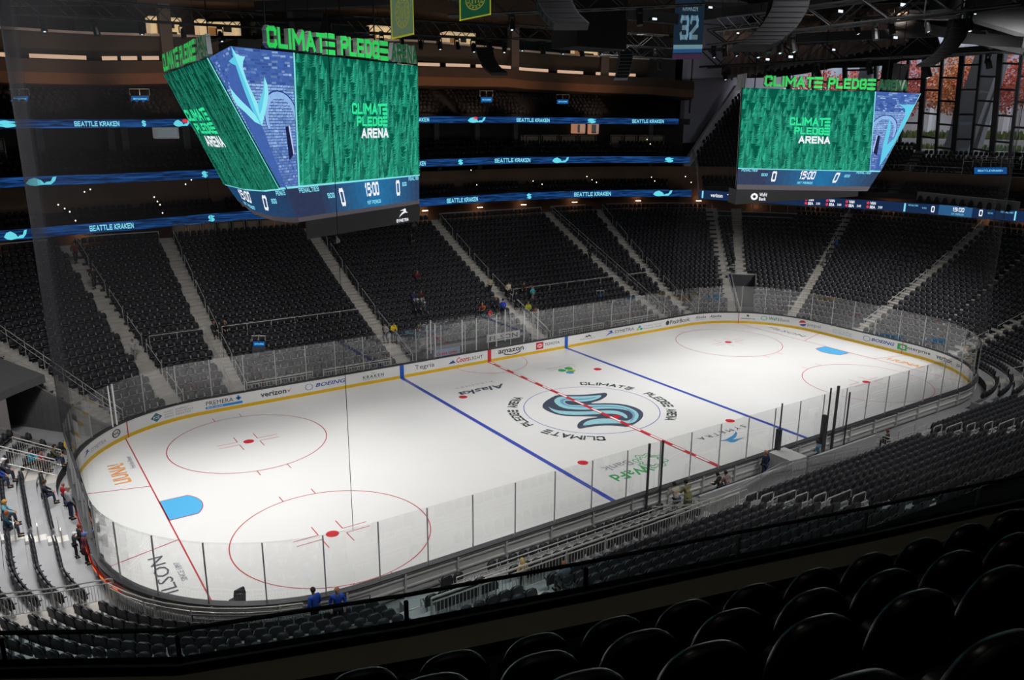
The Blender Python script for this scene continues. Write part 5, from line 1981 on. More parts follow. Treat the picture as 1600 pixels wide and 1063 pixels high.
E_TRI = emat('led_trident_cyan', srgb(95, 200, 228), 1.0)
E_TRI2 = emat('led_trident_pale', srgb(140, 228, 240), 1.0)
def front_pt(u, v):
    n_ = (R0 - N0).cross(Vector((0, 0, 1))); d_ = ray(u, v)
    return CP + d_ * (n_.dot(N0 - CP) / n_.dot(d_)) - d_ * 0.16


def left_pt(u, v):
    n_ = (topL[1] - N0).cross(N1 - N0); d_ = ray(u, v)
    return CP + d_ * (n_.dot(N0 - CP) / n_.dot(d_)) - d_ * 0.5


def cropx(pts):
    return [(240 + x / 6.64, 40 + y / 6.64) for x, y in pts]


RIDGE = [(803, 212), (872, 390), (939, 563), (1008, 741), (1067, 895), (1125, 1045)]
mb = MB()
for pts, k, fn_ in ((RIDGE + [(1150, 940), (1178, 820), (1193, 700), (1180, 610), (1148, 530), (1140, 640), (1118, 730), (1080, 812), (1020, 690), (965, 560), (925, 440), (930, 368), (950, 322), (900, 315), (850, 288)], 1, front_pt),
                    (RIDGE[::-1] + [(828, 325), (778, 370), (808, 392), (852, 415), (900, 560), (950, 700), (1010, 850), (1070, 965)], 0, left_pt),
                    ([(790, 640), (850, 715), (925, 795), (1000, 865), (1060, 935), (1112, 1030), (1050, 1000), (950, 900), (872, 830), (822, 750)], 1, left_pt),
                    ([(1080, 812), (1118, 730), (1140, 640), (1148, 530), (1152, 700), (1125, 860), (1100, 930)], 0, front_pt)):
    cp = cropx(pts)
    from mathutils.geometry import tessellate_polygon
    ts = tessellate_polygon([[Vector((p[0], p[1], 0)) for p in cp]])
    off_ = 0.0 if not (k == 0 and fn_ is front_pt) else 0.03
    mb.add([fn_(*p) - ray(*p) * off_ for p in cp], [tuple(t) for t in ts], k)
mb.build('trident_picture', [E_TRI, E_TRI2], sbL)
# white frame lines
mb = MB()
for f, x in ((quad_fn(G1, R1, R0, G0, 0.07), 0.0),):
    put2d(mb, SQ, (x - .004, 0, x + .006, 1), f)
f = curve_fn((midL[::-1], topL[::-1]), 0.10)
put2d(mb, SQ, (.745, 0, .755, 1), f)
f = quad_fn(N1, R1, R0, N0, 0.03)
put2d(mb, SQ, (0, -.012, 1, .004), f)
f = curve_fn((midL[::-1], topL[::-1]), 0.04)
for k in range(16):
    put2d(mb, SQ, (k / 16, -.012, (k + 1) / 16, .004), f)
mb.build('screen_frame_line', E_BAND, sbL)
# score band, front then left
led_picture('score_band', band_colour_polys(ctr=.62), quad_fn(N2.lerp(N1, .12), R2.lerp(R1, .12), R1, N1, 0.0), sbL)
fb = quad_fn(N2, R2, R1, N1, 0.02)
for s_, a, b, y0, y1, m in [('PENALTIES', .07, .20, .80, .95, E_CYAN), ('SOG', .245, .295, .56, .72, E_CYAN), ('0', .33, .365, .26, .84, E_WHITE), ('15:00', .53, .64, .46, .92, E_WHITE),
                            ('1ST PERIOD', .53, .645, .22, .34, E_CYAN), ('0', .785, .82, .36, .9, E_WHITE), ('SOG', .84, .88, .66, .8, E_CYAN), ('PENALTIES', .90, .99, .82, .95, E_CYAN)]:
    mb = MB(); put2d(mb, block(s_, .2), (a, y0, b, y1), fb); mb.build('score_lettering', m, sbL)
fm = curve_fn((botL[::-1], midL[::-1]), 0.0)
led_picture('score_band', [([(k / 16, .14), ((k + 1) / 16, .14), ((k + 1) / 16, 1), (k / 16, 1)], mixc(srgb(30, 70, 110), srgb(40, 60, 92), k / 16)) for k in range(16)], fm, sbL)
fm2 = curve_fn((botL[::-1], midL[::-1]), 0.04)
for s_, a, b, y0, y1, m in [('PENALTIES', .66, .90, .80, .95, E_CYAN), ('SOG', .56, .64, .56, .72, E_CYAN), ('0', .44, .50, .3, .84, E_WHITE), ('15:00', .14, .28, .45, .92, E_WHITE), ('1ST PERIOD', .14, .3, .22, .36, E_CYAN)]:
    mb = MB(); put2d(mb, block(s_, .2), (a, y0, b, y1), fm2); mb.build('score_lettering', m, sbL)
# casing: closed body behind the faces
inn = V(-19.6, 2.2, 0)
mb = MB()
outline_top = [R0] + topL
outline_mid = [R1] + midL
outline_bot = [R2] + botL


def shrink(p, k=0.94):
    return V(inn.x + (p.x - inn.x) * k, inn.y + (p.y - inn.y) * k, p.z)


far = V(-17.6, 4.6, 0)
rings = []
for ol_, z in ((outline_top, 21.3), (outline_mid, 15.9), (outline_bot, 14.42)):
    ring = [shrink(p) for p in ol_] + [V(-21.5, 6.2 if z > 20 else 2.2, z), V(far.x, far.y if z > 20 else 2.6, z)]
    rings.append(ring)
mb.loft(rings)
mb.build('casing', BSC, sbL)
# dark grey, slightly emissive strip below the picture, front and left
mb = MB()
f1 = quad_fn(N2, R2, N1.lerp(N1, 1).lerp(R1, 1), N1, 0.005)
mb.add([quad_fn(N2, R2, R1, N1, .005)(x, y) for x, y in ((0, 0), (1, 0), (1, .13), (0, .13))], [(0, 1, 2, 3)])
for k in range(8):
    mb.add([curve_fn((botL[::-1], midL[::-1]), .01)(x, y) for x, y in ((k / 8, 0), ((k + 1) / 8, 0), ((k + 1) / 8, .15), (k / 8, .15))], [(0, 1, 2, 3)])
mb.build('lower_trim', mat('plum_grey_trim', (0.06, 0.052, 0.062), 0.6, emit=(0.5, 0.45, 0.55), es=0.06), sbL)
# skirt with the sponsor name
K0, K1 = N2.lerp(R2, .05), R2
D3 = V(0, 0, -0.88)
mb = MB()
mb.add([K0 + D3 * 0.9, K1 + D3, K1, K0, K0 + D3 * .9 + V(.6, 1.8, 0), K1 + D3 + V(-.4, 1.0, 0), K1 + V(-.4, 1.0, 0), K0 + V(.6, 1.8, 0)], [(0, 1, 2, 3), (4, 7, 6, 5), (0, 3, 7, 4), (1, 5, 6, 2), (0, 4, 5, 1)])
mb.build('skirt', mat('skirt_black', (0.014, 0.014, 0.015), 0.5), sbL)
fk = quad_fn(K0 + D3 * 0.9, K1 + D3, K1, K0, 0.03)
for sh, bx, nm in ((block('SYMETRA'), (.76, .10, .88, .30), 'skirt_lettering'), (([(1 - x, 1 - y) for x, y in [(1 - a, 1 - b) for a, b in SW2[0]]], SW2[1]), (.785, .36, .875, .86), 'swoosh_mark')):
    mb = MB(); put2d(mb, sh, bx, fk); mb.build(nm, E_WHITE, sbL)
# sign letters on top
dirx = (R0 - N0).normalized(); back = V(-dirx.y, dirx.x, 0) * 0.24
sA = onz(398, 76, 21.42); sB = onz(638, 101, 21.42)
tA = (sA - N0).dot(dirx); tB = (sB - N0).dot(dirx)
sign(sbL, N0 + dirx * tA + V(0, 0, .08), N0 + dirx * tB + V(0, 0, .08), 0.88, 'x', back)
LL = topL[4] + V(0, 0, .08); LN = topL[1] + V(0, 0, .08)
ld = (LN - LL).normalized()
sign(sbL, LL + ld * 0.2, LN - ld * 0.2, 0.9, 'x', V(0.2, 0, 0))
mb = MB()
for p, q in ((LL + V(0.5, 0, 0), LN + V(.5, 0, 0)), (N0 + dirx * tA + back * 1.2, N0 + dirx * tB + back * 1.2)):
    mb.bar(p + V(0, 0, .1), q + V(0, 0, .1), .08, .1); mb.bar(p + V(0, 0, .7), q + V(0, 0, .7), .06, .06)
mb.build('sign_frame', BLACK, sbL)
mb = MB()
for x, y in ((-15.5, -1.3), (-21.5, -3.5), (-22, 4), (-18.5, 2.5), (-16.5, .5)):
    mb.tube([(x, y, 21.3), (x, y, 36)], 0.035, 5)
mb.build('hoist_cable', BLACK, sbL)
mb = MB()
mb.tube([(-22, 4, 22.6), (-15.5, -1.3, 22.6)], .08, 5); mb.tube([(-22, 4, 23.4), (-15.5, -1.3, 23.4)], .08, 5)
mb.box((-19, .6, 22.0), (6, 3.2, .35))
mb.build('hoist_frame', BLACK, sbL)

# ---- right scoreboard
Q0, M0 = V(13.1, .45, 21.08), V(25.87, -5.09, 20.85)
Q1, M1 = V(13.2, .40, 15.58), V(23.59, -4.11, 15.30)
Q2, M2 = V(13.23, .39, 14.06), V(22.81, -3.77, 13.83)
H0, H1 = V(22.49, -3.63, 20.94), V(22.77, -3.75, 15.30)
sbR = empty('scoreboard', (0, 0, 0), label='right hanging scoreboard farther away, in front of the end windows', cat='scoreboard', group='twin hanging scoreboards')
led_picture('forest_screen', forest(21, 13, 17), quad_fn(Q1, H1, H0, Q0, 0.0), sbR)
logo_stack(sbR, quad_fn(Q1, H1, H0, Q0, 0.06), .36, .67, .33, .66)
led_picture('stone_screen', [([(1 - x, y) for x, y in p], c) for p, c in stone(15)], quad_fn(H1, M1, M0, H0, 0.0), sbR)
mb = MB()
for pts, k in [([(.78, .87), (1, .86), (.93, .70), (.80, .40), (.74, .14), (.82, .05), (.70, .12), (.62, .42), (.52, .62), (.50, .30), (.66, .04), (.88, .05), (1, .5)], 1)]:
    pts = [(.60, .86), (.70, .85), (1.0, .86), (1.0, .78), (.98, .5), (.97, .34), (.80, .14), (.72, .06), (.50, .36), (.47, .70), (.60, .56), (.68, .34), (.86, .42), (.88, .72), (.80, .80)]
    vs, fs = tri_poly(pts); mb.add([quad_fn(H1, M1, M0, H0, 0.06)(x, y) for x, y in vs], fs, 1)
mb.build('trident_picture', [E_TRI, E_TRI], sbR)
mb = MB()
put2d(mb, SQ, (-.012, 0, .012, 1), quad_fn(H1, M1, M0, H0, 0.08)); put2d(mb, SQ, (.985, 0, 1.0, 1), quad_fn(H1, M1, M0, H0, 0.08)); put2d(mb, SQ, (0, -.012, 1, .006), quad_fn(Q1, M1, M0, Q0, 0.035))
mb.build('screen_frame_line', E_BAND, sbR)
led_picture('score_band', band_colour_polys(c0=srgb(52, 62, 88), ctr=.6), quad_fn(Q2.lerp(Q1, .22), M2.lerp(M1, .22), M1, Q1, 0.0), sbR)
fb = quad_fn(Q2, M2, M1, Q1, 0.03)
for s_, a, b, y0, y1, m in [('PENALTIES', .025, .135, .84, .98, E_CYAN), ('SOG', .165, .21, .64, .78, E_CYAN), ('0', .24, .275, .38, .9, E_WHITE), ('15:00', .44, .55, .52, .94, E_WHITE),
                            ('1ST PERIOD', .435, .55, .30, .42, E_CYAN), ('0', .69, .725, .38, .9, E_WHITE), ('SOG', .76, .80, .66, .8, E_CYAN), ('PENALTIES', .835, .94, .84, .98, E_CYAN)]:
    mb = MB(); put2d(mb, block(s_, .2), (a, y0, b, y1), fb); mb.build('score_lettering', m, sbR)
mb = MB(); mb.add([quad_fn(Q2, M2, M1, Q1, .005)(x, y) for x, y in ((0, 0), (1, 0), (1, .23), (0, .23))], [(0, 1, 2, 3)])
mb.build('lower_trim', MATS['plum_grey_trim'], sbR)
mb = MB()
rings = []
for a, b, z, k in ((Q0, M0, 20.9, 1), (Q1, M1, 15.4, .8), (Q2, M2, 13.95, .75)):
    rings.append([a + V(.05, .12, 0), b + V(-.15, .12, 0), b + V(-1.6, 9.5 * k, 0), a + V(4, 3.6, 0)])
mb.loft(rings); mb.build('casing', BSC, sbR)
K0, K1 = Q2, Q2.lerp(M2, .93)
mb = MB(); D4 = V(0, 0, -1.08)
mb.add([K0 + D4, K1 + D4 * .35, K1, K0, K0 + D4 + V(1, 1.6, 0), K1 + D4 * .35 + V(-.6, 1.2, 0), K1 + V(-.6, 1.2, 0), K0 + V(1, 1.6, 0)], [(0, 1, 2, 3), (4, 7, 6, 5), (0, 3, 7, 4), (1, 5, 6, 2), (0, 4, 5, 1)])
mb.build('skirt', MATS['skirt_black'], sbR)
fk = quad_fn(K0 + D4, K1 + D4, K1, K0, 0.03)
for sh, bx in ((ring2(8, .28), (.115, .30, .175, .78)), (text2d('WaFd', 0.022), (.185, .56, .245, .80)), (text2d('Bank', 0.022), (.185, .28, .24, .50))):
    mb = MB(); put2d(mb, sh, bx, fk); mb.build('skirt_lettering', E_WHITE, sbR)
dr = (M0 - Q0).normalized()
sA = Q0 + dr * ((onz(1188, 138, 21.1) - Q0).dot(dr)); 
sign(sbR, Q0.lerp(M0, .115) + V(0, 0, .12), Q0.lerp(M0, .925) + V(0, 0, .12), 0.78, 'x', V(-dr.y, dr.x, 0) * 0.22)
mb = MB()
for x, y in ((15, 1), (20, -1), (24, -3.5), (23, 4)):
    mb.tube([(x, y, 21), (x, y, 36)], 0.04, 5)
mb.build('hoist_cable', BLACK, sbR)
mb = MB()
for k in range(5):
    mb.box((13.5 + k * .22, .6 + k * .35, 21.5), (.12, .12, 1.1))
mb.build('white_louvre_panel', mat('pale_louvre', (.45, .45, .46), .6), sbR)
# ------------------------------------------------------------------ railings
RAILW = mat('pale_steel_rail', (0.62, 0.61, 0.58), 0.35, 0.35, var=0.06)


def railing(label, pts, h=0.95, pickets=0.0, mid=True, rad=0.028, group=None, m=None, posts=2.0, name='railing', snap=False):
    m = m or RAILW
    r = empty(name, (0, 0, 0), label=label, cat='railing', group=group)
    pts = [Vector(p) for p in pts]
    if snap:
        for p in pts:
            p.z = floor_h(p.x, p.y)
    H = Vector((0, 0, h))
    mb = MB(); mb.tube([p + H for p in pts], rad, 6)
    mb.build('top_rail', m, r)
    if mid:
        mb = MB(); mb.tube([p + H * 0.82 for p in pts] if pickets else [p + H * .55 for p in pts], rad * 0.7, 5); mb.build('lower_rail', m, r)
    L = 0
    dists = [0]
    for a, b in zip(pts, pts[1:]):
        L += (b - a).length; dists.append(L)

    def atl(t):
        for i in range(len(pts) - 1):
            if t <= dists[i + 1] or i == len(pts) - 2:
                return pts[i].lerp(pts[i + 1], min(1, (t - dists[i]) / max(1e-6, dists[i + 1] - dists[i])))
    n = max(1, int(round(L / posts)))
    for k in range(n + 1):
        p = atl(L * k / n)
        mb = MB(); mb.tube([p, p + H], rad * 0.9, 5); mb.build('post', m, r)
    if pickets:
        mb = MB(); t = pickets
        while t < L:
            p = atl(t); mb.bar(p + Vector((0, 0, .08)), p + H * .82, .018, .018); t += pickets
        mb.tube([p + Vector((0, 0, .08)) for p in pts], rad * .6, 4)
        o = mb.build('pickets', m, r)
        o['kind'] = 'stuff'
    return r


def spath(s0, s1, d, z, step=1.0):
    return [rk(s, d, z) for s in srange(s0, s1, step)]


def rowz(d):
    i = (d - 0.88) / 0.84
    return bowl_z(max(0, int(i + 1e-6)))


# across the far seats, above the retractable rows
for a, b, lab in ((-22.9, -20.0, 'pale rail across the far seats at the left bend'), (-18.7, -7.6, 'long pale rail across the far seats left of the blue line'),
                  (7.4, 19.9, 'long pale rail across the far seats right of centre'), (21.4, 23.1, 'short pale rail in the narrow far block')):
    railing(lab, spath(a, b, 7.62, rowz(7.62)), 0.95, mid=False)
# along the top of the bowl
for a, b, lab in ((-26.3, -23.8, 'rail behind the last row at far left'), (-23.0, -20.0, 'rail behind the last row left of the panelled rail'), (-6.0, 5.8, 'picket rail behind the last row under the left scoreboard'),
                  (7.2, 20.2, 'rail behind the last row right of the left scoreboard'), (21.5, 23.2, 'rail behind the last row of the narrow far block'), (24.0, 27.3, 'rail behind the last row of the far right bend block'),
                  (29.1, 31.9, 'rail behind the last row under the right scoreboard'), (32.6, 38.0, 'rail behind the last row of the right end block'), (39.0, 46.4, 'rail behind the last row at far right')):
    railing(lab, spath(a, b, 21.15, bowl_z(23)), 0.88, mid=False, pickets=0.16 if a == -6.0 else 0, rad=0.045)
# panelled rail over the block left of the scoreboard, and on the middle balcony
for a, b, d, z, lab, n in ((-18.9, -7.6, 21.2, 8.9, 'pale rail with mesh panels behind the last row left of the scoreboard', 9), (21.2, 24.3, 26.8, 16.1, 'pale rail with mesh panels on the middle balcony, left one of two', 5), (24.7, 26.4, 26.8, 16.1, 'pale rail with mesh panels on the middle balcony by the grey wall', 4),
                           (-24.9, -23.9, 26.8, 16.0, 'pale rail with mesh panels on the middle balcony at far left', 3)):
    r = empty('panel_railing', (0, 0, 0), label=lab, cat='railing')
    h = 1.15
    for k in range(n):
        s0 = a + (b - a) * k / n + (b - a) * .01; s1 = a + (b - a) * (k + 1) / n - (b - a) * .01
        p, q = rk(s0, d, z), rk(s1, d, z); Hh = Vector((0, 0, h)); lo_ = Vector((0, 0, .12))
        mb = MB(); mb.tube([p, p + Hh, q + Hh, q], .04, 5); mb.tube([p + lo_, q + lo_], .03, 5); mb.build('panel_frame', RAILW, r)
        mb = MB(); t = (q - p) * .1
        mb.prism([p + t + Vector((0, 0, .22)), q - t + Vector((0, 0, .22)), q - t + Vector((0, 0, h - .12)), p + t + Vector((0, 0, h - .12))], rkn(s0)[1] * 0.02)
        mb.build('mesh_panel', mat('beige_mesh_panel', (0.30, 0.24, 0.18), 0.7), r)
    if z > 12:
        mb = sweep([(d - .1, z - .9), (d - .1, z), (d + .1, z), (d + .1, z - .9)], a, b); mb.build('base_wall', mat('grey_plinth', (0.18, 0.18, 0.19), 0.8), r)
        for k in range(8):
            pass
    else:
        mb = sweep([(d - .08, z - 1.0), (d - .08, z + .05), (d + .05, z + .05), (d + .05, z - 1.0)], a, b); mb.build('base_wall', mat('grey_plinth', (.1, .1, .1)), r)

# aisle handrails on the stairs
HL = {-23.4: 'left bend', -19.45: 'left of the panelled rail', -6.75: 'under the left scoreboard', 6.45: 'right of the left scoreboard', 20.8: 'left of the narrow far block', 23.6: 'right of the narrow far block',
      27.7: 'far right corner', 32.2: 'right end beside the tunnel block', 38.5: 'middle of the right end', 46.9: 'near part of the right end', -26.9: 'above the tunnel at far left', 52.6: 'right near corner'}
for s, wh in HL.items():
    a, b = zone_rows(s)
    r = empty('stair_handrail', (0, 0, 0), label='pale stair handrail on the aisle %s' % wh, cat='handrail')
    off_ = 0.0 if s > 24 else 0.55
    cont = s in (20.8, -26.9, 27.7)
    i = a if s < 24 else max(a, 1)
    L = 24
    while i < L - 1:
        j = min(i + (3 if not cont else L - i), L - 1)
        pts = []
        for k in (i, j):
            t = tangent(s, bowl_d(k)); p = rk(s, bowl_d(k) + .4, bowl_z(k)) + t * off_ * (1 if not cont else .9)
            pts.append(p)
        up = Vector((0, 0, .95))
        mb = MB(); mb.tube([pts[0], pts[0] + up, pts[1] + up, pts[1]], .028, 6)
        if cont:
            mb.tube([pts[0] + up * .6, pts[1] + up * .6], .02, 5)
            n_ = L // 2
            for q in range(1, n_):
                pp = pts[0].lerp(pts[1], q / n_); mb.tube([pp, pp + up], .022, 5)
        mb.build('handrail_segment', RAILW, r)
        i = j + 1
# hoops on the white-stepped aisles
for s, rows, nm in ((-73.6, range(4, 12), 'near-side white-stepped aisle at left'), (70.3, range(3, 12), 'near-side white-stepped aisle at right'), (-40.9, range(0, 6), 'left end white-stepped aisle')):
    for n_, i in enumerate(rows):
        t = tangent(s, bowl_d(i)); c = rk(s, bowl_d(i) + .3, bowl_z(i))
        w2 = 0.42 if n_ % 3 else 0.8
        mb = MB(); mb.tube([c - t * w2, c - t * w2 + Vector((0, 0, .8)), c - t * (w2 - .08) + Vector((0, 0, .88)), c + t * (w2 - .08) + Vector((0, 0, .88)), c + t * w2 + Vector((0, 0, .8)), c + t * w2], .026, 6)
        mb.tube([c - t * w2 + Vector((0, 0, .45)), c + t * w2 + Vector((0, 0, .45))], .02, 5)
        o = mb.build('handrail_hoop', RAILW)
        tag(o, 'pale steel hoop rail, %s from the ice on the %s' % (ORD[n_], nm), 'handrail', 'hoop rails on the aisles')

# near side walkway rails
railing('inner picket rail behind the single seats by the near boards', spath(-72.8, -60.5, 1.95, 0.25), 1.0, pickets=.14)
railing('middle picket rail between the small near seat rows', spath(-73.2, -58.6, 2.55, 0.3), 1.0, pickets=.14)
railing('thick picket rail in front of the raised near-side rows', spath(-73.3, -57.8, 4.95, bowl_z(5)), 1.0, pickets=.15, rad=.04)
railing('picket rail beside the near benches, crossing left', [rk(-73.3, d_, z_) for d_, z_ in ((1.9, .25), (3.0, .3), (4.95, bowl_z(5)))], 1.0, pickets=.14)
for k, (x, d0, d1) in enumerate(((-7.3, 1.8, 4.8), (-8.4, 1.8, 4.8), (-9.5, 2.6, 4.8))):
    s_ = -79.53 - x
    railing('short picket rail of the near tunnel, %s from the benches' % ORD[k], [Vector((x, -WY - d0, .3)), Vector((x, -WY - d1, 1.7))], 1.0, pickets=.14)
railing('low picket rail behind the people at the near benches', [Vector((x, -WY - 2.4, .2)) for x in (-5.6, 0, 8.8)], 1.05, pickets=.13, m=STEEL, snap=True)
railing('picket rail at the near right walkway', [Vector((9.6, -WY - 2.4, .4)), Vector((14, -WY - 2.6, .5)), Vector((20, -WY - 2.6, .5))], 1.0, pickets=.14, snap=True)
railing('upper picket rail rising toward the right corner', [Vector((10.2, -WY - 3.6, 1.2)), Vector((21.9, -WY - 3.3, 1.3)), rk(54.5, 3.3, 1.3), rk(51.5, 3.4, 1.3)], 1.0, pickets=.15, rad=.04, snap=True)
railing('cross rail at the start of the right corner block', [Vector((10.2, -WY - 3.6, 1.2)), Vector((10.2, -WY - 1.2, .4))], 1.0, pickets=.14, snap=True)
railing('picket rail across the left end stair nearer the camera', [rk(-47.2, 0.5, .3), rk(-47.3, 2.6, 1.0), rk(-47.4, 4.8, 1.9), rk(-47.5, 7.0, 2.8)], .95, pickets=.12, rad=.03)
railing('picket rail behind the left end boards by the corner', spath(-55.0, -47.4, 0.75, 0.25), 1.0, pickets=.12)
railing('dark picket gate rail at the near left corner', spath(-57.2, -51.5, 1.2, 0.3), .95, pickets=.10, m=mat('dark_grey_rail', (.1, .1, .11), .5))
railing('pale rail along the tunnel edge of the left end', [rk(-33.4, .9, .3), rk(-33.3, 3.2, 1.3), rk(-33.2, 6.5, 2.6)], 1.0, pickets=.12)
railing('second pale rail beside the tunnel of the left end', [rk(-32.2, .9, .3), rk(-32.1, 3.2, 1.2)], 1.0, pickets=.12)
railing('twin rail of the stair above the far left tunnel', [rk(-27.3, 10.9, bowl_z(11)), rk(-27.3, 3.6, bowl_z(3)), rk(-27.1, 1.2, .5)], 1.0, pickets=0)
railing('light rail beside the near left corner walkway', spath(-60.3, -57.6, 2.3, 0.4), 1.0, pickets=.13, snap=True)
for a, b in ((-20.6, -19.9), (-7.3, -6.2), (6.0, 6.9)):
    railing('sloping twin rail at the foot of a far stair, x %s' % ('left bend' if a < -20 else 'left of centre' if a < 0 else 'right of centre'),
            [rk(b, 7.4, rowz(7.4)), rk(b, 1.6, .6)], 1.0, mid=True, m=RAILW)
for a, b, k in ((-18.9, -14.2, 0), (-13.4, -8.0, 1), (8, 13, 2), (14, 19.5, 3)):
    railing('low pale rail behind the far glass, %s from the left' % ORD[k], spath(a, b, 1.3, .3), .95, pickets=.2)

# walls of benches: near side bench fronts and penalty boxes glass
mb = MB()
for x0, x1 in ((-5.4, 1.6), (3.0, 9.2)):
    mb.box(((x0 + x1) / 2, -WY - 1.9, .55), (x1 - x0, .12, 1.1))
struct(mb.build('wall_bench', mat('bench_wall_grey', (.42, .42, .43), .6)), 'grey low wall behind the near benches')
mb = MB(); mb.box((2.3, -WY - 1.1, .6), (1.3, 1.5, 1.2)); tag(mb.build('bench_divider_box', mat('pale_box', (.55, .55, .55), .6)), 'pale grey box between the two near benches', 'box')
PG = empty('penalty_box', (0, 0, 0), label='tall glass penalty box enclosure behind the far boards at the centre line', cat='penalty box')
for x in (-5.4, -4.7, -4.4, -2.3, -1.0, 0.9, 2.6, 3.6, 5.0):
    mb = MB(); mb.box((x, WY + .35 + (1.3 if x in (-4.4, 2.6) else 0), 2.35), (.07, .07, 2.7)); mb.build('post', mat('white_post', (.7, .7, .7), .4), PG)
for x in (-5.4, 0.0, 5.2):
    mb = MB(); mb.box((x, WY + 1.1, 1.9), (.014, 1.7, 3.2)); mb.build('glass_pane', GLASS, PG)
mb = MB(); mb.box((0, WY + 1.95, 1.9), (10.6, .014, 3.2)); mb.build('glass_pane', GLASS, PG)
mb = MB(); mb.box((-3.1, WY + 1.4, .9), (2.4, .05, .8)); mb.build('sponsor_panel', mat('pale_blue_panel', (.30, .40, .55), .5), PG)
mb = MB(); put2d(mb, text2d('Coors Light', .04), (-4.1, .75, -2.2, 1.05), lambda x, y: Vector((x, WY + 1.365, y))); mb.build('panel_lettering', P_RED, PG)
mb = MB(); mb.box((2.6, WY + 1.9, 1.35), (3.3, .05, .62)); mb.build('sponsor_panel', mat('white_panel', (.6, .6, .6), .5), PG)
mb = MB(); put2d(mb, text2d('FILSON', .01), (1.2, 1.14, 4.0, 1.54), lambda x, y: Vector((x, WY + 1.865, y))); mb.build('panel_lettering', P_DK, PG)
mb = MB(); mb.box((0, WY + .9, .5), (9.6, .5, .5)); mb.build('bench', mat('white_bench', (.5, .5, .5), .6), PG)
# black posts of the near bench doors
for k, (x, h, w_) in enumerate(((-7.4, 3.75, .09), (-6.5, 3.7, .08), (2.35, 2.4, .24), (2.4, 3.9, .06), (6.4, 2.4, .24), (6.7, 4.0, .07), (7.4, 4.0, .12), (8.6, 3.4, .07))):
    mb = MB(); mb.box((x, -WY - .35, h / 2), (w_, w_, h))
    tag(mb.build('bench_post', mat('dark_post', (.05, .05, .055), .5)), '%s dark post standing at the near benches, %s from the left' % ('thick' if w_ > .2 else 'slim', ORD[k]), 'post', 'dark posts at the benches')

# ------------------------------------------------------------------ netting
NET = bpy.data.materials.new('black_safety_net')
NET.use_nodes = True
_n = NET.node_tree; _n.nodes.clear()
_o = _n.nodes.new('ShaderNodeOutputMaterial'); _tr = _n.nodes.new('ShaderNodeBsdfTransparent'); _df = _n.nodes.new('ShaderNodeBsdfDiffuse'); _mx = _n.nodes.new('ShaderNodeMixShader')
_df.inputs[0].default_value = (.10, .10, .11, 1); _mx.inputs[0].default_value = 0.05
_g = _n.nodes.new('ShaderNodeNewGeometry'); _d = _n.nodes.new('ShaderNodeVectorMath'); _d.operation = 'DOT_PRODUCT'; _ab = _n.nodes.new('ShaderNodeMath'); _ab.operation = 'ABSOLUTE'
_dv = _n.nodes.new('ShaderNodeMath'); _dv.operation = 'DIVIDE'; _dv.inputs[0].default_value = 0.035; _dv.use_clamp = True
_n.links.new(_g.outputs['Normal'], _d.inputs[0]); _n.links.new(_g.outputs['Incoming'], _d.inputs[1]); _n.links.new(_d.outputs['Value'], _ab.inputs[0]); _n.links.new(_ab.outputs[0], _dv.inputs[1])
_n.links.new(_dv.outputs[0], _mx.inputs[0]); _n.links.new(_tr.outputs[0], _mx.inputs[1]); _n.links.new(_df.outputs[0], _mx.inputs[2]); _n.links.new(_mx.outputs[0], _o.inputs[0])
for a, b, lab in ((-57.0, -20.5, 'fine black safety net hanging above the left end glass'), (20.5, 57.0, 'fine black safety net hanging above the right end glass')):
    mb = MB(); rings = []
    for s in srange(a, b, .8):
        rings.append([rk(s, .25, 3.6), rk(s, .25, 27.0)])
    vs = [q for g in rings for q in g]
    mb.add(vs, [(2 * i, 2 * i + 2, 2 * i + 3, 2 * i + 1) for i in range(len(rings) - 1)])
    o = mb.build('safety_net', NET); tag(o, lab, 'net')
    mb = MB(); mb.tube([rk(a, .25, 3.6), rk(a, .25, 27)], .012, 4); mb.tube([rk(b, .25, 3.6), rk(b, .25, 27)], .012, 4)
    mb.build('net_cable', BLACK, o)
    mb = MB(); mb.tube([rk(s, .25, 27) for s in srange(a, b, 1.5)], .05, 5)
    mb.tube([rk((a + b) / 2, .25, 27), rk((a + b) / 2, .25, 36)], .03, 4); mb.tube([rk(a, .25, 27), rk(a, .25, 36.2)], .02, 4); mb.tube([rk(b, .25, 27), rk(b, .25, 36.2)], .02, 4)
    mb.build('net_truss_pipe', BLACK, o)
# ------------------------------------------------------------------ people


def stand_at(u, v):
    dr = ray(u, v)
    t = 8.0
    while t < 140:
        p = CP + dr * t
        if p.z <= floor_h(p.x, p.y):
            return Vector((p.x, p.y, floor_h(p.x, p.y)))
        t += 0.03
    return CP + dr * 60


def skin(nodes, edges, mname, lvl=1, root=0):
    me = bpy.data.meshes.new(mname)
    me.from_pydata([n[0] for n in nodes], edges, [])
    o = bpy.data.objects.new('s', me); COL.objects.link(o)
    o.modifiers.new('skin', 'SKIN').use_smooth_shade = True
    sv = me.skin_vertices[0].data if me.skin_vertices else None
    for i, n in enumerate(nodes):
        r = n[1]
        sv[i].radius = (r, r) if not isinstance(r, tuple) else r
        sv[i].use_root = (i == root)
    if lvl:
        mm = o.modifiers.new('sub', 'SUBSURF'); mm.levels = lvl; mm.render_levels = lvl
    dg = bpy.context.evaluated_depsgraph_get()
    out = bpy.data.meshes.new_from_object(o.evaluated_get(dg))
    out.name = mname
    bpy.data.objects.remove(o)
    out.materials.clear(); out.materials.append(None)
    return out


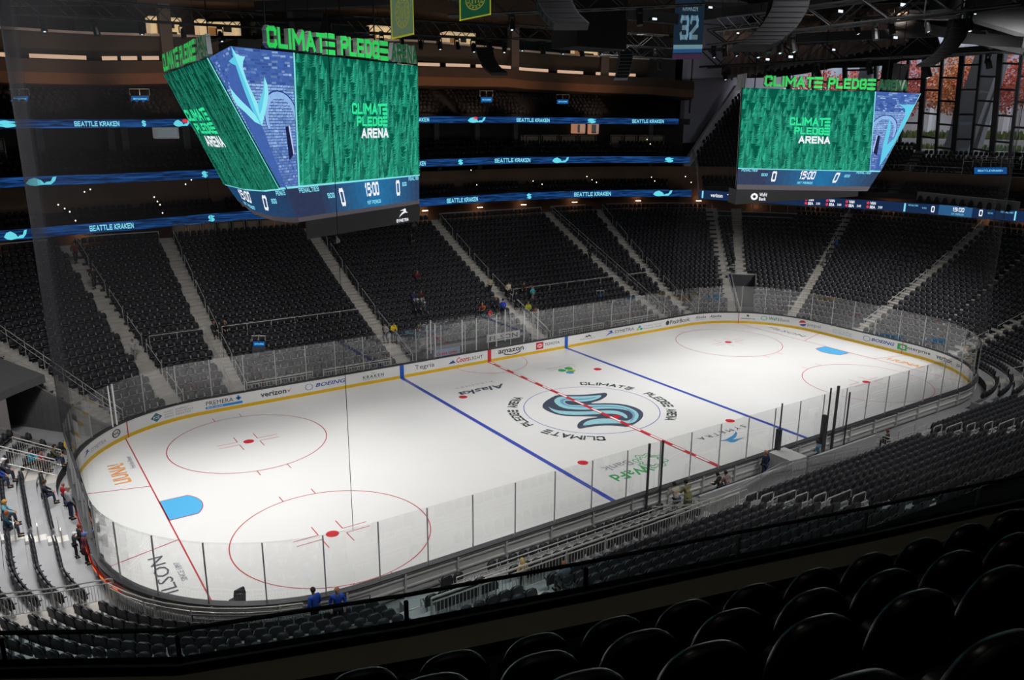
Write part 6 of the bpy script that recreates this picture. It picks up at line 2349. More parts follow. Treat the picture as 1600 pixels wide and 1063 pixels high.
POSES = {
    'stand': dict(pel=(0, 0, .93), ch=(0, .0, 1.26), nk=(0, .01, 1.47), el=(.27, -.03, 1.14), wr=(.25, .1, .92), kn=(.10, .03, .50), an=(.105, 0, .09), hip=(.10, 0, .90)),
    'lean': dict(pel=(0, -.05, .92), ch=(0, .06, 1.23), nk=(0, .13, 1.42), el=(.25, .18, 1.10), wr=(.14, .38, 1.06), kn=(.10, .02, .50), an=(.105, -.03, .09), hip=(.10, -.05, .89)),
    'walk': dict(pel=(0, 0, .92), ch=(0, .03, 1.25), nk=(0, .05, 1.45), el=(.26, -.06, 1.13), wr=(.22, .14, 1.0), kn=(.10, .14, .52), an=(.10, .02, .12), hip=(.10, 0, .89), back=1),
    'sit': dict(pel=(0, -.42, .50), ch=(0, -.38, .82), nk=(0, -.34, 1.03), el=(.25, -.24, .78), wr=(.13, -.04, .66), kn=(.12, -.02, .52), an=(.12, .02, .09), hip=(.10, -.40, .49)),
    'hips': dict(pel=(0, 0, .93), ch=(0, .0, 1.26), nk=(0, .01, 1.47), el=(.40, -.03, 1.16), wr=(.20, .06, .98), kn=(.12, .03, .50), an=(.14, 0, .09), hip=(.10, 0, .90)),
}
PM = {}


def person_parts(pose):
    if pose in PM:
        return PM[pose]
    q = POSES[pose]
    V3 = Vector
    pel, ch, nk = V3(q['pel']), V3(q['ch']), V3(q['nk'])
    hd = nk + V3((0, .035, .155))
    N = [(pel, .12), (pel.lerp(ch, .5), .105), (ch, (.135, .10)), (nk - V3((0, 0, .04)), .055), (nk + V3((0, .02, .05)), .058), (hd, (.078, .092)), (hd + V3((0, -.005, .07)), (.066, .075))]
    E = [(0, 1), (1, 2), (2, 3), (3, 4), (4, 5), (5, 6)]
    N.append((hd + V3((0, .105, -.01)), .014)); E.append((5, 7))       # nose
    arms = []
    for sx_ in (-1, 1):
        m = lambda p: V3((p[0] * sx_, p[1], p[2]))
        sh = ch + V3((.185 * sx_, 0, .13)); el = m(q['el']); wr = m(q['wr'])
        b = len(N)
        N += [(sh, .055), (el, .040), (wr, .028)]
        E += [(2, b), (b, b + 1), (b + 1, b + 2)]
        dirn = (wr - el).normalized(); sd = dirn.cross(V3((0, 0, 1)));
        sd = (sd if sd.length > .1 else V3((1, 0, 0))).normalized(); dn = dirn.cross(sd)
        palm = wr + dirn * .07
        N.append((palm, (.036, .018))); E.append((b + 2, b + 3)); pi = b + 3
        for k, (o_, L_) in enumerate(((-.032, .060), (-.011, .075), (.011, .070), (.032, .055))):
            f0 = palm + sd * o_ + dirn * .03
            j = len(N)
            N += [(f0, .010), (f0 + dirn * L_ * .55 + dn * .008, .009), (f0 + dirn * L_ + dn * .03, .008)]
            E += [(pi, j), (j, j + 1), (j + 1, j + 2)]
        j = len(N)
        N += [(wr + dirn * .035 - sd * .035 * sx_, .011), (wr + dirn * .08 - sd * .055 * sx_, .010)]
        E += [(pi, j), (j, j + 1)]
        arms.append((sh, el, wr))
    legs = []
    for sx_ in (-1, 1):
        hip = V3((q['hip'][0] * sx_, q['hip'][1], q['hip'][2])); kn = V3((q['kn'][0] * sx_, q['kn'][1], q['kn'][2])); an = V3((q['an'][0] * sx_, q['an'][1], q['an'][2]))
        if q.get('back') and sx_ < 0:
            kn = kn + V3((0, -.14, -.02)); an = an + V3((0, -.26, .0))
        b = len(N)
        N += [(hip, .085), (kn, .055), (an, .038), (an + V3((0, .12, -.05)), .035)]
        E += [(0, b), (b, b + 1), (b + 1, b + 2), (b + 2, b + 3)]
        legs.append((hip, kn, an))
    out = {'body': skin(N, E, 'body')}
    # jacket
    N = [(pel + V3((0, 0, -.06)), (.165, .13)), (pel.lerp(ch, .4), (.155, .125)), (ch, (.175, .13)), (ch + V3((0, .01, .14)), (.13, .10)), (nk + V3((0, 0, -.01)), .078)]
    E = [(0, 1), (1, 2), (2, 3), (3, 4)]
    for sh, el, wr in arms:
        b = len(N); N += [(sh, .078), (el, .062), (el.lerp(wr, .93), .048)]
        E += [(3, b), (b, b + 1), (b + 1, b + 2)]
    out['jacket'] = skin(N, E, 'jacket')
    N = [(pel + V3((0, 0, .02)), (.15, .12))]; E = []
    for hip, kn, an in legs:
        b = len(N); N += [(hip, .098), (kn, .072), (an.lerp(kn, .08), .058)]
        E += [(0, b), (b, b + 1), (b + 1, b + 2)]
    out['trousers'] = skin(N, E, 'trousers')
    mb = MB()
    for hip, kn, an in legs:
        pr = []
        for y, w_, h in ((-.07, .035, .08), (-.03, .045, .10), (.05, .048, .085), (.14, .045, .06), (.19, .025, .04)):
            pr.append([V3((an.x + w_ * c, an.y + y, an.z - .09 + h * z_)) for c, z_ in ((-1, 0), (1, 0), (1, .7), (.6, 1), (-.6, 1), (-1, .7))])
        mb.loft(pr)
    out['shoes'] = mb.mesh('shoes', BLACK)

    def cap(scale, cut, name, brim=False):
        mb = MB(); vs = []; n, mnum = 16, 9
        for i in range(mnum):
            th = PI * .62 * i / (mnum - 1)
            for k in range(n):
                ph = 2 * PI * k / n
                x, y, z = math.sin(th) * math.cos(ph), math.sin(th) * math.sin(ph), math.cos(th)
                if y > .35 and z < cut:
                    z = cut + (z - cut) * .1
                vs.append(hd + V3((x * .098 * scale, -.008 + y * .112 * scale, .02 + z * .118 * scale)))
        fs = [(i * n + k, i * n + (k + 1) % n, (i + 1) * n + (k + 1) % n, (i + 1) * n + k) for i in range(mnum - 1) for k in range(n)]
        mb.add(vs, fs)
        if brim:
            mb.loft([[hd + V3((.075 * math.cos(t), .09 + .085 * math.sin(t), .055 + dz)) for t in [PI * k / 8 for k in range(9)]] for dz in (0, .012)])
        return mb.mesh(name, BLACK)
    out['hair'] = cap(1.0, .35, 'hair'); out['hat'] = cap(1.07, .25, 'hat', True); out['long_hair'] = cap(1.05, .35, 'hair')
    mb = MB(); mb.loft([[hd + V3((w_ * math.cos(2 * PI * k / 12), -.07 + .05 * math.sin(2 * PI * k / 12), z)) for k in range(12)] for z, w_ in ((.06, .08), (-.05, .10), (-.2, .11), (-.32, .07))])
    out['locks'] = mb.mesh('long_locks', BLACK)
    # coat skirt
    mb = MB(); mb.loft([[V3((w_ * math.cos(2 * PI * k / 16), pel.y + w_ * .8 * math.sin(2 * PI * k / 16), z)) for k in range(16)] for z, w_ in ((pel.z + .2, .175), (pel.z - .05, .21), (pel.z - .32, .235))])
    out['skirt'] = mb.mesh('coat_skirt', BLACK)
    for k in out.values():
        k.polygons.foreach_set('use_smooth', [True] * len(k.polygons))
    PM[pose] = out
    return out


SKINM = mat('skin_tone', (0.50, 0.30, 0.21), 0.6, var=0.05)
CM = {}


def cloth(rgb):
    k = 'cloth_%d_%d_%d' % rgb
    return mat(k, srgb(*rgb), 0.85, var=0.15, scale=8)


def person(u, v, pose, jac, tro, hair, label, face=None, h=1.0, hat=None, coat=False, long_=False, pos=None, stripe=None):
    P = pos if pos is not None else stand_at(u, v)
    s, d = inv(P.x, P.y)
    rz = rz_in(s) if face is None else math.radians(face)
    r = empty('person', P, rz, label=label, cat='person')
    r.scale = (h, h, h)
    pp = person_parts(pose)

    def put(key, name, m):
        o = bpy.data.objects.new(name, pp[key]); COL.objects.link(o); o.parent = r
        o.material_slots[0].link = 'OBJECT'; o.material_slots[0].material = m
        return o
    put('body', 'body', SKINM); put('jacket', 'jacket', cloth(jac)); put('trousers', 'trousers', cloth(tro)); put('shoes', 'shoes', cloth((28, 28, 30)))
    if hat:
        put('hat', 'hat', cloth(hat))
    else:
        put('hair', 'hair', cloth(hair))
    if long_:
        put('locks', 'long_hair', cloth(hair))
    if coat:
        put('skirt', 'coat_hem', cloth(jac))
    return r


for k in PM:
    pass
NV, BK, BL = (30, 38, 66), (24, 25, 28), (60, 70, 90)
# left end, by the glass and in the rows
person(64, 742, 'sit', (30, 160, 190), (70, 60, 50), (40, 30, 25), 'person in a bright teal jacket sitting in the left end rows')
person(77, 737, 'sit', (170, 40, 50), (80, 60, 50), (60, 40, 30), 'person in a red jacket sitting beside the one in teal')
person(100, 733, 'sit', (80, 82, 50), (40, 50, 80), (30, 26, 24), 'person in an olive jacket sitting near the glass at the left end')
person(110, 733, 'stand', (232, 190, 20), (70, 72, 60), (60, 45, 30), 'child in a yellow jacket standing by the left end glass', face=-120, h=.8)
person(86, 786, 'sit', (34, 36, 46), (38, 46, 72), (60, 42, 30), 'person in a black jacket sitting alone facing the glass')
person(103, 792, 'stand', (190, 40, 48), (60, 60, 70), (150, 90, 50), 'child in a red top standing beside the grey hooded adult', h=.72, face=-60)
person(112, 812, 'stand', (165, 168, 172), (44, 54, 84), (150, 140, 120), 'person in a grey hooded jacket standing by the left end glass', face=-70)
person(120, 806, 'stand', (60, 70, 80), (60, 60, 66), (40, 30, 28), 'child in slate grey leaning on the glass beside the grey hooded adult', face=-80, h=.7)
person(22, 752, 'sit', (60, 60, 74), (40, 44, 60), (220, 220, 225), 'person with a white hat and dark purple coat sitting at the left edge', hat=(225, 228, 232))
person(14, 762, 'sit', (40, 70, 160), (40, 50, 80), (40, 34, 30), 'person in a blue jacket sitting at the left edge')
person(30, 838, 'sit', (20, 60, 80), (50, 50, 62), (150, 80, 50), 'person in a dark teal jersey sitting lowest at the left edge')
person(26, 820, 'sit', (110, 170, 190), (46, 48, 58), (200, 150, 60), 'person in a pale teal jersey sitting at the left edge')
person(128, 864, 'stand', (32, 34, 38), (30, 30, 36), (140, 60, 40), 'child with red-brown hair leaning on the left end glass', h=.8, face=-80)
person(120, 872, 'stand', (36, 40, 50), (34, 36, 46), (225, 220, 215), 'child with a white hat standing behind the maroon coat', h=.72, hat=(230, 230, 232), face=-80)
person(137, 882, 'stand', (92, 34, 52), (30, 30, 36), (60, 80, 150), 'child in a long maroon coat and blue hat at the near left glass', h=.88, coat=True, hat=(90, 120, 190), face=-75)
# near side benches
person(1054, 806, 'lean', (190, 188, 176), (60, 70, 100), (34, 28, 26), 'person in a cream coat standing behind the near benches', face=0)
person(1072, 804, 'lean', (122, 124, 88), (120, 124, 90), (30, 24, 22), 'person in an olive hooded coat beside the cream coat', face=0, coat=True)
person(1122, 787, 'lean', (34, 36, 40), (28, 28, 32), (24, 20, 20), 'person in a black coat at the near benches', face=20, coat=True)
person(1134, 785, 'lean', (136, 116, 118), (36, 46, 76), (44, 32, 28), 'person in a mauve grey jacket next to the black coat', face=0)
person(1193, 751, 'stand', (32, 40, 70), (44, 62, 96), (196, 140, 110), 'person in a navy jacket standing alone behind the near benches', face=0)
person(1277, 733, 'lean', (80, 126, 150), (44, 42, 48), (40, 36, 36), 'person in a blue-grey coat standing at the right end of the near benches', face=10)
person(1374, 702, 'sit', (38, 34, 38), (34, 32, 40), (110, 50, 36), 'person with auburn hair sitting in dark clothes behind the first pale hoop rail', face=30)
# near left corner, seen through the balustrade
person(494, 984, 'stand', (36, 84, 190), (40, 44, 60), (60, 44, 44), 'steward in a blue jacket at the near left corner, left one of two', face=20)
person(530, 984, 'stand', (34, 80, 186), (40, 44, 60), (170, 120, 90), 'steward in a blue jacket at the near left corner, right one of two', face=160)
person(816, 925, 'stand', (200, 175, 115), (60, 60, 70), (206, 178, 110), 'person with long blonde hair behind the balustrade glass', face=0, long_=True, h=.8)
person(872, 922, 'sit', (90, 96, 110), (60, 60, 70), (130, 90, 70), 'person with brown hair by the thick near picket rail', face=0)
# far side
person(615, 541, 'lean', (230, 200, 30), (70, 60, 60), (90, 60, 40), 'person in a yellow jacket at the foot of the far stair', face=180)
person(603, 543, 'walk', (170, 176, 178), (36, 40, 46), (50, 40, 36), 'person in a pale grey top on the far stair beside the yellow jacket', face=120)
person(655, 446, 'sit', (120, 32, 38), (60, 30, 34), (170, 120, 90), 'person in a dark red jacket sitting mid-height under the left scoreboard')
person(650, 478, 'sit', (52, 58, 96), (170, 176, 190), (40, 36, 40), 'person in a purple jacket sitting in the far rows')
person(661, 478, 'sit', (80, 40, 40), (180, 186, 196), (90, 50, 40), 'person in a brown-red jacket sitting beside the purple jacket')
person(653, 500, 'stand', (32, 38, 54), (28, 30, 40), (190, 190, 196), 'person in a dark navy coat standing in the far rows', hat=(200, 200, 206))
person(664, 503, 'stand', (58, 62, 70), (36, 38, 44), (200, 196, 196), 'person in a grey coat and white hat standing in the far rows', hat=(214, 212, 210))
person(650, 367, 'sit', (110, 100, 106), (50, 50, 54), (150, 120, 100), 'person in a grey top sitting high in the far rows')
person(529, 400, 'walk', (225, 232, 245), (30, 32, 38), (40, 36, 36), 'person in a white jacket walking in the dark rows under the left scoreboard', face=90)
person(646, 392, 'sit', (34, 36, 42), (80, 70, 66), (60, 50, 44), 'person in black sitting high in the far rows')
person(766, 462, 'walk', (176, 166, 140), (40, 40, 46), (60, 50, 40), 'person in a tan jacket climbing the far stair right of the scoreboard', face=0)
person(794, 470, 'walk', (206, 196, 170), (34, 36, 44), (50, 40, 34), 'person in a cream jacket at the railing of the far stair', face=180)
person(806, 484, 'stand', (26, 30, 44), (24, 28, 38), (36, 32, 32), 'tall person in dark navy on the far stair landing', face=180)
person(818, 470, 'stand', (70, 40, 34), (30, 28, 30), (130, 80, 50), 'person in a dark brown jacket behind the long pale rail', face=180, h=.9)
person(832, 473, 'hips', (70, 176, 184), (150, 130, 120), (150, 110, 90), 'person in a turquoise jacket with hands on hips behind the long pale rail', face=200, h=.9)
person(825, 500, 'lean', (176, 186, 24), (34, 34, 40), (120, 120, 30), 'person in a lime yellow jacket at the foot of the far stair', face=150)
person(836, 502, 'lean', (130, 60, 52), (60, 40, 40), (110, 60, 44), 'child in a rust jacket beside the lime jacket', face=150, h=.75)
person(786, 497, 'stand', (34, 72, 200), (36, 40, 54), (26, 24, 26), 'person in a royal blue jacket above the far glass', face=0)
person(775, 492, 'stand', (40, 44, 56), (34, 34, 40), (190, 140, 60), 'person in dark clothes with a yellow hat beside the royal blue jacket', hat=(200, 150, 70), h=.9)
person(755, 502, 'lean', (170, 84, 60), (40, 90, 80), (150, 90, 60), 'person in an orange-brown jacket above the penalty box', face=120)
person(768, 505, 'sit', (205, 44, 66), (190, 50, 66), (40, 36, 36), 'child in a red outfit above the penalty box', h=.8)
person(921, 410, 'walk', (24, 50, 54), (30, 30, 34), (170, 150, 130), 'person in a dark green jacket on the railed far stair')
person(210, 562, 'stand', (176, 178, 182), (150, 150, 156), (150, 100, 80), 'person in a white top standing by the far left stair', h=.85)
person(338, 530, 'sit', (30, 30, 34), (30, 30, 34), (150, 100, 80), 'person in black sitting by the stair at far left, left one of a pair')
person(355, 532, 'sit', (34, 32, 38), (30, 30, 34), (190, 140, 130), 'person in black sitting by the stair at far left, right one of a pair')
person(120, 416, 'walk', (120, 44, 44), (40, 34, 34), (50, 36, 32), 'person in a red jacket high on the left stair')
person(148, 452, 'walk', (50, 52, 56), (30, 30, 34), (60, 50, 44), 'person in dark clothes climbing the left stair')
person(1304, 401, 'walk', (34, 66, 140), (60, 66, 80), (40, 40, 50), 'person in a blue jacket on the stair of the right end', face=0)
person(1291, 420, 'walk', (26, 28, 32), (50, 48, 52), (30, 28, 28), 'person in a black jacket on the stair of the right end', face=0)

# ------------------------------------------------------------------ small vomitory signs, banners, rigging
SIGNB = emat('led_sign_blue', srgb(18, 76, 140), 1.0)


def small_sign(u0, v0, u1, v1, y, label, x=None, txt=True, box=1.2):
    g = (lambda a, b: onx(a, b, x)) if x is not None else (lambda a, b: ony(a, b, y))
    a, b, c, d_ = g(u0, v1), g(u1, v1), g(u1, v0), g(u0, v0)
    r = empty('led_sign', (0, 0, 0), label=label, cat='sign')
    nrm = (b - a).cross(d_ - a).normalized()
    if nrm.dot(CP - a) < 0:
        nrm = -nrm
    mb = MB(); mb.prism([a, b, c, d_], nrm * -0.2); mb.build('cabinet', BLACK, r)
    k = .06
    mb = MB(); put2d(mb, SQ, (k, .08, 1 - k, .92), lambda p, q: a.lerp(b, p) + (d_ - a) * q + nrm * .02); mb.build('display', SIGNB, r)
    if txt:
        mb = MB(); put2d(mb, block('SEATTLE KRAKEN'), (.16, .38, .84, .64), lambda p, q: a.lerp(b, p) + (d_ - a) * q + nrm * .05); mb.build('lettering', E_CYAN, r)
    # tunnel mouth below, rails above
    dn = Vector((0, 0, -(d_.z - a.z) * 1.7 * box))
    mb = MB(); mb.prism([a + dn, b + dn, b, a], nrm * -0.1); mb.build('tunnel_mouth', mat('tunnel_mouth_grey', (.09, .09, .10), .8), r)
    up = Vector((0, 0, (d_.z - a.z) * .9))
    mb = MB()
    mb.tube([d_, d_ + up, c + up, c], .04, 5)
    mb.tube([d_.lerp(c, .5), d_.lerp(c, .5) + up], .03, 5)
    mb.build('guard_rail', RAILW, r)
    return r


Y3 = WY + 27.0
small_sign(15, 149, 46, 160, Y3, 'small blue sign over a tunnel of the upper level at far left')
small_sign(203, 149, 234, 160, Y3, 'small blue sign over a tunnel of the upper level left of the left scoreboard')
small_sign(750, 151, 770, 161, Y3, 'small blue sign over a tunnel of the upper level right of the left scoreboard')
small_sign(869, 155, 889, 163, Y3, 'small blue sign over a tunnel of the upper level at centre right')
small_sign(1519, 261, 1577, 273, 0, 'larger blue sign over the tunnel of the right end upper deck', x=58.0)
small_sign(1136, 431, 1160, 446, 17.2, 'blue sign over the tunnel in the far right corner')
small_sign(394, 533, 415, 542, WY + 5.2, 'blue sign over a tunnel behind the far left glass', box=.9)
small_sign(932, 460, 944, 466, WY + 6.0, 'small blue sign on the far rail right of centre', box=.5)
mb = MB(); p = onx(1439, 312, 54.2)
r = empty('white_desk_row', (0, 0, 0), label='long pale desk with black chairs behind it over the right end ribbon', cat='desk')
a, b = onx(1432, 312, 53.2), onx(1590, 329, 53.2)
mb = MB(); mb.prism([a, b, b + Vector((0, 0, .85)), a + Vector((0, 0, .85))], (.3, 0, 0)); mb.build('desk_front', mat('pale_desk', (.30, .31, .31), .6), r)
mb = MB()
for k in range(11):
    q = a.lerp(b, (k + .6) / 11.5); mb.loft([[q + Vector((-.25 - t, .28 * math.cos(PI * j / 6), -.2 + .75 * math.sin(PI * j / 6))) for j in range(7)] for t in (0, .06)])
mb.build('chair_backs', BLACK, r)
for k, (y0, y1, z0) in enumerate(((20, 8, 13.4), (8, -2, 14.6), (26, 20, 13.0))):
    railing('thin rail on the right end upper deck, %s from the ribbon' % ORD[k], [Vector((58.5, y0, z0 - .4)), Vector((58.5, y1, z0 - .4))], 1.1, pickets=0, rad=.04)


def banner(u0, u1, v1, top, y, label, base, edge, kind):  # cloth, trim and print glow faintly, light put into their colours
    a = ony(u0, v1[0], y); b = ony(u1, v1[1], y); b = Vector((b.x, y, b.z))
    r = empty('hanging_banner', (0, 0, 0), label=label, cat='banner')
    h = top - a.z
    f = lambda x, q: a.lerp(b, x) + Vector((0, 0, h * q)) + Vector((0, -.012, 0))
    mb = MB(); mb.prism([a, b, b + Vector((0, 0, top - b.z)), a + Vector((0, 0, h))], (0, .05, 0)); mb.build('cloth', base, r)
    if edge:
        mb = MB()
        for bx in ((0, 0, .04, 1), (.96, 0, 1, 1), (0, 0, 1, .02)):
            put2d(mb, SQ, bx, f)
        mb.build('border', edge, r)
    g = lambda x, q: f(x, q) + Vector((0, -.015, 0))
    if kind == 'num':
        for s_, bx, m in (('KRAKEN', (.24, .51, .76, .585), 'ban_pale'), ('32', (.17, .20, .82, .475), 'ban_pale')):
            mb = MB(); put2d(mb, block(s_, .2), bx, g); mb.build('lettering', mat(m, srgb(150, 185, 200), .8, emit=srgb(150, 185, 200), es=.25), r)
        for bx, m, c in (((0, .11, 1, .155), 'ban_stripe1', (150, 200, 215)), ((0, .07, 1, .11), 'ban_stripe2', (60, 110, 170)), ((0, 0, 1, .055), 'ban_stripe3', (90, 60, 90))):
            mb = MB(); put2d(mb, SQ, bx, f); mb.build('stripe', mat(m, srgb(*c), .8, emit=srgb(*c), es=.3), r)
    else:
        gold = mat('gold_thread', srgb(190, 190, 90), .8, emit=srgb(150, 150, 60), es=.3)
        mb = MB(); n = 28
        cx_, cy_ = .5, kind[0]; rx, ry = .32, kind[1]
        for k in range(n):
            t0, t1 = 2 * PI * k / n, 2 * PI * (k + 1) / n
            for ra, rb in ((1, .9), (.66, .6)):
                mb.add([g(cx_ + rx * r_ * math.cos(t), cy_ + ry * r_ * math.sin(t)) for r_, t in ((ra, t0), (rb, t0), (rb, t1), (ra, t1))], [(0, 1, 2, 3)])
            if k % 2:
                mb.add([g(cx_ + rx * r_ * math.cos(t), cy_ + ry * r_ * math.sin(t)) for r_, t in ((.84, t0), (.72, t0), (.72, t1), (.84, t1))], [(0, 1, 2, 3)])
        for x in (-.1, 0, .1):
            put2d(mb, SQ, (cx_ + x - .02, cy_ - ry * .4, cx_ + x + .02, cy_ + ry * .4), g)
        mb.build('round_emblem', gold, r)
    mb = MB(); mb.tube([Vector((a.x, y, top)), Vector((b.x, y, top))], .04, 6); mb.tube([Vector((a.x, y, top)), Vector((a.x, y, 36.2))], .015, 4); mb.tube([Vector((b.x, y, top)), Vector((b.x, y, 36.2))], .015, 4); mb.build('hanging_bar', BLACK, r)


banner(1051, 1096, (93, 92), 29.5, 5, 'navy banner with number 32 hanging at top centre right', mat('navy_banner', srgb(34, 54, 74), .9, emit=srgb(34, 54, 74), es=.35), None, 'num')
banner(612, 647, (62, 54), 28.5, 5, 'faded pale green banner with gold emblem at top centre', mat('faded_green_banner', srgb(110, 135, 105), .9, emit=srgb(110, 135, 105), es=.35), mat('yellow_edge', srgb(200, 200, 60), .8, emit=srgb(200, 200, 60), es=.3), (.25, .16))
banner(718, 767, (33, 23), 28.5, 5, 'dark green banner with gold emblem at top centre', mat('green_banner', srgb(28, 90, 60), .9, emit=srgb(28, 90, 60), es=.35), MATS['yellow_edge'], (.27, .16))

TRM = mat('truss_aluminium', (.30, .30, .32), .4, .6)
TRD = mat('truss_black', (.03, .03, .032), .5, .3)
FIX = mat('lamp_body', (.02, .02, .02), .4)
LENS = emat('lamp_glint', (.75, .85, 1.0), 1.2)


def truss(a, b, w_, label, m=TRD, lamps=0, nb=None, hang=True, big=1.0):
    r = empty('lighting_truss', (0, 0, 0), label=label, cat='truss')
    a, b = Vector(a), Vector(b)
    d_ = (b - a).normalized(); sd = d_.cross(Vector((0, 0, 1))).normalized() * w_ / 2; up = Vector((0, 0, w_ / 2))
    mb = MB()
    cs = [sd + up, -sd + up, sd - up, -sd - up]
    for c in cs:
        mb.tube([a + c, b + c], w_ * .06, 5)
    n = nb or max(4, int((b - a).length / w_ / 1.2))
    for k in range(n):
        p, q = a.lerp(b, k / n), a.lerp(b, (k + 1) / n)
        for c0, c1 in ((cs[0], cs[2]), (cs[1], cs[3]), (cs[0], cs[1]), (cs[2], cs[3])):
            if k % 2:
                c0, c1 = c1, c0
            mb.tube([p + c0, q + c1], w_ * .035, 4)
    mb.build('truss_frame', m, r)
    if hang:
        mb = MB()
        for f in (.15, .85):
            p = a.lerp(b, f); mb.tube([p, Vector((p.x, p.y, 36.3))], .02, 4)
        mb.build('hoist_chain', BLACK, r)
    rnd = random.Random(int(a.x * 7 + b.y * 3))
    for k in range(lamps):
        p = a.lerp(b, (k + .5) / lamps) - Vector((0, 0, w_ / 2))
        sc = rnd.uniform(.8, 1.25) * big
        mb = MB()
        mb.box(p - Vector((0, 0, .14 * sc)), (.30 * sc, .22 * sc, .16 * sc))
        for q in (-1, 1):
            mb.box(p + Vector((.2 * q * sc, 0, -.42 * sc)), (.05 * sc, .1 * sc, .45 * sc))
        tl_ = Vector((rnd.uniform(-.2, .2), -.25, -1)).normalized()
        c0 = p - Vector((0, 0, .35 * sc))
        mb.tube([c0, c0 + tl_ * .2 * sc, c0 + tl_ * .62 * sc], [.1 * sc, .17 * sc, .19 * sc], 8)
        o = mb.build('moving_lamp', FIX, r)
        if k % 2 == 0:
            mb = MB(); mb.tube([c0 + tl_ * .62 * sc, c0 + tl_ * .64 * sc], .07 * sc, 8); mb.build('lens', LENS, o)
    return r


truss(at(20, 7, 44), at(420, 34, 60), .95, 'long dark truss with small lamps above the press boxes at far left', lamps=6, big=.9)
truss(at(545, 38, 60), at(800, 52, 74), 1.1, 'dark lamp truss behind the pale green banner', lamps=9)
truss(at(800, 50, 66), at(1040, 66, 70), 1.0, 'dark lamp truss above the press level at centre', lamps=8)
truss(at(1108, 60, 55), at(1230, 42, 52), 1.0, 'dark lamp truss right of the navy banner', lamps=7)
truss(at(1127, 38, 50), at(1202, 30, 52), .8, 'short silver truss at top right of the navy banner', m=TRM)
truss(at(1100, 92, 80), at(1600, 62, 62), 1.6, 'long dark catwalk truss over the right end', lamps=6, big=1.6)
truss(at(1180, 40, 48), at(1600, -12, 40), 1.2, 'dark truss crossing the upper right', lamps=3)
truss(at(700, 12, 50), at(1100, -6, 50), 1.0, 'dark roof truss at top centre', lamps=2)
truss(at(1210, 22, 60), at(1480, 14, 56), .9, 'thin dark truss in front of the brown ribbed roof', lamps=5)
truss(at(940, 78, 62), at(1060, 84, 64), .8, 'short truss carrying the centre speaker', lamps=2)
for k, (u0, v0, u1, v1, dp) in enumerate(((1100, 10, 1600, 30, 70), (1100, 24, 1300, 0, 60), (1230, 60, 1600, 45, 66), (860, 12, 1060, 30, 60), (400, 10, 620, 0, 64), (0, 2, 210, 0, 60), (1380, 30, 1600, 78, 64), (1500, 60, 1600, 66, 58))):
    mb = MB(); mb.bar(at(u0, v0, dp), at(u1, v1, dp * .95), .5, .7); tag(mb.build('roof_beam', mat('roof_beam_dark', (.045, .045, .048), .7)), '%s dark steel beam under the roof, counted from right to left' % ORD[k], 'beam')
# curved speaker arrays
SPK = mat('speaker_cabinet', (.018, .018, .02), .8, spec=.15)
SPG = mat('speaker_grille', (.022, .022, .025), .8, spec=.15)


def array(pts, w_, dep, label, m=SPK, size=None, yaw=None):
    """pts: list of (u,v) down the curve at depth dep"""
    r = empty('speaker_array', (0, 0, 0), label=label, cat='speaker')
    P = [at(u, v, dep) for u, v in pts]
    # resample
    n = size or 10
    Ls = [0]
    for a, b in zip(P, P[1:]):
        Ls.append(Ls[-1] + (b - a).length)

    def at_(t):
        t *= Ls[-1]
        for i in range(len(P) - 1):
            if t <= Ls[i + 1] + 1e-6:
                return P[i].lerp(P[i + 1], (t - Ls[i]) / (Ls[i + 1] - Ls[i]))
        return P[-1]
    for k in range(n):
        a, b = at_(k / n), at_((k + .94) / n)
        d_ = (b - a).normalized()
        wv = CR.copy() if yaw is None else Vector((math.cos(yaw), math.sin(yaw), 0))
        nv = wv.cross(d_).normalized()
        h = (b - a).length
        M3 = Matrix((wv, nv, d_)).transposed()
        mb = MB(); mb.box((a + b) / 2, (w_, w_ * .55, h), M3); o = mb.build('speaker_cabinet', m, r)
        mb = MB()
        sgn = -1 if nv.dot(CP - a) < 0 else 1
        mb.box((a + b) / 2 + nv * (w_ * .28 * sgn), (w_ * .9, .02, h * .8), M3)
        for q in (-1, 1):
            mb.box((a + b) / 2 + wv * (w_ * .5 * q), (.05, w_ * .3, h * .5), M3)
        mb.build('grille', SPG, o)
    top = P[0]
    mb = MB(); mb.bar(top - CR * w_ * .6, top + CR * w_ * .6, .2, .12); mb.tube([top, Vector((top.x, top.y, 36.3))], .03, 4); mb.build('rigging_frame', BLACK, r)
    return r


array([(862, -20), (866, 8), (876, 26), (893, 42)], 1.55, 36, 'large curved speaker array at top centre left of the black mass', mat('speaker_cabinet_grey', (.05, .05, .056), .8, spec=.2), 7)
array([(757, 76), (760, 92), (768, 106), (781, 116)], 1.0, 50, 'small curved speaker array hanging before the brown band', size=8)
array([(978, 82), (977, 98), (974, 112), (970, 124)], .95, 56, 'shiny speaker array hanging under the centre truss', mat('speaker_silver', (.35, .36, .38), .3, .7), 8)
array([(1236, -10), (1228, 22), (1212, 48), (1188, 68), (1170, 76)], 1.9, 42, 'large curved speaker array left of the brown roof ribs', size=12)
array([(1500, 32), (1492, 60), (1474, 84), (1446, 102)], .95, 42, 'curved speaker array in front of the end windows', mat('speaker_cabinet_grey', (0, 0, 0)), 12)
mb = MB()
c = at(922, 20, 58); mb.box(c, (4.6, 3, 5.0)); mb.box(c + Vector((0, 0, 8)), (.5, .5, 10))
tag(mb.build('black_hung_box', BLACK), 'large black hung box at the top centre beside the large speaker', 'rig box')
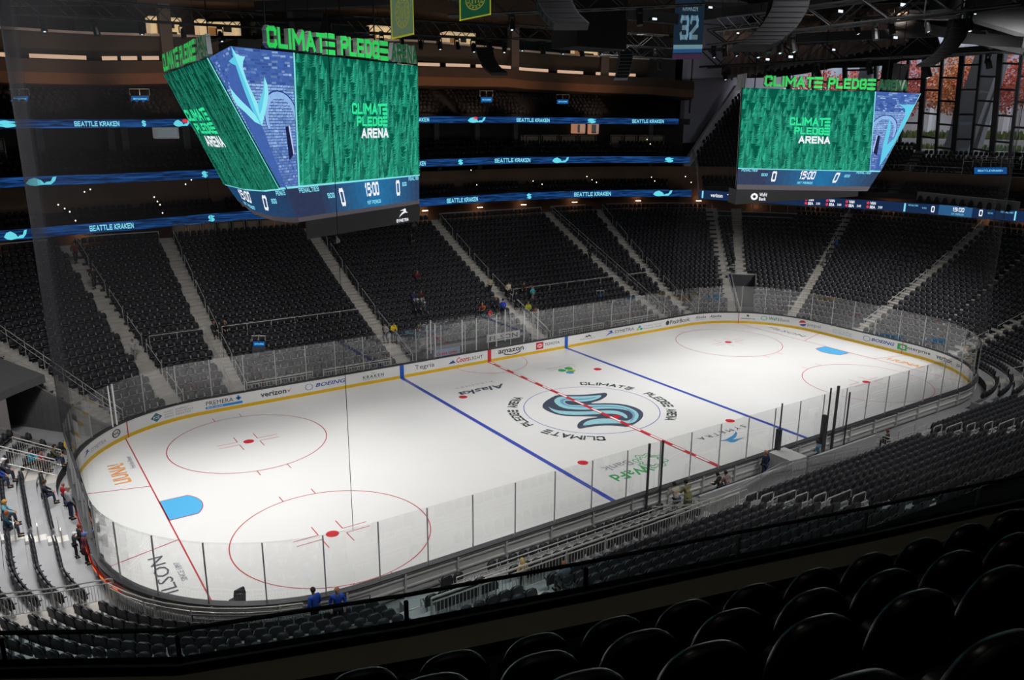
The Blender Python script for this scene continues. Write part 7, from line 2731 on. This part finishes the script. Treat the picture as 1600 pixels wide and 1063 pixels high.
for k, (u, v, w_, h, dp) in enumerate(((482, 36, 1.9, 1.2, 46), (1182, 78, 0, 0, 0), (1405, 150 - 24, 2.0, 2.4, 60))):
    if w_:
        mb = MB(); c = at(u, v, dp); mb.prism([c + Vector((-w_ / 2, 0, h / 2)), c + Vector((w_ / 2, 0, h / 2)), c + Vector((w_ * .35, .2, -h / 2)), c + Vector((-w_ * .35, .2, -h / 2))], (0, .9, 0)); mb.tube([c, Vector((c.x, c.y, 36.2))], .03, 4)
        tag(mb.build('hung_subwoofer', SPK), 'black tapered speaker box %s' % ('over the word climate' if k == 0 else 'hanging before the windows right of the word arena'), 'speaker')
r = empty('rigging_trapeze', (0, 0, 0), label='white U-shaped rigging bar in front of the upper right roof', cat='rigging bar')
mb = MB(); a, b = at(1443, 30, 44), at(1503, 31, 44); mb.tube([a + Vector((0, 0, 1.6)), a, b, b + Vector((0, 0, 1.6))], .05, 6); mb.tube([a + Vector((0, 0, 1.5)), Vector((a.x, a.y, 36.3))], .02, 4); mb.build('bar', mat('white_tube', (.6, .6, .6), .4), r)
mb = MB(); mb.box((a + b) / 2 + Vector((0, 0, .9)), (1.5, 1.0, .9)); mb.build('motor_box', FIX, r)
# rows of tiny roof fixtures
rnd = random.Random(3)
for k, (u, v, dp, w_) in enumerate(((1107, 12, 50, .35), (1310, 18, 52, .5), (1407, 8, 50, .55), (1233, 89, 70, .6), (1197, 93, 70, .5), (1396, 59, 58, .5), (1020, 30, 50, .4), (905, 66, 64, .4), (1170, 62, 60, .35), (1150, 52, 60, .3), (1300, 78, 66, .4), (1520, 22, 60, .3))):
    c = at(u, v, dp)
    mb = MB(); mb.box(c, (w_, .3, w_ * .4)); o = mb.build('roof_floodlight', FIX); mb = MB(); mb.box(c - Vector((0, .17, 0)), (w_ * .9, .03, w_ * .32)); mb.build('lit_face', LENS, o)
    mb = MB(); mb.tube([c, Vector((c.x, c.y, 36.3))], .02, 4); mb.build('drop_rod', BLACK, o)
    tag(o, 'small lit floodlight under the roof, %s of twelve counted across the top' % ORD[k], 'light', 'small roof floodlights')
# goal-end hoist ring of dots and grey ceiling panels on the right
mb = MB()
q = [at(1500, 30, 62), at(1600, 60, 60), at(1640, 40, 60), at(1540, -10, 62)]
mb.prism(q, (0, 0, .3)); mb.prism([at(1545, 52, 62), at(1610, 60, 60), at(1610, 88, 62), at(1548, 82, 64)], (0, .3, .3))
struct(mb.build('ceiling_panel', mat('pale_grey_ceiling_panel', (.17, .17, .175), .8)), 'pale grey ceiling panels at the upper right')
# sound-proof chair in the near left corner, and ad boards outside the end glass
r = empty('office_chair', stand_at(378, 958), 0.3, label='single black chair standing on the corner walkway behind the near boards', cat='chair')
mb = MB(); mb.loft([[Vector((x, y, z)) for x, z in [(-.22, .5), (.22, .5), (.25, .8), (.2, 1.05), (-.2, 1.05), (-.25, .8)]] for y in (0, .08)]); mb.build('backrest', SEATF, r)
mb = MB(); mb.box((0, .25, .45), (.46, .46, .08)); mb.build('seat', SEATF, r)
mb = MB(); mb.box((0, .25, .22), (.06, .06, .42)); mb.box((0, .25, .03), (.5, .06, .05)); mb.box((0, .25, .03), (.06, .5, .05)); mb.build('base', SEATP, r)
LEDO = emat('orange_led_text', srgb(255, 120, 60), .8)
mb = sweep([(.34, .70), (.34, .86), (.37, .86), (.37, .70)], -47.6, -39.2, .7)
o = mb.build('led_dasher_board', emat('red_led_field', srgb(170, 40, 34), .4)); tag(o, 'glowing red and orange LED board along the outside of the left end boards', 'LED board')
mb = MB()
for k in range(9):
    put2d(mb, SQ, (-47.4 + k * .92, .72, -46.8 + k * .92, .84), lambda x, y: rk(x, .40, y))
mb.build('display_marks', LEDO, o)

# little warm lamps dotted along the dark balconies
WB = emat('tiny_warm_bulb', (1.0, 0.85, 0.65), 2.2)
for k, (u, v) in enumerate(((132, 300), (141, 296), (91, 320), (101, 326), (109, 331), (118, 345), (241, 308), (246, 315), (250, 320), (254, 333), (290, 288), (299, 281), (833, 283), (847, 288), (917, 276), (925, 281), (932, 285), (1018, 277), (1023, 283), (1071, 276), (1080, 285), (736, 266), (745, 289), (1011, 218), (1016, 225))):
    for tt in np.arange(40, 120, .05):
        p = CP + ray(u, v) * float(tt)
        if p.y > 30 and inv(p.x, p.y)[1] > 24.15:
            break
    mb = MB(); mb.loft([[Vector((.06 * r_ * math.cos(2 * PI * j / 6), .06 * r_ * math.sin(2 * PI * j / 6), z_)) for j in range(6)] for r_, z_ in ((.5, -.06), (1, 0), (.5, .06))])
    o = mb.build('step_lamp', WB); o.location = p
    tag(o, 'tiny warm lamp glowing on the dark far balconies', 'lamp', 'tiny balcony lamps')
